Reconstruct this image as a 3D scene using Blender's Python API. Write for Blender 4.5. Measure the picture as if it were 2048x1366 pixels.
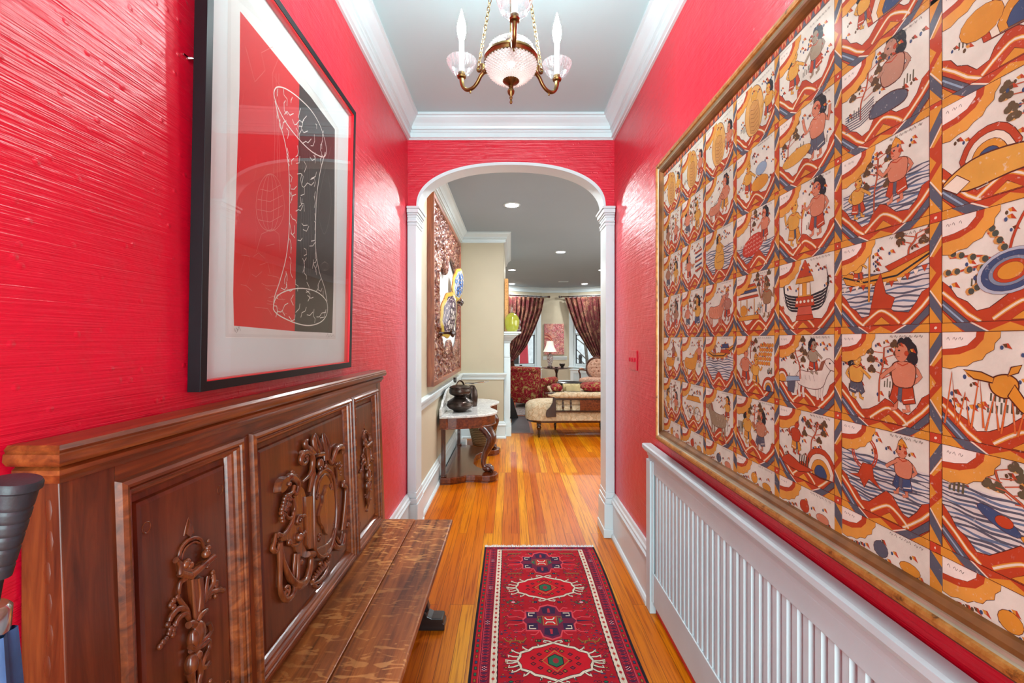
import bpy, math, random
from mathutils import Vector, Matrix
for _o in list(bpy.data.objects): bpy.data.objects.remove(_o, do_unlink=True)
COL = bpy.context.scene.collection
SC = bpy.context.scene
PI = math.pi
H = 1.335            # camera height (m)
F = 910.0            # focal length in pixels of the 2048 px wide frame
CX, CY = 1022.0, 681.0

# ------------------------------------------------------------------ camera
cam_data = bpy.data.cameras.new('camera'); cam = bpy.data.objects.new('camera', cam_data); COL.objects.link(cam)
cam.location = (0, 0, H); cam.rotation_euler = (PI/2, 0, 0)
cam_data.sensor_width = 36.0; cam_data.lens = F*36.0/2048.0
cam_data.shift_x = (1024-CX)/2048.0; cam_data.shift_y = -(683-CY)/2048.0
cam_data.clip_start = 0.02; cam_data.clip_end = 200
SC.camera = cam
# ------------------------------------------------------------------ world, exposure
SC.view_settings.view_transform = 'Standard'
try: SC.view_settings.look = 'None'
except Exception: pass
SC.view_settings.gamma = 1.0; SC.view_settings.use_curve_mapping = False
SC.view_settings.exposure = 0.28
SC.cycles.diffuse_bounces = 2
world = bpy.data.worlds.new('world'); SC.world = world; world.use_nodes = True
world.node_tree.nodes['Background'].inputs[0].default_value = (0.80, 0.88, 1.0, 1)
world.node_tree.nodes['Background'].inputs[1].default_value = 1.7

def area_light(name, loc, rot, sx, sy, power, color=(1, 1, 1)):
    d = bpy.data.lights.new(name, 'AREA'); d.shape = 'RECTANGLE'; d.size = sx; d.size_y = sy
    d.energy = power; d.color = color
    o = bpy.data.objects.new(name, d); COL.objects.link(o); o.location = loc; o.rotation_euler = rot
    return o
# added soft fill behind the camera, in place of unseen door daylight (door opening 1.1 x 2.2 m at y=-1.45)
area_light('entrance_fill', (0, -1.42, 1.35), (PI/2, 0, 0), 1.2, 2.3, 80, (0.74, 0.98, 1.0))
# added fill lights along the living room's unseen, windowless right-hand wall
area_light('side_fill', (3.22, 4.25, 1.5), (0, PI/2, 0), 1.6, 1.9, 24, (0.92, 0.98, 1))
area_light('side_fill', (3.22, 6.2, 1.5), (0, PI/2, 0), 1.6, 1.9, 30, (0.92, 0.98, 1))

# ------------------------------------------------------------------ materials
def srgb(r, g, b):
    def c(v):
        v /= 255.0
        return v/12.92 if v <= 0.04045 else ((v+0.055)/1.055)**2.4
    return (c(r), c(g), c(b), 1.0)
class NT:
    def __init__(s, name):
        s.m = bpy.data.materials.new(name); s.m.use_nodes = True
        s.t = s.m.node_tree; s.n = s.t.nodes; s.l = s.t.links
        s.b = s.n['Principled BSDF']; s.out = s.n['Material Output']
        s.tc = s.n.new('ShaderNodeTexCoord')
    def map(s, scale=(1, 1, 1), src='Object', rot=(0, 0, 0), loc=(0, 0, 0)):
        m = s.n.new('ShaderNodeMapping'); m.inputs['Scale'].default_value = scale
        m.inputs['Rotation'].default_value = rot; m.inputs['Location'].default_value = loc
        s.l.new(s.tc.outputs[src], m.inputs['Vector']); return m.outputs[0]
    def noise(s, vec, scale=5, detail=3, rough=0.5, dist=0):
        n = s.n.new('ShaderNodeTexNoise'); n.inputs['Scale'].default_value = scale
        n.inputs['Detail'].default_value = detail; n.inputs['Roughness'].default_value = rough
        n.inputs['Distortion'].default_value = dist
        if vec is not None: s.l.new(vec, n.inputs['Vector'])
        return n.outputs[0]
    def voro(s, vec, scale=5, feature='F1', rand=1.0):
        n = s.n.new('ShaderNodeTexVoronoi'); n.feature = feature; n.inputs['Scale'].default_value = scale
        n.inputs['Randomness'].default_value = rand
        s.l.new(vec, n.inputs['Vector']); return n
    def ramp(s, fac, stops, interp='LINEAR'):
        r = s.n.new('ShaderNodeValToRGB'); r.color_ramp.interpolation = interp
        e = r.color_ramp.elements
        while len(e) < len(stops): e.new(0.5)
        for i, (p, c) in enumerate(stops):
            e[i].position = p; e[i].color = c if len(c) == 4 else (c[0], c[1], c[2], 1)
        s.l.new(fac, r.inputs[0]); return r.outputs[0]
    def mix(s, fac, a, b, blend='MIX'):
        m = s.n.new('ShaderNodeMix'); m.data_type = 'RGBA'; m.blend_type = blend
        for sock, v in ((m.inputs[0], fac), (m.inputs[6], a), (m.inputs[7], b)):
            if isinstance(v, (int, float)): sock.default_value = v
            elif isinstance(v, tuple): sock.default_value = v
            else: s.l.new(v, sock)
        return m.outputs[2]
    def math(s, op, a, b=0.0):
        m = s.n.new('ShaderNodeMath'); m.operation = op
        for sock, v in ((m.inputs[0], a), (m.inputs[1], b)):
            if isinstance(v, (int, float)): sock.default_value = v
            else: s.l.new(v, sock)
        return m.outputs[0]
    def bump(s, h, strength=0.3, dist=0.01, prev=None):
        b = s.n.new('ShaderNodeBump'); b.inputs['Strength'].default_value = strength
        b.inputs['Distance'].default_value = dist; s.l.new(h, b.inputs['Height'])
        if prev is not None: s.l.new(prev, b.inputs['Normal'])
        s.l.new(b.outputs[0], s.b.inputs['Normal']); return b.outputs[0]
    def base(s, v):
        if isinstance(v, tuple): s.b.inputs['Base Color'].default_value = v
        else: s.l.new(v, s.b.inputs['Base Color'])
    def set(s, rough=0.5, metal=0.0, coat=0.0, spec=0.5, coat_rough=0.1, sheen=0.0):
        s.b.inputs['Roughness'].default_value = rough; s.b.inputs['Metallic'].default_value = metal
        s.b.inputs['Coat Weight'].default_value = coat; s.b.inputs['Coat Roughness'].default_value = coat_rough
        s.b.inputs['Specular IOR Level'].default_value = spec
        s.b.inputs['Sheen Weight'].default_value = sheen
        return s

def simple(name, col, rough=0.5, metal=0.0, coat=0.0, var=0.06, nscale=8, bump=0.0, bscale=60, spec=0.5):
    t = NT(name); v = t.map()
    c = srgb(*col)
    n = t.noise(v, nscale, 4)
    d = tuple(max(0, x*(1-2*var)) for x in c[:3])+(1,)
    l = tuple(min(1, x*(1+2*var)) for x in c[:3])+(1,)
    t.base(t.ramp(n, [(0.3, d), (0.7, l)])); t.set(rough, metal, coat, spec)
    if bump: t.bump(t.noise(v, bscale, 3), bump, 0.004)
    return t.m

M = {}
def wall_paint(name, along_x):
    """glossy red enamel over combed, rough-plastered wallpaper"""
    t = NT(name)
    sc = (1.8, 26, 92) if along_x else (26, 1.8, 92)
    sc2 = (4.5, 30, 250) if along_x else (30, 4.5, 250)
    t.base(t.ramp(t.noise(t.map(), 2.2, 4), [(0.3, srgb(208, 8, 42)), (0.7, srgb(224, 15, 52))]))
    t.set(0.31, 0, 0.0, 0.62)
    h1 = t.noise(t.map(sc), 1.0, 3, 0.6); h2 = t.noise(t.map(sc2), 1.0, 2, 0.6)
    vo = t.voro(t.map((1, 1, 1)), 26); dots = t.ramp(vo.outputs['Distance'], [(0.06, (1, 1, 1)), (0.17, (0, 0, 0))])
    lump = t.noise(t.map((9, 9, 14)), 2.0, 3)
    h = t.math('ADD', t.math('ADD', t.math('MULTIPLY', h1, 0.9), t.math('MULTIPLY', h2, 0.55)),
               t.math('ADD', t.math('MULTIPLY', dots, 0.35), t.math('MULTIPLY', lump, 1.2)))
    t.bump(h, 0.8, 0.0034)
    return t.m
M['red_y'] = wall_paint('red_wall_paint', False)
M['red_x'] = wall_paint('red_wall_paint_cross', True)
M['cream'] = simple('cream_wall_paint', (192, 181, 156), 0.6, var=0.02, nscale=2, bump=0.05, bscale=90)
M['white'] = simple('white_gloss_paint', (219, 232, 235), 0.28, var=0.012, nscale=3, bump=0.04, bscale=25)
M['radiator_white'] = simple('radiator_cover_paint', (204, 221, 225), 0.35, var=0.02, nscale=6, bump=0.12, bscale=40)
M['ceil_living'] = simple('ceiling_paint_shaded', (160, 176, 187), 0.75, var=0.01, nscale=1.5, bump=0.03, bscale=80)  # same ceiling paint, the living room's dimmer light put into a darker grey
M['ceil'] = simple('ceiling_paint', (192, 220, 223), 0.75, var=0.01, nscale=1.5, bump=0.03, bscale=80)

def floor_mat():
    t = NT('heart_pine_planks')
    vec = t.map((1, 1, 1), rot=(0, 0, PI/2))
    br = t.n.new('ShaderNodeTexBrick'); t.l.new(vec, br.inputs['Vector'])
    br.inputs['Scale'].default_value = 1.0; br.inputs['Brick Width'].default_value = 2.3
    br.inputs['Row Height'].default_value = 0.0615; br.inputs['Mortar Size'].default_value = 0.0011
    br.inputs['Mortar Smooth'].default_value = 0.2; br.inputs['Bias'].default_value = 0.0
    br.inputs['Color1'].default_value = (0, 0, 0, 1); br.inputs['Color2'].default_value = (1, 1, 1, 1)
    br.inputs['Mortar'].default_value = (0.5, 0.5, 0.5, 1); br.offset = 0.37; br.offset_frequency = 3
    tone = t.ramp(br.outputs['Color'], [(0.0, srgb(196, 92, 0)), (0.3, srgb(222, 128, 4)), (0.55, srgb(212, 108, 0)), (0.8, srgb(232, 150, 10)), (1.0, srgb(238, 166, 24))])
    # grain shifts from plank to plank
    comb = t.n.new('ShaderNodeCombineXYZ'); t.l.new(t.math('MULTIPLY', br.outputs['Color'], 31.0), comb.inputs[2])
    add = t.n.new('ShaderNodeVectorMath'); add.operation = 'ADD'; t.l.new(t.map((90, 2.2, 1)), add.inputs[0]); t.l.new(comb.outputs[0], add.inputs[1])
    g = t.noise(add.outputs[0], 1.0, 4, 0.6, 0.6)
    grain = t.ramp(g, [(0.36, srgb(150, 66, 10)), (0.52, (1, 1, 1)), (1.0, (1, 1, 1))])
    c = t.mix(0.55, tone, t.mix(1.0, tone, grain, 'MULTIPLY'))
    blot = t.ramp(t.noise(t.map(), 1.3, 3), [(0.3, srgb(222, 190, 170)), (0.7, (1, 1, 1))])
    c = t.mix(0.7, c, t.mix(1.0, c, blot, 'MULTIPLY'))
    c = t.mix(t.math('MULTIPLY', br.outputs['Fac'], 0.85), c, srgb(70, 30, 8))
    t.base(c); t.set(0.32, 0, 0.0, 0.22, 0.12)
    t.bump(t.math('SUBTRACT', t.math('MULTIPLY', t.noise(t.map((14, 1.2, 1)), 1.0, 2), 0.4), t.math('MULTIPLY', br.outputs['Fac'], 0.7)), 0.35, 0.003)
    return t.m
M['floor'] = floor_mat()

def wood(name, dark, mid, light, axis='y', rough=0.3, coat=0.3, gscale=1.0, bump=0.12):
    t = NT(name)
    s = {'y': (38, 3.0, 38), 'x': (3.0, 38, 38), 'z': (38, 38, 3.0)}[axis]
    s = tuple(k*gscale for k in s)
    g = t.noise(t.map(s), 1.0, 5, 0.62, 0.8)
    c = t.ramp(g, [(0.25, srgb(*dark)), (0.5, srgb(*mid)), (0.75, srgb(*light))])
    b = t.ramp(t.noise(t.map(), 3.0, 3), [(0.3, (0.55, 0.5, 0.5)), (0.7, (1, 1, 1))])
    t.base(t.mix(0.7, c, t.mix(1.0, c, b, 'MULTIPLY'))); t.set(rough, 0, coat, 0.5, 0.15)
    t.bump(g, bump, 0.002)
    return t.m
M['oak_v'] = wood('settle_oak_upright', (52, 20, 8), (116, 54, 24), (164, 84, 38), 'z')
M['oak_h'] = wood('settle_oak_lengthwise', (58, 24, 10), (128, 62, 27), (176, 96, 44), 'y')
M['oak_panel'] = wood('settle_oak_panel', (64, 26, 13), (108, 50, 24), (132, 66, 32), 'z', gscale=0.8)
M['oak_carved'] = wood('settle_oak_carving', (66, 29, 14), (116, 56, 27), (158, 86, 44), 'z', rough=0.24, coat=0.5)
M['black_oak'] = wood('settle_foot_black', (18, 15, 16), (34, 29, 30), (52, 46, 46), 'x')
M['mahog'] = wood('mahogany', (60, 20, 8), (112, 46, 18), (150, 72, 30), 'y', rough=0.2, coat=0.6)
M['mahog_z'] = wood('mahogany_upright', (50, 18, 9), (86, 36, 18), (124, 60, 32), 'z', rough=0.18, coat=0.6)
M['rosewood'] = wood('dark_rosewood', (26, 12, 8), (52, 24, 14), (82, 42, 24), 'z', rough=0.25, coat=0.5)
M['teak'] = wood('red_brown_teak', (104, 44, 20), (146, 72, 36), (176, 98, 54), 'z', rough=0.4)

def seat_mat():
    t = NT('quartersawn_oak_seat')
    g = t.noise(t.map((40, 2.4, 20)), 1.0, 5, 0.6, 0.7)
    c = t.ramp(g, [(0.25, srgb(70, 30, 10)), (0.5, srgb(152, 82, 32)), (0.8, srgb(200, 118, 54))])
    fl = t.noise(t.map((15, 46, 10), rot=(0, 0, 0.45)), 1.0, 3, 0.45, 1.4)
    flecks = t.ramp(fl, [(0.56, (0, 0, 0)), (0.62, (1, 1, 1))])
    area = t.ramp(t.noise(t.map((2.2, 1.4, 1)), 1.0, 2), [(0.36, (0, 0, 0)), (0.6, (1, 1, 1))])
    c = t.mix(t.math('MULTIPLY', t.math('MULTIPLY', flecks, area), 0.8), c, srgb(226, 160, 92))
    dk = t.ramp(t.noise(t.map((5, 1.6, 1)), 1.0, 4, 0.6), [(0.33, (0.22, 0.16, 0.16)), (0.6, (1, 1, 1))])
    c = t.mix(0.85, c, t.mix(1.0, c, dk, 'MULTIPLY'))
    t.base(c); t.set(0.38, 0, 0.08, 0.35, 0.2); t.bump(g, 0.2, 0.002); return t.m
M['seat'] = seat_mat()

M['black_frame'] = simple('black_lacquered_frame', (13, 12, 17), 0.45, spec=0.3)
M['red_liner'] = simple('red_frame_liner', (238, 8, 30), 0.35, var=0.02)
M['mat_board'] = simple('white_mat_board', (232, 238, 238), 0.7, var=0.01)
M['brass'] = simple('antique_brass', (128, 102, 62), 0.3, 1.0, var=0.22, nscale=30, bump=0.1)
M['bronze'] = simple('dark_bronze', (72, 60, 54), 0.3, 0.85, var=0.3, nscale=14, bump=0.15, bscale=40)
M['iron'] = simple('black_iron', (26, 26, 28), 0.5, 0.3)
M['chrome'] = simple('chrome', (205, 205, 208), 0.15, 1.0, var=0.02)
M['silver'] = simple('silver_plate', (186, 184, 182), 0.2, 1.0, var=0.08)
M['sleeve'] = simple('candle_sleeve', (246, 245, 240), 0.35, var=0.01)
M['slate'] = simple('black_slate', (42, 43, 46), 0.35, var=0.2, nscale=5, bump=0.1, bscale=20)
M['rubber'] = simple('black_rubber_grip', (40, 42, 48), 0.42, var=0.12, nscale=40, bump=0.06, bscale=300)
M['blue_cloth'] = simple('blue_nylon', (52, 84, 128), 0.55, var=0.15, nscale=20, bump=0.3, bscale=30)
M['cord_white'] = simple('white_plastic', (236, 236, 236), 0.4, var=0.01)
M['lamp_shade'] = simple('pleated_shade', (246, 240, 228), 0.8, var=0.02)
M['black_lacquer'] = simple('black_lacquer', (24, 18, 16), 0.2, 0, 0.5)

def marble():
    t = NT('grey_veined_marble')
    n = t.noise(t.map((1, 1, 1)), 7, 6, 0.65, 1.8)
    t.base(t.ramp(n, [(0.3, srgb(176, 174, 172)), (0.46, srgb(222, 220, 216)), (0.5, srgb(170, 168, 168)), (0.54, srgb(226, 224, 220)), (0.8, srgb(210, 206, 200))]))
    t.set(0.14, 0, 0.2); return t.m
M['marble'] = marble()

def thin_glass(name, tint=(0.97, 0.985, 0.98, 1), rough=0.0, ior=1.5, k=1.0):
    t = NT(name); t.n.remove(t.b)
    tr = t.n.new('ShaderNodeBsdfTransparent'); tr.inputs[0].default_value = tint
    gl = t.n.new('ShaderNodeBsdfGlossy'); gl.inputs['Roughness'].default_value = rough
    lw = t.n.new('ShaderNodeLayerWeight'); lw.inputs[0].default_value = 0.5      # Schlick: 0.04 + 0.96 (1-cos)^5, same from both sides
    mx = t.n.new('ShaderNodeMixShader')
    f5 = t.math('POWER', lw.outputs['Facing'], 5.0)
    t.l.new(t.math('ADD', t.math('MULTIPLY', f5, 0.96*k), 0.04*k), mx.inputs[0])
    t.l.new(tr.outputs[0], mx.inputs[1]); t.l.new(gl.outputs[0], mx.inputs[2])
    t.l.new(mx.outputs[0], t.out.inputs[0]); return t.m
M['pane'] = thin_glass('picture_glass', k=0.8)
M['museum_glass'] = thin_glass('low_reflection_glass', (1, 1, 1, 1), 0.15, k=0.03)
M['window_glass'] = thin_glass('window_glass')

def cut_glass(name, col, body=0.3, lines=False):
    t = NT(name); t.n.remove(t.b)
    tr = t.n.new('ShaderNodeBsdfTransparent'); tr.inputs[0].default_value = (0.96, 0.96, 0.97, 1)
    gl = t.n.new('ShaderNodeBsdfGlossy'); gl.inputs['Roughness'].default_value = 0.06
    df = t.n.new('ShaderNodeBsdfTranslucent'); df.inputs[0].default_value = col
    di = t.n.new('ShaderNodeBsdfDiffuse'); di.inputs[0].default_value = col
    lw = t.n.new('ShaderNodeLayerWeight'); lw.inputs[0].default_value = 0.5
    fac = t.math('ADD', t.math('MULTIPLY', t.math('POWER', lw.outputs['Facing'], 3.0), 0.8), 0.09)
    m0 = t.n.new('ShaderNodeMixShader'); m0.inputs[0].default_value = 0.5; t.l.new(df.outputs[0], m0.inputs[1]); t.l.new(di.outputs[0], m0.inputs[2])
    m1 = t.n.new('ShaderNodeMixShader'); m1.inputs[0].default_value = body; t.l.new(tr.outputs[0], m1.inputs[1]); t.l.new(m0.outputs[0], m1.inputs[2])
    m2 = t.n.new('ShaderNodeMixShader'); t.l.new(fac, m2.inputs[0]); t.l.new(m1.outputs[0], m2.inputs[1]); t.l.new(gl.outputs[0], m2.inputs[2])
    if lines:
        vo = t.voro(t.map(), 130, 'DISTANCE_TO_EDGE'); r = t.ramp(vo.outputs['Distance'], [(0.03, (0.22, 0.22, 0.22)), (0.08, (body, body, body))])
        t.l.new(r, m1.inputs[0])
    t.l.new(m2.outputs[0], t.out.inputs[0]); return t.m
M['crystal'] = cut_glass('cut_crystal', (0.96, 0.95, 0.95, 1), 0.03, True)
M['crystal_bowl'] = cut_glass('cut_crystal_bowl', (0.97, 0.92, 0.90, 1), 0.9)
M['green_glass'] = cut_glass('yellow_green_glass', (0.72, 0.74, 0.08, 1), 0.62)

def emis(name, col, strength):
    t = NT(name); t.n.remove(t.b); e = t.n.new('ShaderNodeEmission')
    e.inputs[0].default_value = col; e.inputs[1].default_value = strength
    t.l.new(e.outputs[0], t.out.inputs[0]); return t.m
M['bulb'] = emis('lit_bulb', (0.82, 0.98, 1.0, 1), 290)
M['bulb_in'] = emis('lit_bulb_in_bowl', (1, 0.93, 0.88, 1), 45)
M['downlight'] = emis('lit_downlight', (0.96, 0.99, 1.0, 1), 500)

def paint_mat(name, rough=0.6, wear=0.3, flecks=0.5, wcol=(216, 206, 194), coat=0.0, scale=1.0, bump=0.12, sheen=0.0):
    """colour of each painted / woven shape comes from the mesh's own face colours"""
    t = NT(name)
    a = t.n.new('ShaderNodeAttribute'); a.attribute_name = 'paint'
    c = a.outputs['Color']; v = t.map()
    w = t.ramp(t.noise(v, 14*scale, 5, 0.6), [(0.3, (0.70, 0.68, 0.66)), (0.65, (1.08, 1.08, 1.08))])
    c = t.mix(wear, c, t.mix(1.0, c, w, 'MULTIPLY'))
    if flecks:
        f = t.ramp(t.noise(v, 120*scale, 3, 0.7), [(0.62, (0, 0, 0)), (0.70, (1, 1, 1))])
        pa = t.ramp(t.noise(v, 5*scale, 2), [(0.4, (0, 0, 0)), (0.62, (1, 1, 1))])
        c = t.mix(t.math('MULTIPLY', t.math('MULTIPLY', f, pa), flecks), c, srgb(*wcol))
    t.base(c); t.set(rough, 0, coat, 0.3, 0.1, sheen)
    if bump: t.bump(t.noise(v, 300*scale, 2), bump, 0.001)
    return t.m
M['canvas_paint'] = paint_mat('painted_cotton_cloth', 0.75, 0.55, 0.55)
M['wool'] = paint_mat('knotted_wool_pile', 0.95, 0.4, 0.0, bump=0.6, sheen=0.0)
M['print_ink'] = paint_mat('printed_paper', 0.7, 0.12, 0.0, bump=0.0)
M['glazed'] = paint_mat('painted_glaze', 0.2, 0.2, 0.0, coat=0.4, bump=0.0)

def gilt():
    t = NT('worn_gilt_moulding'); v = t.map((1, 1, 1))
    n = t.noise(v, 55, 4, 0.65); n2 = t.noise(v, 9, 3)
    c = t.ramp(n, [(0.30, srgb(96, 58, 26)), (0.42, srgb(186, 122, 52)), (0.7, srgb(214, 158, 84))])
    c = t.mix(0.4, c, t.mix(1.0, c, t.ramp(n2, [(0.35, (0.6, 0.5, 0.4)), (0.65, (1, 1, 1))]), 'MULTIPLY'))
    t.base(c); t.set(0.38, 0.35, 0.1); t.bump(n, 0.15, 0.002); return t.m
M['gilt'] = gilt()
M['gilt_pale'] = simple('silvered_cove', (190, 184, 160), 0.35, 0.4, var=0.1, nscale=12)
M['gilt_brown'] = simple('brown_gilt_bevel', (122, 78, 34), 0.4, 0.3, var=0.2, nscale=16)
M['gilt_dark'] = simple('dark_brown_edge', (92, 50, 24), 0.45, 0.1, var=0.15)

def floral(name, bg, figs, scale=9, rough=0.85, line=None):
    """woven floral cloth: leaf-shaped blotches of two or three tones on a ground"""
    t = NT(name); v0 = t.map()
    nz = t.n.new('ShaderNodeTexNoise'); nz.inputs['Scale'].default_value = 7; t.l.new(v0, nz.inputs['Vector'])
    add = t.n.new('ShaderNodeVectorMath'); add.operation = 'MULTIPLY_ADD'; t.l.new(nz.outputs['Color'], add.inputs[0])
    add.inputs[1].default_value = (0.16, 0.16, 0.16); t.l.new(v0, add.inputs[2])
    v = add.outputs[0]
    c = srgb(*bg)
    bgn = t.ramp(t.noise(v0, 30, 3), [(0.3, tuple(k*0.75 for k in c[:3])), (0.7, tuple(min(1, k*1.15) for k in c[:3]))])
    c = bgn
    for i, (col, sc, a, b) in enumerate(figs):
        vo = t.voro(v, scale*sc); r = t.ramp(vo.outputs['Distance'], [(a, (1, 1, 1)), (b, (0, 0, 0))])
        c = t.mix(r, c, srgb(*col))
    if line:
        vo = t.voro(v, scale*1.3, 'DISTANCE_TO_EDGE'); r = t.ramp(vo.outputs['Distance'], [(0.02, (1, 1, 1)), (0.05, (0, 0, 0))])
        c = t.mix(r, c, srgb(*line))
    t.base(c); t.set(rough, 0, 0, 0.2); t.bump(t.noise(v0, 200, 2), 0.2, 0.001); return t.m
M['red_floral'] = floral('red_floral_upholstery', (138, 28, 40), [((176, 148, 92), 1.0, 0.26, 0.34), ((128, 48, 44), 1.0, 0.12, 0.18), ((196, 92, 84), 1.9, 0.16, 0.24)], 9, line=(150, 116, 66))
M['curtain'] = floral('curtain_cloth', (102, 44, 46), [((138, 96, 76), 1.0, 0.38, 0.52), ((126, 58, 52), 1.0, 0.1, 0.2), ((88, 50, 44), 2.1, 0.2, 0.3), ((160, 122, 96), 2.6, 0.12, 0.2)], 6, line=(96, 70, 56))
M['cream_brocade'] = floral('cream_brocade', (212, 190, 158), [((196, 168, 134), 1.0, 0.10, 0.16)], 8, line=(190, 156, 118))
M['pink_tuft'] = floral('rose_floral_velvet', (206, 160, 136), [((158, 100, 78), 1.0, 0.2, 0.3), ((224, 190, 170), 2.0, 0.2, 0.3)], 14)
M['beige_cloth'] = simple('beige_pleated_cloth', (196, 176, 130), 0.8, var=0.08)
def abstract():
    t = NT('pink_abstract_canvas'); v = t.map()
    n = t.noise(v, 5, 5, 0.7, 1.2); n2 = t.noise(v, 42, 4, 0.7)
    c = t.ramp(n, [(0.3, srgb(202, 110, 96)), (0.45, srgb(208, 138, 118)), (0.52, srgb(150, 74, 74)), (0.6, srgb(196, 88, 104)), (0.75, srgb(214, 170, 150))])
    c = t.mix(t.ramp(n2, [(0.5, (0, 0, 0)), (0.62, (1, 1, 1))]), c, srgb(224, 190, 178))
    t.base(c); t.set(0.6); return t.m
M['abstract'] = abstract()
def grey_rug():
    t = NT('grey_figured_rug'); v = t.map()
    c = t.ramp(t.noise(v, 22, 4, 0.7, 1.0), [(0.4, srgb(70, 58, 62)), (0.5, srgb(158, 146, 140)), (0.6, srgb(104, 90, 92))])
    t.base(c); t.set(0.95); return t.m
M['grey_rug'] = grey_rug()
def basket_mat():
    t = NT('woven_basket'); w = t.n.new('ShaderNodeTexWave'); w.bands_direction = 'Z'; w.inputs['Scale'].default_value = 14; w.inputs['Distortion'].default_value = 3
    t.l.new(t.map(), w.inputs['Vector'])
    t.base(t.ramp(w.outputs[0], [(0.2, srgb(96, 74, 46)), (0.7, srgb(158, 134, 94))])); t.set(0.75); t.bump(w.outputs[0], 0.5, 0.004); return t.m
M['basket'] = basket_mat()
def blue_vase():
    t = NT('blue_white_red_porcelain'); v = t.map()
    vo = t.voro(v, 26); c = t.ramp(vo.outputs['Distance'], [(0.2, srgb(44, 50, 88)), (0.35, srgb(222, 216, 208)), (0.55, srgb(120, 52, 48)), (0.7, srgb(200, 196, 192))])
    t.base(c); t.set(0.15, 0, 0.4); return t.m
M['porcelain'] = blue_vase()
M['bark'] = simple('tree_bark', (96, 86, 76), 0.9, var=0.2)
M['ground'] = simple('front_garden', (176, 178, 166), 0.9, var=0.2, nscale=3)
M['red_metal'] = simple('red_painted_boards', (176, 30, 48), 0.5)
M['hedge'] = simple('grey_green_hedge', (150, 160, 146), 0.9, var=0.3, nscale=9)
M['stone_far'] = simple('pale_house_front', (226, 228, 224), 0.9, var=0.08, nscale=4)

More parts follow.
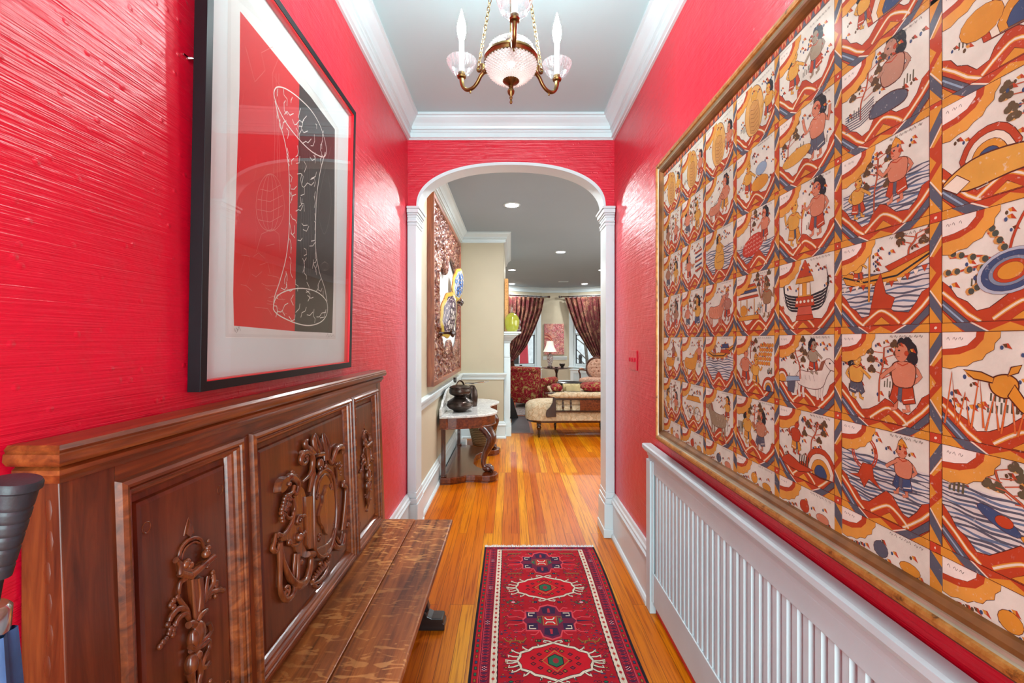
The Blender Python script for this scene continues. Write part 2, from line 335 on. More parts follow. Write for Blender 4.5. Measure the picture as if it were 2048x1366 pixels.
# ------------------------------------------------------------------ mesh building
class MB:
    def __init__(s): s.v = []; s.f = []; s.c = []; s.m = []; s.mi = 0; s.col = None
    def add(s, vs, fs, T=None):
        b = len(s.v)
        for p in vs:
            p = Vector(p)
            s.v.append(T @ p if T else p)
        for f in fs: s.f.append([b+i for i in f]); s.c.append(s.col); s.m.append(s.mi)
        return s
    def box(s, x0, x1, y0, y1, z0, z1, T=None):
        vs = [(x, y, z) for x in (x0, x1) for y in (y0, y1) for z in (z0, z1)]
        return s.add(vs, [(0, 1, 3, 2), (4, 6, 7, 5), (0, 4, 5, 1), (2, 3, 7, 6), (0, 2, 6, 4), (1, 5, 7, 3)], T)
    def lathe(s, prof, c=(0, 0, 0), n=32, axis='z', T=None, a0=0, a1=2*PI, rfun=None):
        full = abs(a1-a0-2*PI) < 1e-6; m = n if full else n+1
        vs = []
        for (r, h) in prof:
            for i in range(m):
                a = a0+(a1-a0)*i/n; rr = r*(rfun(a, h) if rfun else 1)
                p = (rr*math.cos(a), rr*math.sin(a), h)
                if axis == 'x': p = (p[2], p[0], p[1])
                if axis == 'y': p = (p[0], p[2], p[1])
                vs.append((p[0]+c[0], p[1]+c[1], p[2]+c[2]))
        fs = []
        for j in range(len(prof)-1):
            for i in range(n):
                k = (i+1) % m
                fs.append((j*m+i, j*m+k, (j+1)*m+k, (j+1)*m+i))
        if full:
            if prof[0][0] > 1e-6: fs.append(tuple(range(m-1, -1, -1)))
            if prof[-1][0] > 1e-6: fs.append(tuple((len(prof)-1)*m+i for i in range(m)))
        return s.add(vs, fs, T)
    def tube(s, pts, r, n=10, closed=False, flat=1.0, up=None, T=None, cap=True):
        pts = [Vector(p) for p in pts]; N = len(pts)
        rs = r if isinstance(r, (list, tuple)) else [r]*N
        vs = []; prev = None
        for i, p in enumerate(pts):
            if closed: t = pts[(i+1) % N]-pts[i-1]
            else: t = pts[min(i+1, N-1)]-pts[max(i-1, 0)]
            if t.length < 1e-9: t = Vector((0, 0, 1))
            t.normalize()
            if up is not None: a = Vector(up)
            elif prev is None: a = Vector((0, 0, 1)) if abs(t.z) < 0.9 else Vector((1, 0, 0))
            else: a = prev
            a = a-t*a.dot(t)
            if a.length < 1e-6: a = t.orthogonal()
            a.normalize(); prev = a; b = t.cross(a)
            for k in range(n):
                th = 2*PI*k/n
                vs.append(p+a*(rs[i]*math.cos(th)*flat)+b*(rs[i]*math.sin(th)))
        fs = []
        for i in range(N if closed else N-1):
            j = (i+1) % N
            for k in range(n):
                fs.append((i*n+k, i*n+(k+1) % n, j*n+(k+1) % n, j*n+k))
        if not closed and cap:
            fs.append(tuple(range(n-1, -1, -1))); fs.append(tuple((N-1)*n+k for k in range(n)))
        return s.add(vs, fs, T)
    def ball(s, c, r, nu=16, nv=10, T=None):
        if not isinstance(r, (tuple, list)): r = (r, r, r)
        vs = []; fs = []
        for j in range(nv+1):
            ph = PI*j/nv
            for i in range(nu):
                th = 2*PI*i/nu
                vs.append((c[0]+r[0]*math.sin(ph)*math.cos(th), c[1]+r[1]*math.sin(ph)*math.sin(th), c[2]-r[2]*math.cos(ph)))
        for j in range(nv):
            for i in range(nu):
                fs.append((j*nu+i, j*nu+(i+1) % nu, (j+1)*nu+(i+1) % nu, (j+1)*nu+i))
        return s.add(vs, fs, T)
    def prism(s, pts, fn0, fn1, T=None):
        """pts 2D outline; fn0/fn1 map a 2D point to the two ends"""
        n = len(pts); vs = [fn0(p) for p in pts]+[fn1(p) for p in pts]
        fs = [tuple(range(n)), tuple(range(2*n-1, n-1, -1))]+[(i, (i+1) % n, n+(i+1) % n, n+i) for i in range(n)]
        return s.add(vs, fs, T)
    def sweep(s, prof, path, closed=False):
        """prof: (out, z) pairs, closed outline; out goes to the LEFT of the path (mitred corners)"""
        n = len(path); rings = []
        P = [Vector((p[0], p[1])) for p in path]
        for i in range(n):
            d0 = (P[i]-P[i-1]).normalized() if (i > 0 or closed) else None
            d1 = (P[(i+1) % n]-P[i]).normalized() if (i < n-1 or closed) else None
            if d0 is None: d0 = d1
            if d1 is None: d1 = d0
            n0 = Vector((-d0.y, d0.x)); n1 = Vector((-d1.y, d1.x))
            m = (n0+n1); m = m/max(1e-6, (1+n0.dot(n1)))
            rings.append([(P[i].x+m.x*o, P[i].y+m.y*o, z) for (o, z) in prof])
        k = len(prof); vs = [v for r in rings for v in r]; fs = []
        for i in range(n if closed else n-1):
            j = (i+1) % n
            for q in range(k): fs.append((i*k+q, i*k+(q+1) % k, j*k+(q+1) % k, j*k+q))
        if not closed: fs.append(tuple(range(k-1, -1, -1))); fs.append(tuple((n-1)*k+q for q in range(k)))
        return s.add(vs, fs)
    def build(s, name, mat, parent=None, smooth=False, local=False, origin=None, bevel=0, subsurf=0, solid=0, fixn=True):
        """verts are world coordinates unless local; a top-level mesh gets its origin at its own base"""
        if parent is not None: off = Vector((0, 0, 0)) if local else world_loc(parent)
        else:
            if origin is not None: off = Vector(origin)
            else:
                xs = [v.x for v in s.v]; ys = [v.y for v in s.v]; zs = [v.z for v in s.v]
                off = Vector(((min(xs)+max(xs))/2, (min(ys)+max(ys))/2, min(zs)))
        me = bpy.data.meshes.new(name)
        me.from_pydata([tuple(v-off) for v in s.v], [], s.f)
        mats = mat if isinstance(mat, (list, tuple)) else [mat]
        for m in mats: me.materials.append(M[m] if isinstance(m, str) else m)
        for i, p in enumerate(me.polygons): p.material_index = s.m[i]; p.use_smooth = smooth
        if any(c is not None for c in s.c):
            at = me.color_attributes.new('paint', 'FLOAT_COLOR', 'CORNER')
            buf = []
            for i, p in enumerate(me.polygons): buf.extend(list(s.c[i] or (1, 1, 1, 1))*p.loop_total)
            at.data.foreach_set('color', buf)
        if fixn:
            import bmesh
            bm = bmesh.new(); bm.from_mesh(me); bmesh.ops.recalc_face_normals(bm, faces=bm.faces); bm.to_mesh(me); bm.free()
        me.update()
        o = bpy.data.objects.new(name, me); COL.objects.link(o)
        if parent is not None: o.parent = parent
        else: o.location = off
        if solid: md = o.modifiers.new('solid', 'SOLIDIFY'); md.thickness = solid; md.offset = 0
        if bevel: md = o.modifiers.new('bevel', 'BEVEL'); md.width = bevel; md.segments = 2; md.limit_method = 'ANGLE'; md.angle_limit = 0.7
        if subsurf: md = o.modifiers.new('sub', 'SUBSURF'); md.levels = subsurf; md.render_levels = subsurf
        if smooth and not subsurf:
            try:
                for p in me.polygons: p.use_smooth = True
                me.set_sharp_from_angle(angle=0.75)
            except Exception: pass
        return o
def world_loc(o):
    v = Vector(o.location)
    while o.parent: o = o.parent; v += Vector(o.location)
    return v
def thing(name, label, cat, loc, rz=0, group=None):
    o = bpy.data.objects.new(name, None); COL.objects.link(o); o.empty_display_size = 0.05
    o.location = loc; o.rotation_euler = (0, 0, rz); o['label'] = label; o['category'] = cat
    if group: o['group'] = group
    return o
def tag(o, label, cat, group=None):
    o['label'] = label; o['category'] = cat
    if group: o['group'] = group
    return o
def struct(o): o['kind'] = 'structure'; return o
def copy_tree(o, parent=None):
    c = o.copy(); COL.objects.link(c); c.parent = parent
    for ch in list(o.children): copy_tree(ch, c)
    return c
def dup(o, loc, rz=None, label=None):
    c = copy_tree(o); c.location = loc
    if rz is not None: c.rotation_euler = (0, 0, rz)
    if label: c['label'] = label
    return c
def smoothpath(pts, n=6, closed=False):
    """Catmull-Rom through points of any dimension"""
    P = [Vector(p) if len(p) == 3 else Vector((p[0], p[1], 0)) for p in pts]; out = []; N = len(P); dim = len(pts[0])
    rng = range(N) if closed else range(N-1)
    for i in rng:
        p0 = P[i-1] if (i > 0 or closed) else P[0]; p1 = P[i]; p2 = P[(i+1) % N]
        p3 = P[(i+2) % N] if (closed or i+2 < N) else P[-1]
        for k in range(n):
            t = k/n
            q = 0.5*((2*p1)+(-p0+p2)*t+(2*p0-5*p1+4*p2-p3)*t*t+(-p0+3*p1-3*p2+p3)*t**3)
            out.append(q)
    if not closed: out.append(P[-1])
    return [tuple(q)[:dim] for q in out]
def on_wall(px, py, xf):
    """point of the plane x = xf (metres) seen at photo pixel px, py -> (x, y, z)"""
    y = xf*F/(px-CX); return (xf, y, H-(py-CY)*y/F)

class Paint:
    """flat drawing made of coloured polygons, each a hair in front of the last"""
    def __init__(s, fn, eps=1.2e-5): s.mb = MB(); s.fn = fn; s.k = 0; s.eps = eps
    def poly(s, pts, col):
        s.k += 1; s.mb.col = srgb(*col)
        s.mb.add([s.fn(p[0], p[1], s.k*s.eps) for p in pts], [tuple(range(len(pts)))])
    def ell(s, cx, cy, rx, ry, col, rot=0, n=14, o=0, oc=(70, 34, 18)):
        ca, sa = math.cos(rot), math.sin(rot)
        for q, cc in (((o, oc),) if o else ())+((0, col),):
            s.poly([(cx+(rx+q)*math.cos(2*PI*i/n)*ca-(ry+q)*math.sin(2*PI*i/n)*sa, cy+(rx+q)*math.cos(2*PI*i/n)*sa+(ry+q)*math.sin(2*PI*i/n)*ca) for i in range(n)], cc)
    def line(s, pts, w, col, closed=False, o=0, oc=(70, 34, 18)):
        if o: s.line(pts, w+2*o, oc, closed)
        s.k += 1; s.mb.col = srgb(*col); N = len(pts)
        ws = w if isinstance(w, list) else [w]*N
        L = []; R = []
        for i in range(N):
            a = pts[i-1] if (i > 0 or closed) else pts[i]; b = pts[(i+1) % N] if (i < N-1 or closed) else pts[i]
            dx, dy = b[0]-a[0], b[1]-a[1]; d = math.hypot(dx, dy) or 1e-9
            nx, ny = -dy/d*ws[i]/2, dx/d*ws[i]/2
            L.append(s.fn(pts[i][0]+nx, pts[i][1]+ny, s.k*s.eps)); R.append(s.fn(pts[i][0]-nx, pts[i][1]-ny, s.k*s.eps))
        fs = [(i, (i+1) % N, N+(i+1) % N, N+i) for i in range(N if closed else N-1)]
        s.mb.add(L+R, fs)
    def shape(s, pts, col, o=0, oc=(70, 34, 18), sm=0):
        if sm: pts = smoothpath(pts, sm, True)
        s.poly(pts, col)
        if o: s.line(pts, o*1.6, oc, True)
# ================================================================== the shell
WX = 0.71; YE = 3.125; ZC = 2.862      # hall half width, end wall, ceiling
LX = -0.69; YL = 3.26; ZL = 2.80       # living room left wall, near wall, ceiling
YB = 6.22; XB = -0.10; YB2 = 8.2       # chimney breast
BAY = [(3.3, 3.26), (3.3, 11.6), (2.75, 12.1), (1.6, 12.7), (0.85, 12.7), (-0.3, 12.1), (-0.69, 11.7), (-0.69, 8.2), (-0.10, 8.2), (-0.10, 6.22), (-0.69, 6.22), (-0.69, 3.26)]

b = MB().box(-1.0, 3.5, -1.6, 12.9, -0.05, 0.0); struct(b.build('floor', 'floor', origin=(0, 0, 0)))
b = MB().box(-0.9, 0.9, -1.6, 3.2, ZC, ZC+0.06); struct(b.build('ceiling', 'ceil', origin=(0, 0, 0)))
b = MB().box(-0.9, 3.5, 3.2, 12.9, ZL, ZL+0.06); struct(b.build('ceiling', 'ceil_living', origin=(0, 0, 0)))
b = MB().box(-WX-0.1, -WX, -1.5, YE, 0, ZC); struct(b.build('wall_left', 'red_y', origin=(0, 0, 0)))
b = MB().box(WX, WX+0.1, -1.5, YE, 0, ZC); struct(b.build('wall_right', 'red_y', origin=(0, 0, 0)))
b = MB().box(-0.85, -0.62, -1.6, -1.5, 0, ZC).box(0.62, 0.85, -1.6, -1.5, 0, ZC).box(-0.62, 0.62, -1.6, -1.5, 2.52, ZC)
struct(b.build('wall_back', 'red_x', origin=(0, 0, 0)))

# arch wall
AR = 0.637; ZS = 2.24; RISE = 0.30; NEX = 2.25
def arch_pt(t, a=AR, r=RISE):
    c, s_ = math.cos(t), math.sin(t)
    return (a*math.copysign(abs(c)**(2/NEX), c), ZS+r*abs(s_)**(2/NEX))
arc = [arch_pt(PI*i/48) for i in range(49)]
def arch_wall(y, side):
    mb = MB(); vs = []; fs = []
    for (x, z) in arc: vs.append((x, y, z)); vs.append((x*1.0 if False else (x/AR*0.9), y, 2.9))
    for i in range(48): fs.append((2*i, 2*i+1, 2*i+3, 2*i+2))
    mb.add(vs, fs)
    for sgn in (1, -1): mb.add([(sgn*(AR+0.03), y, 0), (sgn*0.9, y, 0), (sgn*0.9, y, 2.9), (sgn*AR, y, ZS), (sgn*(AR+0.03), y, ZS)], [(0, 1, 2, 3, 4)])
    return mb
w = arch_wall(YE, 0); struct(w.build('wall_front', 'red_x', origin=(0, 0, 0), fixn=False))
w = arch_wall(YL, 0)
w.add([(0.9, YL, 0), (3.4, YL, 0), (3.4, YL, 2.9), (0.9, YL, 2.9)], [(0, 1, 2, 3)]); struct(w.build('wall_front', 'cream', origin=(0, 0, 0), fixn=False))
mb = MB(); vs = []; fs = []
for (x, z) in arc: vs += [(x, YE-0.003, z), (x, YL+0.003, z), (x*1.02, YL+0.003, z+0.02), (x*1.02, YE-0.003, z+0.02)]
for i in range(48):
    for q in range(4): fs.append((4*i+q, 4*i+(q+1) % 4, 4*i+4+(q+1) % 4, 4*i+4+q))
mb.add(vs, fs); struct(mb.build('trim_1', 'white', smooth=True, origin=(0, 0, 0)))
# pilasters with capitals and plinths on both sides of the arch
def pilaster(sgn):
    mb = MB()
    def bx(xi, xo, y0, y1, z0, z1): mb.box(min(sgn*xi, sgn*xo), max(sgn*xi, sgn*xo), y0, y1, z0, z1)
    xo = WX-0.004; y0 = YE-0.028; y1 = YL+0.02
    bx(0.645, xo, y0, y1, 0.0, ZS)                                    # shaft
    bx(0.640, xo, y0-0.004, y1+0.004, 2.118, 2.140); bx(0.636, xo, y0-0.010, y1+0.008, 2.140, 2.152)   # necking
    bx(0.640, xo, y0-0.006, y1+0.006, ZS-0.068, ZS-0.052); bx(0.633, xo, y0-0.014, y1+0.012, ZS-0.052, ZS-0.040)
    bx(0.625, xo, y0-0.022, y1+0.02, ZS-0.040, ZS-0.012); bx(0.616, xo, y0-0.030, y1+0.028, ZS-0.012, ZS+0.004)
    bx(0.632, xo, y0-0.018, y1+0.014, 0.0, 0.225); bx(0.637, xo, y0-0.014, y1+0.01, 0.225, 0.262); bx(0.642, xo, y0-0.008, y1+0.006, 0.262, 0.30)
    bx(0.626, xo, y0-0.026, y1+0.02, 0.0, 0.058)
    return struct(mb.build('trim_%d' % (2 if sgn < 0 else 3), 'white', bevel=0.004, origin=(0, 0, 0)))
pilaster(-1); pilaster(1)

def crown(zc, drop, out):
    z = lambda f: zc-drop*f
    o = lambda f: out*f
    P = [(0, zc), (o(1.0), zc), (o(1.0), z(0.10)), (o(0.88), z(0.12)), (o(0.86), z(0.18)), (o(0.74), z(0.26)), (o(0.56), z(0.36)), (o(0.44), z(0.47)), (o(0.40), z(0.55)),
         (o(0.46), z(0.57)), (o(0.46), z(0.61)), (o(0.34), z(0.63)), (o(0.34), z(0.70)), (o(0.27), z(0.72)), (o(0.24), z(0.86)), (o(0.30), z(0.88)), (o(0.30), z(0.94)), (o(0.16), z(0.96)), (o(0.14), z(1.0)), (0, z(1.0))]
    return P
c = MB(); c.sweep(crown(ZC, 0.153, 0.088), [(WX, -1.5), (WX, YE), (-WX, YE), (-WX, -1.5)]); struct(c.build('trim_4', 'white', origin=(0, 0, 0)))
c = MB(); c.sweep(crown(ZL, 0.135, 0.10), BAY); struct(c.build('trim_5', 'white', origin=(0, 0, 0)))
def base_prof(h, t):
    return [(0, 0), (t+0.014, 0), (t+0.014, 0.018), (t+0.006, 0.03), (t, 0.032), (t, h-0.065), (t+0.010, h-0.06), (t+0.012, h-0.048), (t+0.004, h-0.038), (t+0.004, h-0.026), (t-0.004, h-0.018), (t-0.008, h), (0, h)]
c = MB(); c.sweep(base_prof(0.295, 0.020), [(WX, 2.29), (WX, YE-0.04)]); struct(c.build('baseboard_right', 'white', origin=(0, 0, 0)))
c = MB(); c.sweep(base_prof(0.295, 0.020), [(WX, -1.5), (WX, -0.45)]); struct(c.build('baseboard_right', 'white', origin=(0, 0, 0)))
c = MB(); c.sweep(base_prof(0.295, 0.020), [(-WX, YE-0.04), (-WX, -1.5)]); struct(c.build('baseboard_left', 'white', origin=(0, 0, 0)))
c = MB(); c.sweep(base_prof(0.232, 0.020), [(0.85, 12.7), (-0.3, 12.1), (-0.69, 11.7), (-0.69, 8.2), (-0.10, 8.2), (-0.10, 8.12)]); struct(c.build('baseboard_front', 'white', origin=(0, 0, 0)))
c = MB(); c.sweep(base_prof(0.232, 0.020), [(-0.10, 6.33), (-0.10, 6.22), (-0.69, 6.22), (-0.69, 3.29)]); struct(c.build('baseboard_left', 'white', origin=(0, 0, 0)))
c = MB(); c.sweep(base_prof(0.232, 0.020), [(3.3, 3.26), (3.3, 11.6), (2.75, 12.1), (1.6, 12.7), (0.85, 12.7)]); struct(c.build('baseboard_right', 'white', origin=(0, 0, 0)))
rail = [(0, 0.80), (0.012, 0.802), (0.014, 0.835), (0.026, 0.845), (0.030, 0.862), (0.040, 0.868), (0.042, 0.884), (0.030, 0.890), (0, 0.892)]
c = MB(); c.sweep(rail, [(-0.10, 6.33), (-0.10, 6.22), (-0.69, 6.22), (-0.69, 3.29)]); struct(c.build('trim_6', 'white', origin=(0, 0, 0)))
c = MB(); c.sweep(rail, [(1.56, 12.7), (0.89, 12.7)]); struct(c.build('trim_7', 'white', origin=(0, 0, 0)))

def seg_wall(p, q, z1, name, mat, holes=(), t=0.12, ext=0.0):
    """wall on the right-hand (outer) side of p->q, with optional openings (u0,u1,z0,z1)"""
    P = Vector((p[0], p[1], 0)); Q = Vector((q[0], q[1], 0)); d = (Q-P); L = d.length; d.normalize(); n = Vector((d.y, -d.x, 0))
    T = Matrix(((d.x, n.x, 0, P.x), (d.y, n.y, 0, P.y), (0, 0, 1, 0), (0, 0, 0, 1)))
    mb = MB(); us = [0-ext]+[u for h in holes for u in (h[0], h[1])]+[L+ext]
    for i in range(0, len(us), 2): mb.box(us[i], us[i+1], 0, t, 0, z1, T)
    for h in holes: mb.box(h[0], h[1], 0, t, 0, h[2], T); mb.box(h[0], h[1], 0, t, h[3], z1, T)
    return mb, T, L
def put_wall(i, j, name, holes=(), ext=0.0):
    mb, T, L = seg_wall(BAY[i], BAY[j], ZL, name, 'cream', holes, ext=ext); struct(mb.build(name, 'cream', origin=(0, 0, 0))); return T, L
put_wall(0, 1, 'wall_right'); put_wall(1, 2, 'wall_right', ext=0.05)
TR, LR = put_wall(2, 3, 'wall_back', [(0.16, 1.137, 0.62, 2.44)])
put_wall(3, 4, 'wall_back')
TLw, LLw = put_wall(4, 5, 'wall_back', [(0.16, 1.137, 0.62, 2.44)])
put_wall(5, 6, 'wall_left', ext=0.05); put_wall(6, 7, 'wall_left'); put_wall(7, 8, 'wall_left'); put_wall(8, 9, 'wall_left', ext=-0.004); put_wall(9, 10, 'wall_left'); put_wall(10, 11, 'wall_left')

def window(k, T):
    u0, u1, z0, z1 = 0.16, 1.137, 0.62, 2.44
    m = MB()
    m.box(u0-0.13, u0+0.0, -0.022, 0.0, z0-0.02, z1+0.13, T); m.box(u1, u1+0.13, -0.022, 0.0, z0-0.02, z1+0.13, T)
    m.box(u0-0.13, u1+0.13, -0.03, 0.0, z1, z1+0.14, T); m.box(u0-0.14, u1+0.14, -0.055, 0.05, z0-0.035, z0, T)
    m.box(u0, u0+0.05, 0.0, 0.11, z0, z1, T); m.box(u1-0.05, u1, 0.0, 0.11, z0, z1, T); m.box(u0, u1, 0.0, 0.11, z1-0.05, z1, T)
    m.box(u0+0.05, u1-0.05, 0.02, 0.06, z0, z0+0.075, T); m.box(u0+0.05, u1-0.05, 0.02, 0.06, 1.49, 1.535, T)
    w = struct(m.build('window_%d' % k, 'white', bevel=0.003, origin=(0, 0, 0)))
    m = MB()
    for (a, b_, c_, d_) in ((u0+0.05, u0+0.07, z0+0.07, 1.50), (u1-0.07, u1-0.05, z0+0.07, 1.50)): m.box(a, b_, 0.03, 0.055, c_, d_, T)
    m.box(u0+0.05, u1-0.05, 0.03, 0.055, z0+0.07, z0+0.085, T); m.box(u0+0.05, u1-0.05, 0.03, 0.055, 1.475, 1.495, T)
    m.build('sash', 'iron', w)
    m = MB().box(u0+0.05, u1-0.05, 0.042, 0.047, z0+0.08, z1-0.04, T); m.build('pane', 'window_glass', w)
    m = MB().box((u0+u1)/2-0.035, (u0+u1)/2+0.035, 0.005, 0.022, z0+0.025, z0+0.05, T); m.build('sash_lift', 'bronze', w)
window(1, TLw); window(2, TR)
# entrance door frame behind the camera
d = MB().box(-0.62, -0.56, -1.56, -1.44, 0, 2.52).box(0.56, 0.62, -1.56, -1.44, 0, 2.52).box(-0.62, 0.62, -1.56, -1.44, 2.44, 2.52)
struct(d.build('door_1', 'white', origin=(0, 0, 0)))
# recessed ceiling lights of the living room; the last two unseen, added as fill
dl_spots = [((0.01, 4.92), 'round recessed ceiling light nearest behind the arch, largest of the recessed lights'),
            ((0.82, 7.53), 'round recessed ceiling light out in the middle of the ceiling, second nearest the arch'),
            ((0.02, 9.45), 'round recessed ceiling light beside the chimney breast, the nearer of the two at left'),
            ((1.90, 9.45), 'round recessed ceiling light half hidden behind the right arch pilaster'),
            ((0.02, 11.75), 'round recessed ceiling light above the left curtain, farther of the two at left'),
            ((1.90, 11.75), 'round recessed ceiling light above the right-hand curtain in front of the bay'),
            ((0.02, 3.62), 'unseen added recessed ceiling light just behind the arch head'), ((2.35, 5.2), None)]
def downlight():
    t = thing('recessed_light', '', 'ceiling light', (0, 0, ZL), group='recessed ceiling lights in the living room')
    m = MB().lathe([(0.066, -0.001), (0.070, -0.006), (0.088, -0.006), (0.092, 0.0), (0.066, 0.0)], n=32); m.build('trim_ring', 'white', t, True, local=True)
    m = MB().lathe([(0.0, -0.004), (0.067, -0.004), (0.067, -0.002), (0, -0.002)], n=28); m.build('lens', 'downlight', t, local=True)
    return t
dl0 = downlight()
for i, ((x, y), lab) in enumerate(dl_spots):
    o = dl0 if i == 0 else copy_tree(dl0)
    o.location = (x, y, ZL); o['label'] = lab or 'unseen added recessed ceiling light over the right side of the living room'
# small ceiling vent near the bay
v = thing('ceiling_vent', 'small white ceiling vent between the far recessed lights', 'vent', (1.3, 11.3, ZL))
m = MB().box(-0.12, 0.12, -0.07, 0.07, -0.008, 0); m.build('frame', 'white', v, local=True)
m = MB()
for k in range(5): m.box(-0.10, 0.10, -0.05+k*0.022, -0.042+k*0.022, -0.012, -0.008)
m.build('slat', 'radiator_white', v, local=True)

# ================================================================== light switch on the right wall
y0, y1 = 2.555, 2.722; z0, z1 = 1.165, 1.279
sw = thing('light_switch', 'three-gang light switch plate painted red like the wall, right of the arch', 'light switch', (WX, (y0+y1)/2, z0))
m = MB().box(WX-0.006, WX, y0, y1, z0, z1); m.build('plate', 'red_y', sw, bevel=0.002)
for k in range(3):
    yy = y0+0.037+k*0.046
    m = MB().box(WX-0.016, WX-0.005, yy-0.005, yy+0.005, 1.212, 1.236); m.build('toggle', 'red_y', sw, bevel=0.002)

# ================================================================== radiator cover
rc = thing('radiator_cover', 'white painted radiator cover with vertical slats under the large painted cloth', 'radiator cover', (0.70, 1.0, 0))
XF = 0.69
m = MB().box(XF, 0.709, -0.42, 2.285, 0.745, 0.80)
prof = [(0.0, 0.742), (0.006, 0.742), (0.010, 0.756), (0.016, 0.760), (0.018, 0.772), (0.030, 0.782), (0.040, 0.796), (0.044, 0.800), (0.044, 0.816), (0.036, 0.820), (0.0, 0.820)]
m.sweep(prof, [(0.703, -0.44), (0.703, 2.29)]); m.build('cap_moulding', 'radiator_white', rc)
m = MB().box(XF-0.012, 0.709, 2.222, 2.285, 0.0, 0.745).box(XF-0.004, XF+0.004, 2.205, 2.225, 0.06, 0.745)
m.build('post', 'radiator_white', rc, bevel=0.003)
m = MB().box(XF-0.012, 0.709, -0.43, -0.367, 0.0, 0.745); m.build('post', 'radiator_white', rc, bevel=0.003)
m = MB().box(XF, 0.709, -0.37, 2.206, 0.687, 0.745); m.build('top_rail', 'radiator_white', rc, bevel=0.002)
m = MB().box(XF, 0.709, -0.37, 2.206, 0.055, 0.205); m.build('bottom_rail', 'radiator_white', rc, bevel=0.003)
m = MB().box(0.7065, 0.709, -0.37, 2.206, 0.20, 0.69); m.build('backing', 'radiator_white', rc)
y = 2.190; k = 0
while y > -0.36:
    m = MB().prism([(y, 0.7065), (y-0.004, 0.694), (y-0.024, 0.694), (y-0.028, 0.7065)], lambda p: (p[1], p[0], 0.20), lambda p: (p[1], p[0], 0.69))
    m.build('slat', 'radiator_white', rc); y -= 0.0425; k += 1
# ================================================================== carved oak settle on the left
def rectloft(mb, y0, y1, z0, z1, loops, fn, close_in=True):
    """loops: (inset, depth) from outside in; fn(y, z, depth) -> point"""
    vs = []; fs = []
    for (i_, d) in loops:
        vs += [fn(y0+i_, z0+i_, d), fn(y1-i_, z0+i_, d), fn(y1-i_, z1-i_, d), fn(y0+i_, z1-i_, d)]
    for j in range(len(loops)-1):
        for k in range(4): fs.append((4*j+k, 4*j+(k+1) % 4, 4*j+4+(k+1) % 4, 4*j+4+k))
    if close_in: n = 4*(len(loops)-1); fs.append((n, n+1, n+2, n+3))
    return mb.add(vs, fs)
Y0S, Y1S = 0.655, 2.262
def backx(z): return -0.627-0.0343*(z-0.45)
def bk(y, z, d=0.0): return (backx(z)+d, y, z)
settle = thing('carved_settle', 'dark carved oak settle with panelled back along the left wall under the red print', 'bench', (-0.5, 1.45, 0))
m = MB()
def bslab(y0, y1, z0, z1, d=0.0):
    m.add([(-0.706, y0, z0), (-0.706, y1, z0), (-0.706, y1, z1), (-0.706, y0, z1), bk(y0, z0, d), bk(y1, z0, d), bk(y1, z1, d), bk(y0, z1, d)],
          [(0, 1, 2, 3), (4, 7, 6, 5), (0, 4, 5, 1), (1, 5, 6, 2), (2, 6, 7, 3), (3, 7, 4, 0)])
bslab(Y0S+0.003, Y1S-0.003, 0.02, 1.128, -0.016)
m.build('back_board', 'oak_panel', settle)
for (a, b_, c_, d_) in ((Y0S, 0.747, 0.0, 1.135), (1.090, 1.128, 0.47, 1.10), (1.822, 1.850, 0.47, 1.10), (2.193, Y1S, 0.0, 1.135)):
    m = MB(); bslab(a, b_, c_, d_, 0.0); m.build('stile', 'oak_v', settle, bevel=0.002)
for (a, b_) in ((0.33, 0.47), (1.10, 1.135)):
    m = MB(); bslab(0.747, 2.193, a, b_, -0.0004); m.build('rail', 'oak_h', settle)
# wavy pounced strip on the near corner of the end stile
m = MB()
for k in range(13):
    zz = 1.09-k*0.045
    m.ball((-0.666+0.002*math.sin(k*2.1), Y0S+0.0022, zz), (0.009, 0.003, 0.026), 10, 6)
m.build('edge_carving', 'oak_carved', settle, True)
# cornice
m = MB(); m.box(-0.706, -0.648, Y0S, Y1S, 1.130, 1.187)
m.sweep([(-0.002, 1.128), (0.004, 1.130), (0.007, 1.138), (0.013, 1.144), (0.013, 1.151), (0.008, 1.155), (0.020, 1.159), (0.025, 1.166), (0.024, 1.176), (0.021, 1.178), (0.023, 1.182), (0.018, 1.188), (-0.002, 1.188)],
        [(-0.705, Y1S), (-0.650, Y1S), (-0.650, Y0S), (-0.705, Y0S)])
m.build('cornice', 'oak_h', settle, True)
panel_objs = []
for (a, b_) in ((0.745, 1.092), (1.126, 1.824), (1.848, 2.195)):
    p = rectloft(MB(), a+0.040, b_-0.040, 0.51, 1.062, [(0.0, -0.0158), (0.010, -0.0158), (0.013, -0.010), (0.020, -0.0075)], bk).build('panel', 'oak_panel', settle)
    panel_objs.append(p)
    rectloft(MB(), a, b_, 0.468, 1.104, [(0.0, 0.0), (0.003, 0.010), (0.009, 0.014), (0.015, 0.012), (0.017, 0.006), (0.021, 0.009), (0.026, 0.005), (0.028, -0.001), (0.033, -0.003), (0.038, -0.010), (0.041, -0.0158)], bk, False).build('moulding', 'oak_h', p)
# seat planks
m = MB().box(-0.640, -0.4765, Y0S, 2.258, 0.424, 0.450); m.build('seat_plank', 'seat', settle, bevel=0.003)
m = MB().box(-0.4752, -0.289, Y0S-0.01, 2.256, 0.424, 0.450); m.build('seat_plank', 'seat', settle, bevel=0.006)
m = MB().box(-0.60, -0.575, 0.9, 2.05, 0.30, 0.424); m.build('apron', 'oak_h', settle)
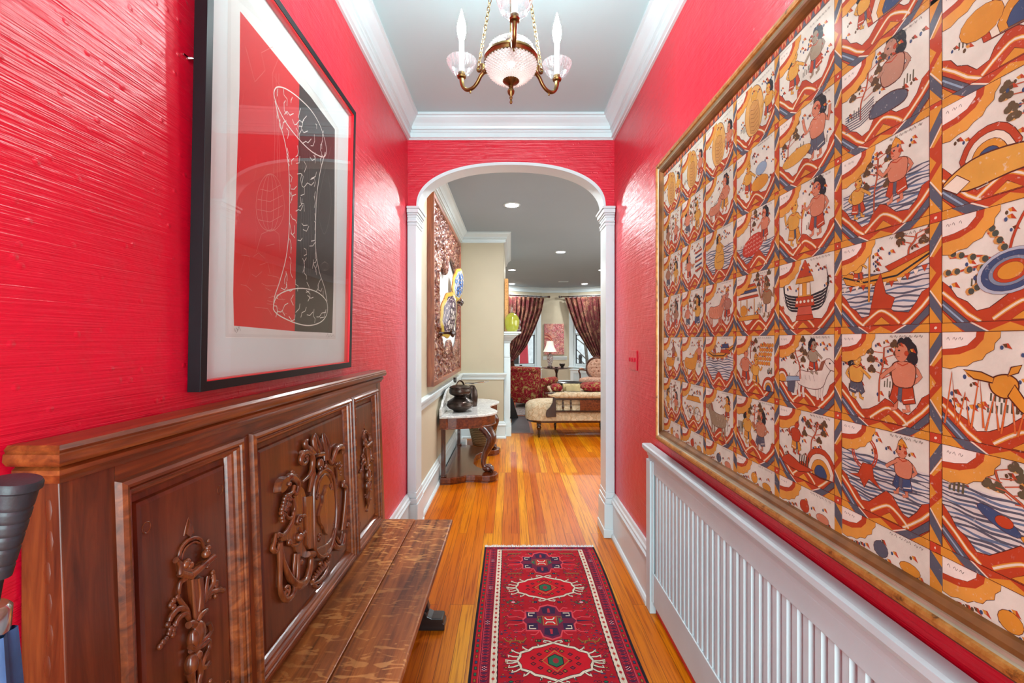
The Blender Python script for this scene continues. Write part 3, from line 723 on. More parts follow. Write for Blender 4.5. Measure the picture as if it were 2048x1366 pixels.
# trestle legs with ogee feet
for yy in (0.86, 2.125):
    out = [(-0.640, 0.055), (-0.60, 0.10), (-0.595, 0.20), (-0.56, 0.30), (-0.60, 0.424), (-0.34, 0.424), (-0.37, 0.33), (-0.42, 0.26), (-0.40, 0.17), (-0.38, 0.085), (-0.40, 0.055)]
    m = MB().prism(out, lambda p: (p[0], yy-0.018, p[1]), lambda p: (p[0], yy+0.018, p[1])); m.build('leg', 'black_oak', settle, bevel=0.003)
    foot = [(-0.690, 0.0), (-0.690, 0.06), (-0.42, 0.075), (-0.395, 0.085), (-0.385, 0.066), (-0.365, 0.056), (-0.318, 0.055), (-0.312, 0.048), (-0.312, 0.034), (-0.306, 0.030), (-0.306, 0.0)]
    m = MB().prism(foot, lambda p: (p[0], yy-0.034, p[1]), lambda p: (p[0], yy+0.034, p[1])); m.build('foot', 'black_oak', settle, bevel=0.003)

def S(px, py):
    z = 0.9
    for _ in range(6):
        xf = backx(z)+0.002; y, z = on_wall(px, py, xf)[1:]
    return (y, z)
def rel_tube(mb, pts, r, d=-0.004, n=9, k=5, flat=1.0):
    q = smoothpath(pts, k); N = len(q)
    rr = r if isinstance(r, (list, tuple)) else [r]*len(pts)
    R = []
    for i in range(N):
        t = i/(N-1)*(len(rr)-1); j = min(int(t), len(rr)-2) if len(rr) > 1 else 0
        R.append(rr[j]+(rr[min(j+1, len(rr)-1)]-rr[j])*(t-j))
    mb.tube([bk(p[0], p[1], d) for p in q], R, n, flat=flat)
def rel_ball(mb, p, ry, rz=None, rd=None, d=-0.004):
    rz = rz or ry; rd = rd or ry
    c = bk(p[0], p[1], d); mb.ball(c, (rd, ry, rz), 12, 8)
def rel_plate(mb, pts, d0, d1, sm=4, ins=0.0):
    q = smoothpath(pts, sm, True) if sm else pts
    cy = sum(p[0] for p in q)/len(q); cz = sum(p[1] for p in q)/len(q)
    mb.prism(q, lambda p: bk(p[0], p[1], d0), lambda p: bk(cy+(p[0]-cy)*(1-ins), cz+(p[1]-cz)*(1-ins), d1))
def spiral(c, r0, turns, a0=0, sgn=1, n=18, sy=1.0):
    return [(c[0]+sy*r0*(1-i/n*0.85)*math.cos(a0+sgn*2*PI*turns*i/n), c[1]+r0*(1-i/n*0.85)*math.sin(a0+sgn*2*PI*turns*i/n)) for i in range(n+1)]
def ornament():
    mb = MB(); G = lambda X, Y: S(300+X/3.95, 1020+Y/3.95)
    g = lambda L: [G(*p) for p in L]
    rel_tube(mb, g([(340, 60), (322, 130), (305, 205)]), [0.001, 0.0025, 0.002], -0.0075); rel_tube(mb, g([(340, 60), (360, 120), (378, 180)]), [0.001, 0.0025, 0.002], -0.0075)
    rel_plate(mb, g([(340, 90), (318, 190), (350, 215), (368, 170)]), -0.009, -0.0045, 0)
    rel_tube(mb, g([(252, 395), (270, 310), (320, 245), (385, 218), (432, 240), (455, 300)]), 0.0042, -0.005)
    rel_tube(mb, g([(278, 392), (292, 330), (330, 280), (380, 252), (418, 262)]), 0.0026, -0.005)
    rel_plate(mb, g([(238, 400), (250, 500), (320, 525), (450, 420), (440, 390), (330, 470)]), -0.009, 0.004, 0)
    rel_tube(mb, g([(244, 500), (285, 512), (322, 520)]), 0.0075, 0.001); rel_tube(mb, g([(322, 520), (410, 445), (497, 372)]), 0.0075, 0.003)
    rel_tube(mb, g([(212, 395), (228, 400), (244, 445), (248, 500)]), [0.006, 0.004, 0.005, 0.006], 0.0)
    for (X, Y, r) in ((282, 430, 0.0085), (318, 436, 0.0075), (300, 405, 0.006), (462, 244, 0.004), (458, 300, 0.007), (446, 345, 0.0095), (458, 446, 0.005)): rel_ball(mb, G(X, Y), r, d=0.001)
    rel_plate(mb, g([(325, 535), (418, 515), (432, 770), (395, 800), (372, 905), (350, 880)]), -0.009, 0.004, 0, 0.08)
    rel_tube(mb, g([(328, 545), (340, 700), (352, 880)]), 0.0035, 0.003); rel_tube(mb, g([(375, 540), (390, 680), (380, 800)]), 0.0025, 0.004)
    rel_tube(mb, g([(296, 540), (258, 570), (246, 620), (248, 665)]), [0.006, 0.005, 0.004, 0.003], -0.002)
    for L in ([(335, 870), (300, 790), (240, 700)], [(335, 880), (300, 790), (240, 780), (190, 830), (168, 880)], [(340, 900), (300, 820), (245, 850), (215, 920)], [(440, 740), (450, 640), (470, 520)], [(438, 735), (470, 650), (512, 575), (510, 505)], [(440, 740), (480, 665), (540, 635), (600, 632)]):
        rel_tube(mb, g(L), [0.003]+[0.0062]*(len(L)-2)+[0.004], -0.002)
    for (X, Y) in ((240, 690), (208, 720), (188, 750), (210, 765), (180, 860), (165, 905), (185, 940), (212, 945), (175, 975), (205, 985), (218, 905), (150, 1020), (128, 1045), (104, 1080), (515, 495), (512, 530), (545, 575), (540, 600), (520, 640), (545, 635), (575, 628), (600, 634), (540, 678), (490, 688)): rel_ball(mb, G(X, Y), 0.0055, 0.0062, 0.005, -0.004)
    rel_tube(mb, g([(372, 880), (390, 840), (410, 815), (445, 790)]), [0.005, 0.007, 0.006, 0.005], 0.002)
    mb.ball(bk(*G(385, 975), 0.0), (0.013, 0.019, 0.026), 16, 10); mb.ball(bk(*G(345, 1030), 0.0), (0.012, 0.010, 0.022), 14, 10)
    rel_tube(mb, g([(310, 1080), (340, 1090), (400, 1040), (470, 960), (455, 895)]), 0.0055, 0.004); rel_tube(mb, g([(300, 910), (325, 895), (352, 905)]), 0.007, 0.003)
    rel_ball(mb, G(365, 1150), 0.010, d=0.004); mb.ball(bk(*G(335, 1215), 0.0), (0.013, 0.013, 0.021), 14, 10)
    rel_tube(mb, g([(325, 1110), (370, 1100), (430, 1060), (465, 1030), (470, 1080), (440, 1150), (412, 1230), (440, 1240), (470, 1205)]), 0.0055, 0.001)
    rel_tube(mb, g([(325, 1270), (340, 1340), (345, 1420), (352, 1500), (362, 1600)]), [0.010, 0.007, 0.008, 0.005, 0.002], -0.001)
    rel_tube(mb, g([(385, 1180), (410, 1280), (392, 1370), (400, 1470), (372, 1560)]), [0.007, 0.006, 0.006, 0.004, 0.002], -0.001)
    for (X, Y) in ((500, 1350), (300, 1390), (318, 1420), (440, 1400), (425, 1440), (360, 1640)): rel_ball(mb, G(X, Y), 0.005, d=-0.005)
    return mb
orn = ornament(); oo = orn.build('carving', 'oak_carved', panel_objs[0], True)
o2 = oo.copy(); COL.objects.link(o2); o2.parent = panel_objs[2]; o2.location = (oo.location.x, oo.location.y+1.103, oo.location.z)
for (dy, po) in ((0.0, panel_objs[0]), (1.103, panel_objs[2])):
    for (y, z) in ((0.815, 1.000), (1.022, 1.000), (0.815, 0.560), (1.022, 0.560)):
        q = [(y+dy+0.0095*math.cos(2*PI*i/16), z+0.0095*math.sin(2*PI*i/16)) for i in range(16)]
        MB().tube([bk(p[0], p[1], -0.0075) for p in q], 0.0014, 6, closed=True).build('dowel', 'oak_carved', po, True)
def cartouche():
    mb = MB(); G = lambda X, Y: S(530+X/3.595, 840+Y/3.595); g = lambda L: [G(*p) for p in L]
    rel_plate(mb, g([(245, 470), (300, 540), (300, 930), (335, 965), (310, 1000), (240, 965), (215, 905), (165, 872), (118, 870), (132, 830), (190, 770), (215, 660), (205, 560)]), -0.009, 0.000, 3, 0.03)
    rel_plate(mb, g([(285, 545), (352, 535), (352, 925), (310, 935), (290, 900)]), -0.009, 0.006, 0, 0.04)
    oval = [(345, 500), (365, 410), (405, 360), (440, 355), (480, 400), (500, 500), (508, 640), (500, 780), (480, 890), (450, 950), (405, 985), (368, 960), (350, 900), (345, 700)]
    rel_plate(mb, g(oval), -0.009, 0.005, 4, 0.02)
    mb.tube([bk(p[0], p[1], 0.005) for p in smoothpath(g(oval), 5, True)], 0.0062, 8, closed=True)
    ov2 = [(370, 520), (385, 440), (415, 395), (445, 395), (470, 440), (478, 500)]
    rel_tube(mb, g(ov2), 0.0036, 0.006); rel_tube(mb, g([(352, 940), (385, 920), (430, 900), (470, 850), (492, 780)]), 0.0045, 0.006)
    rel_plate(mb, g([(430, 462), (452, 500), (478, 520), (482, 600), (480, 700), (462, 780), (450, 815), (430, 832), (412, 812), (398, 770), (378, 740), (370, 690), (380, 640), (398, 590), (402, 540), (418, 510)]), -0.002, 0.0125, 0, 0.03)
    for c, r, a, sg in (((372, 545), 0.014, 1.5, 1), ((480, 735), 0.013, 0.5, -1), ((385, 850), 0.015, 2.4, -1), ((465, 480), 0.013, 4.0, 1)):
        rel_tube(mb, spiral(G(*c), r, 1.6, a, sg), 0.0028, 0.006, k=2)
    # crest: shell of three lobes between scrolls
    for L, r in (([(372, 245), (350, 200), (345, 140), (356, 95)], [0.012, 0.015, 0.011, 0.004]), ([(352, 240), (318, 215), (292, 195), (285, 160), (305, 140)], [0.009, 0.012, 0.010, 0.009, 0.004]), ([(385, 240), (390, 200), (378, 150), (368, 110)], [0.007, 0.009, 0.006, 0.003]),
                 ([(425, 290), (425, 220), (415, 150), (412, 95)], [0.014, 0.013, 0.011, 0.004]), ([(450, 290), (455, 210), (440, 140), (420, 100)], [0.008, 0.008, 0.006, 0.003]), ([(400, 250), (402, 190), (400, 130)], [0.006, 0.006, 0.003])):
        rel_tube(mb, g(L), r, 0.003)
    rel_tube(mb, g([(355, 250), (380, 248), (405, 244)]), 0.009, 0.007)
    mb.ball(bk(*G(390, 315), 0.003), (0.014, 0.016, 0.020), 14, 10); rel_ball(mb, G(372, 350), 0.008, d=0.014); rel_ball(mb, G(412, 335), 0.008, d=0.012)
    rel_tube(mb, g([(345, 300), (345, 360), (352, 400)]), 0.007, 0.003); rel_tube(mb, g([(430, 290), (440, 340), (480, 390), (490, 420)]), 0.007, 0.002)
    rel_tube(mb, spiral(G(285, 278), 0.022, 1.5, 1.2, 1, sy=1.5), [0.009, 0.006, 0.004], 0.002, k=2)
    rel_tube(mb, g([(262, 238), (300, 228), (335, 262), (338, 330), (315, 395), (265, 445)]), [0.009, 0.010, 0.010, 0.009, 0.007, 0.004], 0.003)
    rel_tube(mb, g([(345, 380), (335, 440), (318, 520)]), [0.010, 0.009, 0.006], 0.001)
    rel_tube(mb, g([(452, 270), (475, 310), (490, 270), (510, 215), (540, 190), (558, 205), (560, 245)]), [0.006, 0.008, 0.009, 0.010, 0.012, 0.010, 0.006], 0.002)
    for (X, Y, r) in ((540, 310, .006), (552, 330, .006), (540, 350, .006), (545, 375, .005), (520, 320, .006), (548, 395, .004), (460, 185, .006), (462, 205, .006), (200, 385, .008), (197, 372, .006)): rel_ball(mb, G(X, Y), r, d=0.0)
    rel_tube(mb, g([(260, 450), (235, 400), (205, 395)]), 0.004, 0.0)
    # hooked leaf left and hanging grapes
    rel_plate(mb, g([(85, 525), (92, 460), (120, 415), (165, 402), (150, 470), (118, 520)]), -0.009, 0.012, 3, 0.15)
    rel_tube(mb, g([(118, 525), (150, 440), (175, 410), (215, 425), (240, 470), (222, 530), (205, 500)]), [0.004, 0.010, 0.013, 0.011, 0.008, 0.007, 0.003], 0.002)
    rel_ball(mb, G(147, 460), 0.007, d=0.013)
    rel_tube(mb, g([(205, 470), (190, 520), (150, 540)]), 0.006, 0.004)
    for i, (X, Y) in enumerate(((150, 545), (172, 545), (140, 565), (162, 568), (135, 590), (158, 600), (178, 570), (130, 615), (150, 622), (122, 640), (142, 645), (118, 668), (132, 680), (122, 705), (126, 725), (172, 610))): rel_ball(mb, G(X, Y), 0.0072, 0.0078, 0.008, 0.002)
    rel_tube(mb, g([(205, 560), (218, 640), (195, 700), (165, 700), (150, 670)]), 0.005, 0.0)
    rel_tube(mb, g([(210, 660), (192, 745), (135, 825), (100, 820), (90, 850)]), [0.006, 0.007, 0.006, 0.006, 0.005], 0.0)
    rel_tube(mb, spiral(G(245, 722), 0.014, 1.3, 0.5, 1, sy=1.3), 0.005, 0.003, k=2); rel_ball(mb, G(245, 720), 0.007, d=0.006)
    rel_tube(mb, g([(262, 700), (290, 690), (296, 790), (268, 812), (250, 780)]), 0.0055, 0.001)
    rel_ball(mb, G(240, 842), 0.013, d=0.004); rel_ball(mb, G(262, 828), 0.008, d=0.006); rel_ball(mb, G(265, 1025), 0.009, d=-0.002); rel_ball(mb, G(172, 880), 0.009, d=0.002)
    rel_tube(mb, g([(170, 870), (200, 900), (245, 885), (262, 850)]), 0.005, 0.001)
    # lower straps
    rel_tube(mb, g([(85, 815), (72, 880), (60, 925), (85, 945), (105, 890)]), [0.004, 0.006, 0.008, 0.007, 0.008], 0.0)
    rel_tube(mb, g([(104, 880), (105, 980), (108, 1090), (108, 1200), (125, 1270), (160, 1290), (200, 1245), (228, 1150), (236, 1050), (236, 960)]), [0.010, 0.008, 0.007, 0.007, 0.008, 0.010, 0.009, 0.008, 0.007, 0.007], 0.002)
    rel_tube(mb, g([(116, 900), (130, 1000), (160, 1090), (200, 1160), (250, 1185), (295, 1150), (322, 1070), (332, 1000), (328, 965)]), [0.006, 0.007, 0.009, 0.012, 0.014, 0.013, 0.011, 0.009, 0.011], 0.001)
    rel_tube(mb, g([(190, 1175), (250, 1215), (300, 1170), (318, 1080)]), 0.005, 0.0); rel_tube(mb, g([(205, 1150), (212, 1050), (222, 960)]), 0.006, 0.0)
    rel_tube(mb, spiral(G(145, 1240), 0.016, 1.4, 2.0, -1, sy=1.3), 0.005, 0.005, k=2)
    rel_ball(mb, G(345, 965), 0.011, d=0.002); rel_tube(mb, g([(305, 965), (340, 960)]), 0.009, 0.003)
    # feather lower right
    for i in range(9):
        t = i/8; c = (345+105*t, 1165-125*t); rel_tube(mb, g([c, (c[0]+14, c[1]-22-6*math.sin(t*3)), (c[0]+10, c[1]-44-14*math.sin(PI*t))]), [0.007, 0.007, 0.003], -0.002)
    rel_tube(mb, g([(340, 1180), (390, 1160), (430, 1110), (458, 1045)]), [0.003, 0.008, 0.009, 0.003], 0.0)
    rel_tube(mb, g([(365, 1190), (390, 1200), (412, 1165), (408, 1130)]), 0.006, -0.002); rel_ball(mb, G(405, 1030), 0.009, d=-0.002); rel_ball(mb, G(465, 978), 0.010, d=-0.002)
    # right-hand straps
    rel_tube(mb, g([(572, 440), (562, 470), (585, 490), (580, 600), (570, 700), (558, 795)]), [0.006, 0.008, 0.009, 0.008, 0.008, 0.006], 0.0)
    rel_tube(mb, g([(598, 620), (585, 700), (572, 790)]), [0.003, 0.006, 0.006], 0.0)
    rel_tube(mb, g([(492, 790), (490, 860), (510, 910), (545, 915), (565, 860), (575, 815)]), [0.005, 0.007, 0.010, 0.012, 0.010, 0.006], 0.001)
    rel_tube(mb, g([(505, 840), (530, 880), (548, 830), (552, 800)]), 0.006, 0.004); rel_ball(mb, G(492, 905), 0.009, d=0.0); rel_ball(mb, G(595, 755), 0.011, d=0.0)
    for (X, Y, r) in ((515, 490, .009), (516, 470, .007), (520, 580, .008), (518, 615, .010), (515, 765, .009), (500, 790, .008)): rel_ball(mb, G(X, Y), r, d=-0.002)
    rel_tube(mb, g([(505, 520), (528, 440), (522, 340)]), 0.003, -0.004)
    return mb
cartouche().build('cartouche_carving', 'oak_carved', panel_objs[1], True)

# ================================================================== framed red and black print
Y0P, Y1P, Z0P, Z1P = 0.994, 1.936, 1.222, 2.305
def ptx(z): return -0.679+0.0187*(z-Z0P)
def pf(y, z, d=0.0): return (ptx(z)+d, y, z)
pr = thing('framed_print', 'large framed red and black print under glass in a black frame with red liner', 'framed picture', (-0.70, 1.465, Z0P))
m = rectloft(MB(), Y0P, Y1P, Z0P, Z1P, [(0.022, -0.0285), (0, -0.0285), (0, 0.0), (0.0215, 0.0), (0.0215, -0.003)], pf, False); m.build('frame', 'black_frame', pr, bevel=0.0006)
m = rectloft(MB(), Y0P, Y1P, Z0P, Z1P, [(0.0215, -0.002), (0.0235, -0.002), (0.0245, -0.022), (0.0215, -0.024)], pf, False); m.build('liner', 'red_liner', pr)
m = MB(); m.add([pf(Y0P+0.022, Z0P+0.022, -0.0225), pf(Y1P-0.022, Z0P+0.022, -0.0225), pf(Y1P-0.022, Z1P-0.022, -0.0225), pf(Y0P+0.022, Z1P-0.022, -0.0225)], [(0, 1, 2, 3)])
m.build('mat', 'mat_board', pr)
m = MB(); ys = (Y0P+0.023, Y1P-0.023); zs = (Z0P+0.023, Z1P-0.023)
m.add([pf(y, z, d) for d in (-0.008, -0.006) for y in ys for z in zs], [(0, 1, 3, 2), (4, 6, 7, 5), (0, 4, 5, 1), (2, 3, 7, 6), (0, 2, 6, 4), (1, 5, 7, 3)])
m.build('glazing', 'pane', pr)
def A(X, Y):
    """zoomed drawing coordinates -> point of the mat plane"""
    px = 370+X/1.7086; py = Y/1.7086; z = 1.7
    for _ in range(6):
        y, z = on_wall(px, py, ptx(z)-0.021)[1:]
    return (y, z)
P = Paint(lambda y, z, d: pf(y, z, -0.0222+d), 8e-6)
rnd = random.Random(5)
def a(L): return [A(*p) for p in L]
sheet = a([(148, 0), (140, 1155), (300, 1157), (516, 1162), (522, 560), (526, 440), (440, 310), (380, 240), (260, 60), (190, -40)])
P.poly(sheet, (228, 226, 222))
P.line(a([(140, 1153), (300, 1155), (516, 1160)]), 0.0022, (248, 248, 246)); P.line(a([(524, 440), (470, 350), (390, 245), (300, 120)]), 0.002, (206, 204, 200))
sh2 = a([(160, -20), (150, 1140), (514, 1148), (518, 445), (430, 300), (300, 110)]); P.poly(sh2, (236, 234, 230))
red = a([(190, 38), (188, 300), (178, 600), (168, 900), (166, 1000), (169, 1113), (376, 1132), (380, 900), (386, 700), (389, 500), (392, 288)]); P.poly(red, (226, 40, 46))
blk = a([(392, 286), (389, 500), (386, 700), (380, 900), (376, 1132), (504, 1138), (508, 1000), (512, 700), (513, 442), (470, 385), (430, 330)]); P.poly(blk, (66, 58, 56))
for _ in range(26):   # pale brushed streaks of the red field
    X = rnd.uniform(180, 370); Y = rnd.uniform(300, 1090); l = rnd.uniform(20, 90)
    P.line(a([(X, Y), (X+rnd.uniform(-8, 8), Y+l*0.5), (X+rnd.uniform(-20, 14), Y+l)]), 0.0016, (232, 74, 76))
thin = (238, 150, 144); tg = (142, 134, 130)
# faint balloon-shaped wire cage
cx, cy = 292, 692
for k in (1.0, 0.62, 0.24):
    P.line(a([(cx+48*k*math.sin(t)*(1-0.12*math.cos(t)), cy-98*math.cos(t)) for t in [2*PI*i/36 for i in range(36)]]), 0.0011, thin, True)
for q in (-60, -25, 10, 45): P.line(a([(cx-44*math.sqrt(max(0, 1-(q/98)**2)), cy+q+14), (cx, cy+q+22), (cx+44*math.sqrt(max(0, 1-(q/98)**2)), cy+q)]), 0.001, thin)
for (x0, x1) in ((300, 308), (312, 316), (322, 322)): P.line(a([(x0, 250), (x1, 480), (x0+4, 606)]), 0.001, thin)
P.line(a([(245, 860), (262, 800), (300, 782), (322, 800), (326, 860)]), 0.001, thin); P.line(a([(208, 160), (240, 280), (275, 240), (262, 180), (300, 160), (320, 200), (300, 250), (330, 300)]), 0.001, thin)
for k in range(16):
    X = rnd.uniform(190, 330); Y = rnd.uniform(830, 1090); P.line(a([(X, Y), (X+rnd.uniform(10, 50), Y+rnd.uniform(-14, 14)), (X+rnd.uniform(20, 60), Y+rnd.uniform(-10, 30))]), 0.0009, thin)
for k in range(5): P.line(smoothpath(a([(400+k*7, 480), (402+k*6, 640), (396+k*9, 800), (404+k*6, 940)]), 4), 0.0009, tg)
for k in range(4): P.line(a([(478+10*k*math.cos(t)*0.5, 905+14*math.sin(t)+k*2) for t in [2*PI*i/20 for i in range(20)]]), 0.0009, tg, True)
P.line(smoothpath(a([(500, 500), (470, 620), (456, 720), (478, 800), (500, 700), (490, 600)]), 5), 0.0009, tg)
# big white bone-like tube
W = (244, 238, 230)
top = [(306, 330), (308, 305), (322, 297), (350, 306), (390, 335), (430, 375), (458, 420), (476, 470), (484, 512), (478, 534), (462, 534), (430, 515), (392, 478), (350, 425), (322, 375)]
P.line(smoothpath(a(top), 6, True), 0.0036, W, True)
P.line(smoothpath(a([(308, 345), (325, 420), (345, 500), (356, 590), (358, 700), (356, 790), (346, 880), (325, 960), (308, 1010), (303, 1045)]), 6), 0.0036, W)
P.line(smoothpath(a([(480, 520), (462, 590), (450, 680), (447, 780), (448, 860), (460, 930), (478, 985), (486, 1030)]), 6), 0.0036, W)
P.line(smoothpath(a([(303, 1045), (318, 1010), (360, 990), (410, 986), (455, 1000), (484, 1030), (486, 1070), (468, 1098), (430, 1112), (385, 1106), (335, 1085), (308, 1065)]), 6, True), 0.0036, W, True)
rows = 27
for r_i in range(rows):
    Y = 318+(1090-318)*(r_i+0.5)/rows
    if Y < 470: xl = 316+max(0, (Y-400))*0.35; xr = min(470, 330+(Y-300)*1.02)
    elif Y < 560: xl, xr = 348, 468
    elif Y < 900: xl, xr = 362, 446
    else: xl, xr = 362-(Y-900)*0.40, 446+(Y-900)*0.22
    xl = max(xl, 310); xr = min(xr, 480)
    nc = max(2, int((xr-xl)/40))
    for c_i in range(nc+1):
        X = xl+(xr-xl)*c_i/nc+rnd.uniform(-5, 5); pts = [(X, Y+rnd.uniform(-12, 12))]; ang = rnd.choice((1.2, 1.9, -1.3, 0.4, 2.7))+rnd.uniform(-.4, .4)
        for q in range(rnd.choice((2, 3, 3))):
            st = rnd.uniform(12, 26); pts.append((min(max(pts[-1][0]+st*0.6*math.cos(ang), xl), xr), pts[-1][1]+st*math.sin(ang))); ang += rnd.choice((-1, 1))*rnd.uniform(0.6, 1.4)
        P.line(a(pts), 0.0026, W)
# pencil edition number and signature scrawls
pen = (120, 112, 110)
P.line(smoothpath(a([(168, 1122), (172, 1134), (176, 1120), (180, 1130), (184, 1118), (190, 1130)]), 3), 0.001, pen); P.line(a([(176, 1138), (186, 1112)]), 0.001, pen)
P.line(smoothpath(a([(484, 1150), (488, 1140), (492, 1152), (496, 1142), (500, 1150), (506, 1144), (510, 1150)]), 3), 0.0012, pen)
P.mb.build('print_sheet', 'print_ink', pr, fixn=False)

s = thing('wall_hook', 'small clear and metal picture hook screwed beside the print frame', 'hook', on_wall(376, 117, -0.709))
m = MB().lathe([(0, -0.004), (0.004, -0.002), (0.003, 0.010), (0.0012, 0.012), (0.0012, 0.02)], n=12, axis='x'); m.build('screw', 'chrome', s, True, local=True)
m = MB().box(0, 0.003, -0.016, 0.003, -0.002, 0.002); m.build('plate', 'chrome', s, local=True)

# ================================================================== painted cloth in gilt frame
FY0, FY1, FZ0, FZ1 = 0.215, 2.068, 0.878, 2.135
CXP = 0.674
tp = thing('painted_cloth', 'large framed cloth painted with a grid of ochre, red and blue story scenes', 'framed picture', (0.70, 1.14, FZ0))
def tf(y, z, d=0.0): return (0.652-d, y, z)       # d positive = towards the hall
m = rectloft(MB(), FY0, FY1, FZ0, FZ1, [(0.0, -0.056), (0.0, -0.022), (0.003, -0.016), (0.010, -0.014), (0.0115, -0.012)], tf, False); m.build('outer_edge', 'gilt_dark', tp)
m = rectloft(MB(), FY0, FY1, FZ0, FZ1, [(0.0115, -0.014), (0.0125, -0.006), (0.016, 0.0), (0.024, 0.002), (0.030, 0.0), (0.032, -0.005)], tf, False); m.build('gilt_moulding', 'gilt', tp)
m = rectloft(MB(), FY0, FY1, FZ0, FZ1, [(0.032, -0.005), (0.034, -0.010), (0.038, -0.0125), (0.042, -0.011), (0.044, -0.007)], tf, False); m.build('silvered_cove', 'gilt_pale', tp)
m = rectloft(MB(), FY0, FY1, FZ0, FZ1, [(0.044, -0.007), (0.046, -0.005), (0.052, -0.008), (0.060, -0.015), (0.0625, -0.0225)], tf, False); m.build('inner_bevel', 'gilt_brown', tp)
CY0, CY1, CZ0, CZ1 = FY0+0.060, FY1-0.060+0.002, FZ0+0.060, FZ1-0.060
m = MB().box(0.6695, 0.6715, CY0, CY1, CZ0, CZ1); m.build('glazing', 'museum_glass', tp)

OC = (206, 138, 44); RD = (178, 62, 26); GB = (84, 86, 98); BL = (58, 74, 108); CR = (222, 208, 186); BR = (92, 66, 40); PK = (200, 124, 92); YO = (208, 152, 62); TN = (160, 124, 84); BK = (38, 34, 38); LB = (140, 160, 178); DK = (84, 34, 18); GR = (150, 134, 110)
TW, TH = 0.2155, 0.1745
def tcoord(u, v, d): return (CXP-d, 2.0145-u, v)     # u metres from the far edge, v = height
P = Paint(tcoord, 3.0e-6); R = random.Random(11)
P.poly([(-0.004, 0.93), (1.80, 0.93), (1.80, 2.09), (-0.004, 2.09)], (216, 212, 196))
class Cell:
    def __init__(s, c, r): s.u0 = c*TW+0.011; s.v0 = 2.053-(r+1)*TH+0.007; s.w = TW-0.022; s.h = TH-0.014
    def m(s, p): return (s.u0+p[0]*s.w, s.v0+p[1]*s.h)
    def P(s, pts, col, o=0.0007, sm=0): P.shape([s.m(p) for p in pts], col, o, DK, sm)
    def L(s, pts, w, col, o=0.0, sm=0):
        q = [s.m(p) for p in pts]
        if sm: q = smoothpath(q, sm)
        ww = w if not isinstance(w, list) else [w[min(int(i/(len(q)-1)*(len(w)-1)+0.5), len(w)-1)] for i in range(len(q))]
        if isinstance(ww, list): P.line(q, ww, col)
        else: P.line(q, ww, col, False, o, DK)
    def E(s, x, y, rx, ry, col, rot=0, o=0.0007, n=14): x, y = s.m((x, y)); P.ell(x, y, rx*s.w, ry*s.h, col, rot, n, o, DK)
def seed(c, x, y, k=1.0, f=1):
    a, b_ = c.m((x, y)); q = 0.0062*k
    P.poly([(a-q*f, b_+q*0.5), (a+q*0.2*f, b_+q*0.75), (a+q*1.15*f, b_-q*0.75), (a, b_-q*0.35)], RD)
    P.poly([(a-q*f, b_+q*0.5), (a-q*0.1*f, b_+q*0.55), (a, b_-q*0.35), (a-q*0.5*f, b_-q*0.3)], OC if R.random() < 0.5 else BR)
    P.ell(a-q*1.25*f, b_-q*0.35, q*0.42, q*0.55, BL if R.random() < 0.75 else BR, 0, 8)
def script(c, x0, x1, y, h=0.03):
    n = int((x1-x0)/0.05)
    for i in range(n):
        x = x0+i*0.05+R.uniform(0, 0.01)
        c.L([(x, y), (x+0.012, y+h), (x+0.022, y-h*0.4), (x+0.034, y+h*0.7)][:R.choice((3, 4, 4))], 0.0008, (96, 84, 74), sm=2)
def cloud(c):
    pts = []
    for i in range(11):
        t = -PI/2*0.0-(PI/2)*i/10; r = 1.0+0.05*(i % 2)
        pts.append((0.42*math.cos(t)*r if i < 10 else 0.0, 1.0+0.34*math.sin(t)*r))
    c.P([(0, 1)]+[(0.44, 1.0)]+pts[1:]+[(0, 0.66)], (214, 148, 60), 0.0005)
    c.P([(0, 1), (0.33, 1.0), (0.32, 0.93), (0.26, 0.85), (0.14, 0.79), (0, 0.775)], RD, 0)
    c.P([(0, 1), (0.27, 1.0), (0.265, 0.95), (0.20, 0.875), (0.10, 0.845), (0, 0.835)], (228, 218, 204), 0.0003)
    script(c, 0.03, 0.22, 0.93, 0.022)
def hills(c, var):
    j = lambda: R.uniform(-0.025, 0.025)
    hx = 0.55+0.08*R.uniform(-1, 1); hh = 0.24+0.06*R.random()
    c.P([(0, 0.40+j()), (0.07, 0.33), (0.12, 0.24), (0.20, 0.19), (0.27, 0.10), (0.36, 0.12), (hx-0.13, hh-0.06), (hx-0.04, hh+0.03), (hx+0.03, hh), (hx+0.14, 0.15), (0.80, 0.13), (0.88, 0.22+j()), (0.93, 0.33), (1, 0.38+j()), (1, 0), (0, 0)], RD)
    for k, (w, col) in enumerate(((0.0062, OC), (0.0030, CR))):
        c.L([(0.0, 0.30), (0.10, 0.20), (0.20, 0.08), (0.30, 0.0)], w, col); c.L([(1.0, 0.27), (0.93, 0.18), (0.82, 0.07), (0.74, 0.0)], w, col)
        c.L([(hx-0.22, 0.02), (hx-0.10, 0.12), (hx, 0.17), (hx+0.12, 0.10), (hx+0.20, 0.02)], w, col, sm=3)
    c.P([(hx-0.10, 0.01), (hx, 0.10), (hx+0.10, 0.01)], OC)
    c.P([(0, 0.23), (0.0, 0.13), (0.12, 0.0), (0.22, 0.0)], GB); c.L([(0, 0.185), (0.17, 0.0)], 0.0026, LB)
    c.P([(0, 0.11), (0, 0), (0.09, 0)], OC)
    c.P([(1, 0.20), (1, 0.10), (0.90, 0.0), (0.82, 0.0)], GB); c.P([(1, 0.09), (1, 0), (0.92, 0)], OC)
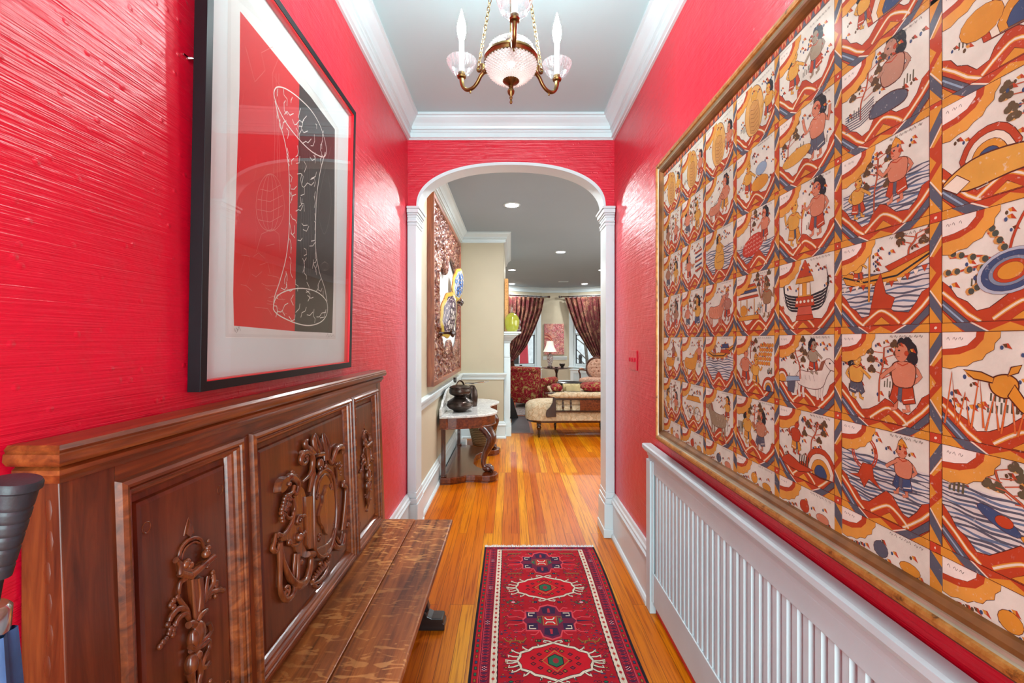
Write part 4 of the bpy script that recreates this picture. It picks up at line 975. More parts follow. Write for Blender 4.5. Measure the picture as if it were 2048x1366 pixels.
def strips(c, cc, rr):
    # vertical strip at the right side and horizontal strip under the cell
    u = (cc+1)*TW; v0 = 2.053-(rr+1)*TH; v1 = v0+TH; w = 0.0105
    def q(a, b_): return (u-w+2*w*a, v0+(v1-v0)*b_)
    P.poly([q(0, 0), q(1, 0), q(1, 1), q(0, 1)], OC)
    P.poly([q(0, 0.34), q(1, 0.48), q(1, 0.62), q(0, 0.66)], RD); P.poly([q(0, 0.60), q(1, 0.74), q(1, 0.60), q(0, 0.46)], RD)
    P.poly([q(0.0, 0.42), q(0.55, 0.50), q(0, 0.58)], OC)
    P.poly([q(0, 0.66), q(0.0, 0.80), q(1, 0.98), q(1, 0.84)], GB); P.poly([q(0, 0.34), q(0, 0.20), q(1, 0.04), q(1, 0.17)], GB)
    P.line([q(0.05, 0.655), q(1, 0.82)], 0.002, CR); P.line([q(0.05, 0.345), q(1, 0.19)], 0.002, CR)
    for x_ in (0, 1): P.line([q(x_, 0), q(x_, 1)], 0.0009, DK)
    def g(a, b_): return (cc*TW+TW*a, v0-0.007+0.014*b_)
    P.poly([g(0, 0), g(1, 0), g(1, 1), g(0, 1)], RD)
    P.poly([g(0.04, 0), g(0.2, 0), g(0.13, 1), g(0.04, 1)], OC); P.poly([g(0.80, 0), g(0.96, 0), g(0.96, 1), g(0.87, 1)], OC); P.poly([g(0.36, 0), g(0.50, 0.9), g(0.64, 0)], OC)
    P.poly([g(0.12, 1), g(0.24, 1), g(0.36, 0), g(0.22, 0)], GB); P.poly([g(0.64, 0), g(0.78, 0), g(0.88, 1), g(0.76, 1)], GB)
    P.line([g(0.255, 1), g(0.37, 0)], 0.0022, CR); P.line([g(0.62, 0), g(0.75, 1)], 0.0022, CR)
    for y_ in (0, 1): P.line([g(0, y_), g(1, y_)], 0.0009, DK)
    P.poly([(u-0.0105, v0-0.008), (u+0.0105, v0-0.008), (u+0.0105, v0+0.008), (u-0.0105, v0+0.008)], DK)
    P.poly([(u-0.0096, v0-0.0072), (u+0.0096, v0-0.0072), (u+0.0096, v0+0.0072), (u-0.0096, v0+0.0072)], (186, 60, 30))
    P.ell(u, v0, 0.0028, 0.0022, CR, 0.4, 6)
def waves(c, y0=0.12, y1=0.55, n=11, x0=0.0, x1=1.0):
    c.P([(x0, y0), (x1, y0), (x1, y1), (x0, y1)], (206, 200, 192), 0)
    for k in range(n):
        y = y0+(y1-y0)*(k+0.5)/n; ph = R.uniform(0, 6)
        c.L([(x0+(x1-x0)*i/16, y+0.012*math.sin(i*1.1+ph)) for i in range(17)], [0.0022, 0.0034, 0.0040, 0.003, 0.0036, 0.002], GB if k % 3 else (96, 112, 136))
def tree(c, x, y, h=0.55, lean=0.1, leaf=BR, n=7):
    top = (x+lean, y+h)
    c.L([(x, y), (x+lean*0.1, y+h*0.4), (x+lean*0.8, y+h*0.7), top], 0.0026, (184, 84, 48), 0.0006, 4)
    for k in range(n):
        t = 0.42+0.58*k/(n-1); sx = (-1 if k % 2 else 1)*R.uniform(0.09, 0.17)
        bx = x+lean*t; by = y+h*t; ex, ey = bx+sx, by+R.uniform(0.01, 0.08)
        c.L([(bx, by), (ex, ey)], 0.0016, (184, 84, 48))
        c.E(ex, ey, 0.040, 0.040, (198, 150, 80), 0, 0, 9); c.E(ex-0.022, ey, 0.030, 0.034, leaf, 0.5, 0, 8); c.E(ex+0.022, ey-0.004, 0.030, 0.032, leaf, -0.5, 0, 8); c.E(ex, ey+0.03, 0.026, 0.032, leaf, 0, 0, 8)
def person(c, x, y, h, skin=YO, hair=True, f=1, skirt=RD, arm=0, o=0.0008, sit=False):
    X = lambda a: x+a*h*f*0.8
    if sit: c.P([(X(-.22), y), (X(-.26), y+.13*h), (X(0), y+.24*h), (X(.34), y+.20*h), (X(.40), y+.03*h), (X(.1), y-.01)], skirt, o, 3)
    else:
        c.L([(X(-.07), y+.26*h), (X(-.10), y+.02*h), (X(.0), y+.0*h)], 0.006*h/0.6, skin, 0.0007); c.L([(X(.10), y+.26*h), (X(.12), y+.03*h), (X(.21), y+.01*h)], 0.006*h/0.6, skin, 0.0007)
        c.P([(X(-.17), y+.40*h), (X(-.22), y+.14*h), (X(-.02), y+.10*h), (X(.04), y+.20*h), (X(.14), y+.09*h), (X(.24), y+.16*h), (X(.15), y+.40*h)], skirt, o, 0)
        c.L([(X(-.19), y+.20*h), (X(-.02), y+.16*h)], 0.0018, CR); c.P([(X(.0), y+.36*h), (X(.02), y+.12*h), (X(.09), y+.16*h), (X(.07), y+.36*h)], GB, 0.0004)
    c.L([(X(-.18), y+.66*h), (X(-.30), y+.52*h), (X(-.16 if arm != 2 else -.34), y+(.42 if arm != 2 else .76)*h)], 0.0058*h/0.6, skin, 0.0007, 2)
    c.P([(X(-.20), y+.68*h), (X(-.22), y+.52*h), (X(-.15), y+.36*h), (X(.13), y+.36*h), (X(.20), y+.54*h), (X(.17), y+.68*h), (X(0), y+.73*h)], skin, o, 3)
    ay = {0: .46, 1: .66, 2: .84}[arm]
    c.L([(X(.14), y+.64*h), (X(.30), y+.54*h), (X(.40), y+ay*h)], 0.0058*h/0.6, skin, 0.0007, 2)
    if hair:
        for (dx, dy, r) in ((-.14, .86, .15), (-.08, .95, .13), (-.20, .76, .08), (.02, .97, .10)): c.E(X(dx), y+dy*h, r*h*0.62, r*h, BK, 0, 0, 10)
    c.E(X(.02), y+.85*h, .115*h*0.8, .135*h, skin, 0, 0.0007, 12)
    c.L([(X(.12), y+.88*h), (X(.17), y+.83*h), (X(.11), y+.81*h)], 0.0009, DK); c.E(X(.06), y+.88*h, .014, .010, BK, 0, 0, 6); c.L([(X(.05), y+.79*h), (X(.11), y+.785*h)], 0.0008, DK)
    c.E(X(-.07), y+.84*h, .03*h, .035*h, RD, 0, 0.0004, 8)
    if not hair: c.P([(X(-.12), y+.94*h), (X(-.05), y+1.04*h), (X(.02), y+1.10*h), (X(.09), y+1.03*h), (X(.12), y+.94*h)], OC, 0.0007)
    c.L([(X(-.10), y+.70*h), (X(.0), y+.66*h), (X(.10), y+.70*h)], 0.002, RD)
def beast(c, x, y, s, col, f=1, horns=True):
    X = lambda a: x+a*s*f
    for a in (-.34, -.22, .18, .30): c.L([(X(a), y+.30*s), (X(a-.02), y+.12*s), (X(a+.01), y-.02*s)], 0.0075*s/0.6, col, 0.0008)
    c.P([(X(-.42), y+.48*s), (X(-.40), y+.30*s), (X(-.2), y+.22*s), (X(.1), y+.20*s), (X(.32), y+.28*s), (X(.42), y+.50*s), (X(.52), y+.68*s), (X(.44), y+.86*s), (X(.30), y+.80*s), (X(.18), y+.62*s), (X(-.1), y+.58*s), (X(-.32), y+.60*s)], col, 0.0009, 3)
    c.P([(X(.36), y+.84*s), (X(.50), y+.90*s), (X(.66), y+.74*s), (X(.66), y+.66*s), (X(.50), y+.66*s)], col, 0.0009, 2); c.E(X(.50), y+.80*s, .014, .014, BK, 0, 0, 6)
    if horns: c.L([(X(.40), y+.88*s), (X(.34), y+1.0*s), (X(.42), y+1.06*s)], 0.002, CR, 0.0006, 2)
    else: c.P([(X(.40), y+.88*s), (X(.28), y+.82*s), (X(.20), y+.62*s), (X(.30), y+.64*s)], (140, 84, 60), 0.0005)
    c.L([(X(-.42), y+.50*s), (X(-.50), y+.40*s), (X(-.46), y+.18*s)], 0.0022, col, 0.0005, 3)
    for k in range(4): c.L([(X(-.3+.12*k), y+.5*s), (X(-.26+.12*k), y+.38*s)], 0.0007, DK)
def boat(c, y=0.42, col=RD, ph=0):
    c.P([(0.0, y+.10), (.06, y-.02), (.3, y-.08), (.7, y-.06), (1.0, y+.14), (1.0, y+.22), (.6, y+.06), (.3, y+.03), (.05, y+.14)], OC, 0.0008)
    c.L([(0.02, y+.08), (.3, y-.02), (.68, y+.0), (1.0, y+.17)], 0.0034, BK)
    for k in range(12): t = k/12; yy = y-.03+(.14*max(0, t-.6)/.4); c.P([(t+.01, yy-.02), (t+.04, yy-.09), (t+.07, yy-.02)], RD if k % 2 else CR, 0.0004)
def bird(c, x, y, s, f=1):
    X = lambda a: x+a*s*f
    c.P([(X(0), y), (X(.1), y+.10*s), (X(.24), y+.12*s), (X(.34), y+.02*s), (X(.32), y-.16*s), (X(.18), y-.24*s), (X(.04), y-.16*s)], OC, 0.0012, 3)
    c.P([(X(.06), y+.06*s), (X(-.10), y+.14*s), (X(-.34), y+.16*s), (X(-.2), y+.02*s), (X(.04), y-.02*s)], OC, 0.0012); c.P([(X(.3), y-.02*s), (X(.42), y-.24*s), (X(.5), y-.5*s), (X(.36), y-.40*s), (X(.22), y-.2*s)], (214, 140, 40), 0.0012)
    c.P([(X(.22), y+.1*s), (X(.26), y+.24*s), (X(.38), y+.28*s), (X(.34), y+.16*s)], OC, 0.001)
def flame_arc(c, x, y, r, n=4):
    for k in range(n):
        rr = r*(1-k*0.2); c.P([(x-rr, y), (x-rr*0.9, y+rr*1.0), (x-rr*.4, y+rr*1.5), (x+rr*.3, y+rr*1.55), (x+rr*.85, y+rr), (x+rr, y)], (RD, CR, OC, BL)[k % 4], 0.0006, 2)
def lotus(c):
    c.L([(.5, .42), (.5, .62), (.55, .8), (.62, .95)], 0.003, RD, 0.0004, 3)
    for (ax, ay) in ((.06, .62), (.02, .45), (.20, .25), (.98, .5), (.80, .22), (.35, .78), (.92, .70)):
        mid = ((.5+ax)/2+.03, (.45+ay)/2+.05); pts = [(.5, .45), mid, (ax, ay)]; c.L(pts, 0.0026, RD, 0.0003, 3)
        for t in (0.45, 0.65, 0.85, 1.0):
            px_, py_ = .5+(ax-.5)*t, .45+(ay-.45)*t; c.E(px_+.02, py_+.03, .036, .036, (196, 140, 70), 0, 0, 8); c.E(px_+.03, py_+.03, .024, .03, (70, 74, 64), 0.4, 0, 8)
    for (r, col) in ((.30, (170, 178, 186)), (.26, BL), (.19, (120, 134, 150)), (.15, RD), (.11, OC)): c.E(.5, .42, r*.78, r*.62, col, 0.25, 0.0004, 22)
def scene(c, cc, rr):
    k = (cc, rr)
    water = k in {(5, 2), (5, 3), (5, 5), (4, 2), (2, 2), (2, 4), (6, 5), (0, 3), (3, 2), (7, 2), (1, 2)} and True
    if k in {(5, 3), (2, 4), (2, 2)}: waves(c, .08, .62)
    elif k == (5, 5) or k == (6, 5): waves(c, .12, .66, 14)
    elif k == (5, 2): waves(c, .12, .56, 12, .0 if False else .02, 1.0)
    elif k in {(3, 2), (7, 3)}: waves(c, .10, .42, 8)
    hills(c, k)
    if k == (5, 0): flame_arc(c, .65, .25, .30); person(c, .3, .3, .5, YO)
    elif k == (5, 1): person(c, .62, .22, .78, (176, 128, 104), True, -1, GB, 1, 0.0012, True); tree(c, .25, .3, .5, .1); [c.L([(.05, .25+.03*q), (.25, .24+.03*q), (.42, .30+.03*q)], 0.002, GB) for q in range(7)]
    elif k == (5, 2): tree(c, .42, .20, .62, .05); person(c, .22, .22, .50, YO, False); person(c, .68, .26, .64, PK, False, -1, RD, 1)
    elif k == (5, 3):
        boat(c, .54); person(c, .22, .52, .36, YO, False); c.P([(.38, .20), (.44, .48), (.50, .60), (.56, .36), (.66, .30), (.62, .18)], RD); c.L([(.36, .28), (.37, .88)], 0.004, OC, .0006)
        tree(c, .80, .72, .22, .08, BR, 5); c.P([(.55, .66), (1, .80), (1, .74), (.6, .60)], RD, .0005)
    elif k == (5, 4): tree(c, .48, .22, .62, .06); person(c, .20, .22, .56, YO, True, 1, GB, 0, .001, False); person(c, .74, .16, .74, PK, True, -1, RD, 0, .0012)
    elif k == (5, 5):
        for r in (.20, .17): c.L([(.30+r*.8*math.cos(t), .68+r*math.sin(t)) for t in [2*PI*i/18 for i in range(19)]], 0.003, RD)
        c.P([(.28, .55), (.22, .40), (.10, .36), (.24, .36), (.30, .26), (.36, .38), (.52, .30), (.42, .42), (.40, .56)], RD); person(c, .74, .34, .56, PK, False, -1, BL, 0)
    elif k == (6, 0): bird(c, .3, .6, .6)
    elif k == (6, 1): flame_arc(c, .6, .3, .28); c.E(.30, .5, .16, .14, OC); c.E(.75, .6, .18, .12, YO)
    elif k == (6, 2): tree(c, .70, .30, .60, -.10, (96, 78, 52), 9); flame_arc(c, .36, .32, .20); c.P([(.0, .22), (.12, .34), (.30, .40), (.56, .38), (.80, .30), (1, .26), (.86, .18), (.5, .16), (.2, .12)], YO, .0014, 3); c.P([(.0, .22), (.12, .30), (.22, .20), (.12, .12)], CR, .001)
    elif k == (6, 3): lotus(c)
    elif k == (6, 4):
        for q in range(9): x = .02+.105*q; c.L([(x, .12), (x+.06, .44 if q % 2 else .62), (x+.09, .14)], 0.0028, (206, 100, 40), .0003)
        tree(c, .72, .48, .42, .12, (120, 70, 58), 8); bird(c, .36, .56, .56); bird(c, .96, .54, .5, -1)
    elif k == (6, 5): tree(c, .62, .46, .42, -.22, (92, 80, 56), 9); c.E(.42, .46, .16, .06, BL, -.4); c.E(.46, .46, .06, .05, RD); c.E(.66, .34, .10, .04, OC, -.4); [c.L([(.06+.035*q, .58), (.07+.035*q, .72)], .0035, (90, 84, 60)) for q in range(4)]
    elif k == (4, 0): person(c, .3, .25, .6, YO); person(c, .7, .25, .6, GR, True, -1)
    elif k == (4, 1): person(c, .72, .18, .78, PK, True, -1, GB, 2, .001); c.E(.34, .36, .28, .10, YO, .1); tree(c, .18, .4, .4, .06)
    elif k == (4, 2): person(c, .30, .16, .66, YO, False, 1, OC, 2); person(c, .72, .20, .74, PK, True, -1, RD, 1, .001); c.L([(.44, .1), (.46, .7)], .003, RD)
    elif k == (4, 3):
        for q in range(6):
            for sg in (-1, 1): c.L([(.50+sg*.12, .26+.04*q), (.50+sg*(.30+.02*q), .30+.05*q), (.50+sg*(.42-.01*q), .50+.07*q)], [.004, .005, .003, .0008], BK, 0, 3)
        for (y0, y1, w, col) in ((.12, .20, .17, RD), (.20, .32, .14, (190, 84, 60)), (.32, .46, .18, RD), (.46, .66, .12, OC), (.66, .74, .17, OC)): c.P([(.5-w, y0), (.5+w, y0), (.5+w*.85, y1), (.5-w*.85, y1)], col)
        c.P([(.40, .48), (.46, .48), (.46, .65), (.40, .65)], CR); c.P([(.54, .48), (.60, .48), (.60, .65), (.54, .65)], CR); c.P([(.36, .74), (.64, .74), (.52, .98), (.50, .98)], RD)
        for q in range(5): c.E(.36+.07*q, .39, .022, .022, CR, 0, .0005, 8)
    elif k == (4, 4): beast(c, .62, .12, .62, (216, 206, 190), 1, False); person(c, .66, .46, .46, GR, True, 1, RD); tree(c, .42, .36, .5, -.1); c.P([(.16, .36), (.18, .16), (.30, .14), (.34, .36)], GB); flame_arc(c, .06, .30, .12, 3); c.P([(.14, .30), (.42, .34), (.40, .40), (.16, .38)], LB)
    elif k == (4, 5): flame_arc(c, .78, .16, .24, 4); person(c, .34, .34, .52, RD, False, 1, OC, 2); tree(c, .62, .45, .4, .1); [c.L([(.40+.04*q, .16), (.42+.04*q, .36)], .003, (60, 56, 40)) for q in range(5)]; c.P([(.05, .16), (.2, .30), (.42, .22), (.66, .20), (.4, .10)], RD, .001, 2)
    elif k == (3, 1): person(c, .34, .20, .6, YO, False); c.E(.64, .32, .22, .12, OC); c.E(.68, .55, .14, .10, LB)
    elif k == (3, 2):
        c.E(.46, .40, .30, .17, (188, 56, 34), .25)
        for q in range(26): a_, b_ = .24+.075*(q % 7), .28+.07*(q//7)+.02*(q % 7)/2; c.L([(a_, b_), (a_+.03, b_+.03), (a_+.055, b_)], .0012, CR)
        person(c, .76, .40, .54, PK, True, -1, RD, 0); tree(c, .40, .55, .36, .0, BR, 5)
    elif k == (3, 3):
        for q, col in enumerate((RD, CR, BL, OC, RD)): c.P([(.04+.02*q, .56+.05*q), (.62-.02*q, .58+.05*q), (.60-.02*q, .62+.05*q), (.06+.02*q, .61+.05*q)], col, .0005)
        for x in (.12, .3, .5): c.L([(x, .2), (x, .56)], .0035, OC, .0005)
        c.P([(.06, .18), (.62, .20), (.62, .28), (.06, .26)], OC); c.E(.2, .36, .09, .10, OC); person(c, .82, .22, .62, (150, 112, 76), False, -1, CR, 2); tree(c, .70, .5, .42, .02, BR, 6)
    elif k == (3, 4):
        for q in range(5):
            for w_ in range(6): c.E(.68+.055*w_-.02*q, .84-.075*q, .028, .034, OC if (q+w_) % 2 else (206, 120, 40), 0, .0005, 8)
        person(c, .26, .14, .66, PK, False, 1, RD, 0); person(c, .54, .14, .52, YO, False, 1, OC, 1); flame_arc(c, .86, .10, .14, 4); tree(c, .40, .6, .3, .02, BR, 4)
    elif k == (3, 5): person(c, .32, .18, .62, YO, True, 1, OC, 0); person(c, .66, .16, .66, (178, 118, 86), True, -1, GB, 1); tree(c, .5, .5, .36, .02, BR, 5); [c.L([(.05+.04*q, .34), (.06+.04*q, .54)], .004, (100, 90, 64)) for q in range(4)]
    elif k == (2, 2): c.P([(.34, .36), (.40, .2), (.62, .18), (.70, .34), (.62, .62), (.44, .62)], YO, .0008, 3); person(c, .52, .34, .52, YO, True, 1, YO, 0, .0008, True)
    elif k == (2, 3): beast(c, .40, .14, .66, PK, 1); person(c, .80, .22, .60, (168, 112, 92), False, -1, RD)
    elif k == (2, 4): boat(c, .62); person(c, .34, .62, .34, (160, 112, 84), False); c.P([(.56, .68), (.9, .66), (.86, .74), (.58, .74)], RD); c.P([(.58, .76), (.86, .78), (.84, .86), (.6, .84)], BL)
    elif k == (2, 5): beast(c, .46, .10, .72, (150, 128, 100), -1, False); person(c, .80, .46, .44, YO, True, -1)
    elif k == (2, 1): person(c, .72, .20, .68, PK, True, -1, OC, 0); beast(c, .36, .14, .5, PK, 1)
    elif k == (1, 4): beast(c, .42, .10, .70, OC, 1); person(c, .82, .42, .48, PK, False, -1)
    elif k == (0, 4): beast(c, .42, .12, .6, OC, 1); person(c, .6, .42, .48, (150, 100, 80), False, -1)
    elif k == (1, 5):
        for (x, y) in ((.42, .32), (.74, .34)):
            c.L([(x+.14*math.cos(t), y+.16*math.sin(t)) for t in [2*PI*i/16 for i in range(17)]], .003, OC, .0005)
            for q in range(6): c.L([(x, y), (x+.14*math.cos(q), y+.16*math.sin(q))], .0014, DK)
        c.P([(.2, .60), (.9, .62), (.8, .74), (.3, .72)], OC)
    elif k == (1, 2): person(c, .34, .16, .6, PK, True); [c.P([(.64, .3+.1*q), (.94, .34+.1*q), (.94, .38+.1*q), (.64, .34+.1*q)], (RD, BL)[q % 2], .0005) for q in range(5)]
    elif rr == 0:
        c.P([(.36, .16), (.24, .5), (.34, .86), (.5, .96), (.66, .84), (.74, .5), (.62, .16)], (210, 158, 86), .001, 3)
        c.E(.5, .78, .08, .09, YO); c.P([(.40, .2), (.38, .66), (.6, .66), (.62, .2)], (196, 140, 74), .0007, 2)
        for q in range(6): c.L([(.4, .24+.07*q), (.5, .20+.07*q), (.6, .25+.07*q)], .0009, DK)
        person(c, .86, .22, .55, R.choice((YO, PK)), True, -1)
    else:
        sk = [YO, PK, (160, 112, 84)]; R.shuffle(sk)
        person(c, .28, .14, R.uniform(.55, .7), sk[0], R.random() < .6, 1, R.choice((RD, OC, GB)), R.choice((0, 1, 2)))
        person(c, .74, .14, R.uniform(.5, .7), sk[1], R.random() < .6, -1, R.choice((RD, OC, BL)), R.choice((0, 1)))
        tree(c, .5, .3, .5, R.uniform(-.1, .1), BR, 5)
for rr in range(0, 6):
    for cc in range(0, 8):
        c = Cell(cc, rr); P.k = 2+(cc*6+rr) % 2
        # busy seed-strewn ground first, then the drawing, then label and script
        for q in range(3):                                   # tufts of dark grass blades
            x = R.uniform(.05, .85); y = R.uniform(.28, .42)
            for b_ in range(4): c.L([(x+.03*b_, y), (x+.03*b_+.004, y+.07+.03*(b_ % 2))], .0026, (96, 88, 66))
        for q in range(21):
            x = R.uniform(.06, .97); y = R.uniform(.30, .93)
            if x < .42 and y > .66: continue
            seed(c, x, y, R.uniform(.75, 1.1))
        scene(c, cc, rr); cloud(c)
        script(c, .60, .96, .955, .022)
        for q in range(4): seed(c, .50+.12*q+R.uniform(-.02, .02), .87-.06*(q % 2), .9)
        strips(c, cc, rr)
# seed band below the lowest row, toothed border along the top
for cc in range(8):
    P.k = 2
    u = cc*TW; P.line([(u, 1.0), (u+TW, 1.0)], 0.0014, DK)
    c = Cell(cc, 6)
    cloud(c); script(c, .60, .96, .955, .022)
    for q in range(14): seed(c, .08+.065*q, .58+.30*((q*7) % 5)/5 if q > 4 else .60+.02*q, .95)
    P.ell(u+TW*.5, 0.955, 0.016, 0.014, (OC, RD, GB)[cc % 3], 0, 14, .0008, DK); P.ell(u+TW*.78, 0.948, 0.02, 0.010, (PK, OC)[cc % 2], 0, 12, .0008, DK)
    P.poly([((cc+1)*TW-.0105, .93), ((cc+1)*TW+.0105, .93), ((cc+1)*TW+.0105, 1.0), ((cc+1)*TW-.0105, 1.0)], OC); P.poly([((cc+1)*TW-.0105, .97), ((cc+1)*TW+.0105, .95), ((cc+1)*TW+.0105, .98), ((cc+1)*TW-.0105, 1.0)], GB)
for k in range(116):
    u = k*0.0155; P.poly([(u, 2.056), (u+0.0155, 2.056), (u+0.0155, 2.074), (u, 2.074)], (RD, (214, 150, 100))[k % 2]); P.poly([(u, 2.056), (u+0.0155, 2.056), (u+0.00775, 2.072)], (GB, RD)[k % 2])
P.line([(0, 2.055), (1.79, 2.055)], 0.0016, DK); P.line([(0.0015, 0.93), (0.0015, 2.08)], 0.004, OC)
P.mb.build('cloth', 'canvas_paint', tp, fixn=False)

# ================================================================== runner rug
RY = 2.925
rug = thing('runner_rug', 'red runner rug with hooked white medallions on the pine floor', 'rug', (0.18, 1.6, 0.0))
RXW = 0.705; RL = 2.45
def rx(u, v): return -0.172+u+0.005*v+ (0.006*math.sin(v*5.0) if u > RXW*0.5 else 0.003*math.sin(v*4+1))*abs(u/RXW-0.5)*2
def rug_pt(u, v, d): return (rx(u, v), RY-v, 0.0074+d)
m = MB(); vs = []; fs = []; NV = 60
for i in range(NV+1):
    v = RL*i/NV
    for u in (0, RXW):
        vs.append((rx(u, v), RY-v, 0.001)); vs.append((rx(u, v), RY-v, 0.0073))
for i in range(NV):
    a_ = 4*i; fs += [(a_+1, a_+3, a_+7, a_+5), (a_, a_+4, a_+6, a_+2), (a_, a_+1, a_+5, a_+4), (a_+2, a_+6, a_+7, a_+3)]
fs += [(0, 2, 3, 1), (4*NV, 4*NV+1, 4*NV+3, 4*NV+2)]
m.add(vs, fs); m.build('backing', 'beige_cloth', rug)
P = Paint(rug_pt, 2.5e-6); R = random.Random(3)
NB = (30, 24, 34); CRM = (166, 22, 36); DR = (122, 18, 44); IV = (222, 208, 186); NV_ = (52, 32, 66); PKR = (214, 74, 84); GRN = (40, 104, 74); GLD = (160, 108, 44); BLU = (34, 66, 104); RDR = (176, 18, 34)
def strip(u0, u1, col, n=48):
    k0 = P.k
    for i in range(n): P.k = k0; P.poly([(u0, RL*i/n), (u1, RL*i/n), (u1, RL*(i+1)/n), (u0, RL*(i+1)/n)], col)
strip(0, RXW, NB)
strip(0.012, RXW-0.012, RDR)
strip(0.037, RXW-0.037, PKR); strip(0.039, RXW-0.039, DR)
for sg in (0, 1):
    P.k = 8
    M_ = (lambda u: u) if sg == 0 else (lambda u: RXW-u)
    v = 0.02; k = 0
    while v < RL-0.03:
        P.k = 10
        for (a_, b_) in ((M_(0.016), M_(0.034)),):
            mid = (a_+b_)/2; P.poly([(mid-0.006, v-0.002), (mid+0.006, v-0.002), (mid+0.006, v+0.017), (mid-0.006, v+0.017)], NB); P.poly([(mid-0.0035, v), (mid+0.0035, v), (mid+0.0045, v+0.013), (mid-0.0035, v+0.014)], (GRN, GLD, BLU, GRN)[k % 4])
            P.poly([(mid-0.009, v+0.019), (mid+0.009, v+0.019), (mid+0.006, v+0.026), (mid-0.006, v+0.026)], CRM)
        v += 0.034; k += 1
    v = 0.03; k = 0
    while v < RL-0.03:                                      # purple and red lattice of the main border
        P.k = 10+4*(k % 2); c_ = M_(0.060)
        col = (196, 40, 56) if k % 2 else (146, 30, 62)
        P.poly([(c_-0.016, v), (c_+0.016, v), (c_+0.010, v+0.008), (c_-0.010, v+0.008)], NV_)
        P.line([(c_-0.018, v+0.002), (c_, v+0.011), (c_+0.018, v+0.002)], 0.0026, col); P.line([(c_-0.014, v+0.012), (c_-0.006, v+0.018)], 0.003, (200, 48, 60)); P.line([(c_+0.014, v+0.012), (c_+0.006, v+0.018)], 0.003, (200, 48, 60))
        if k % 14 == 7:
            for (dx, dy) in ((0, 0), (-0.007, -0.007), (0.007, -0.007), (-0.007, 0.007), (0.007, 0.007), (0, -0.012), (0, 0.012)): P.ell(c_+dx, v+dy, 0.0024, 0.0024, (236, 200, 200), 0, 6)
        v += 0.0215; k += 1
    P.line([(M_(0.043), 0.03), (M_(0.043), RL-0.03)], 0.0014, (206, 90, 110)); P.line([(M_(0.081), 0.03), (M_(0.081), RL-0.03)], 0.0022, RDR)
    # ivory guard with zigzag navy outline
    P.k = 20; n = 160; L1 = []; L2 = []
    for i in range(n+1):
        v = 0.035+(RL-0.07)*i/n; L1.append((M_(0.084), v)); L2.append((M_(0.110+0.0022*(i % 2)), v))
    for i in range(n): P.k = 20; P.poly([L1[i], L2[i], L2[i+1], L1[i+1]], IV)
    P.line([(M_(0.1125+0.0022*(i % 2)), 0.035+(RL-0.07)*i/n) for i in range(n+1)], 0.0042, NB)
    v = 0.06; k = 0
    while v < RL-0.05:
        P.ell(M_(0.097), v, 0.0065, 0.0080, CRM if k % 2 else (190, 60, 44), 0, 8); P.line([(M_(0.097), v-0.016), (M_(0.097), v+0.016)], 0.0012, (150, 60, 50)); v += 0.036; k += 1
# top and bottom borders
P.k = 40
P.poly([(0.012, 0.006), (RXW-0.012, 0.006), (RXW-0.012, 0.034), (0.012, 0.034)], DR)
for k in range(26): P.poly([(0.03+k*0.025, 0.010), (0.045+k*0.025, 0.010), (0.040+k*0.025, 0.026), (0.034+k*0.025, 0.026)], (NV_, (170, 30, 60), (90, 30, 80))[k % 3])
P.line([(0.084, 0.040), (RXW-0.084, 0.040)], 0.006, IV); P.line([(0.10, 0.046), (RXW-0.10, 0.046)], 0.003, NB)
F0, F1 = 0.1155, RXW-0.1155
n = 30; P.k = 400
for i in range(n): P.k = 400; P.poly([(F0, 0.047+(RL-0.095)*i/n), (F1, 0.047+(RL-0.095)*i/n), (F1, 0.047+(RL-0.095)*(i+1)/n), (F0, 0.047+(RL-0.095)*(i+1)/n)], (168, 12, 30) if i % 2 else (176, 14, 34))
MX = RXW/2
def sym(f):
    for sg in (-1, 1): f(lambda u: MX+sg*u)
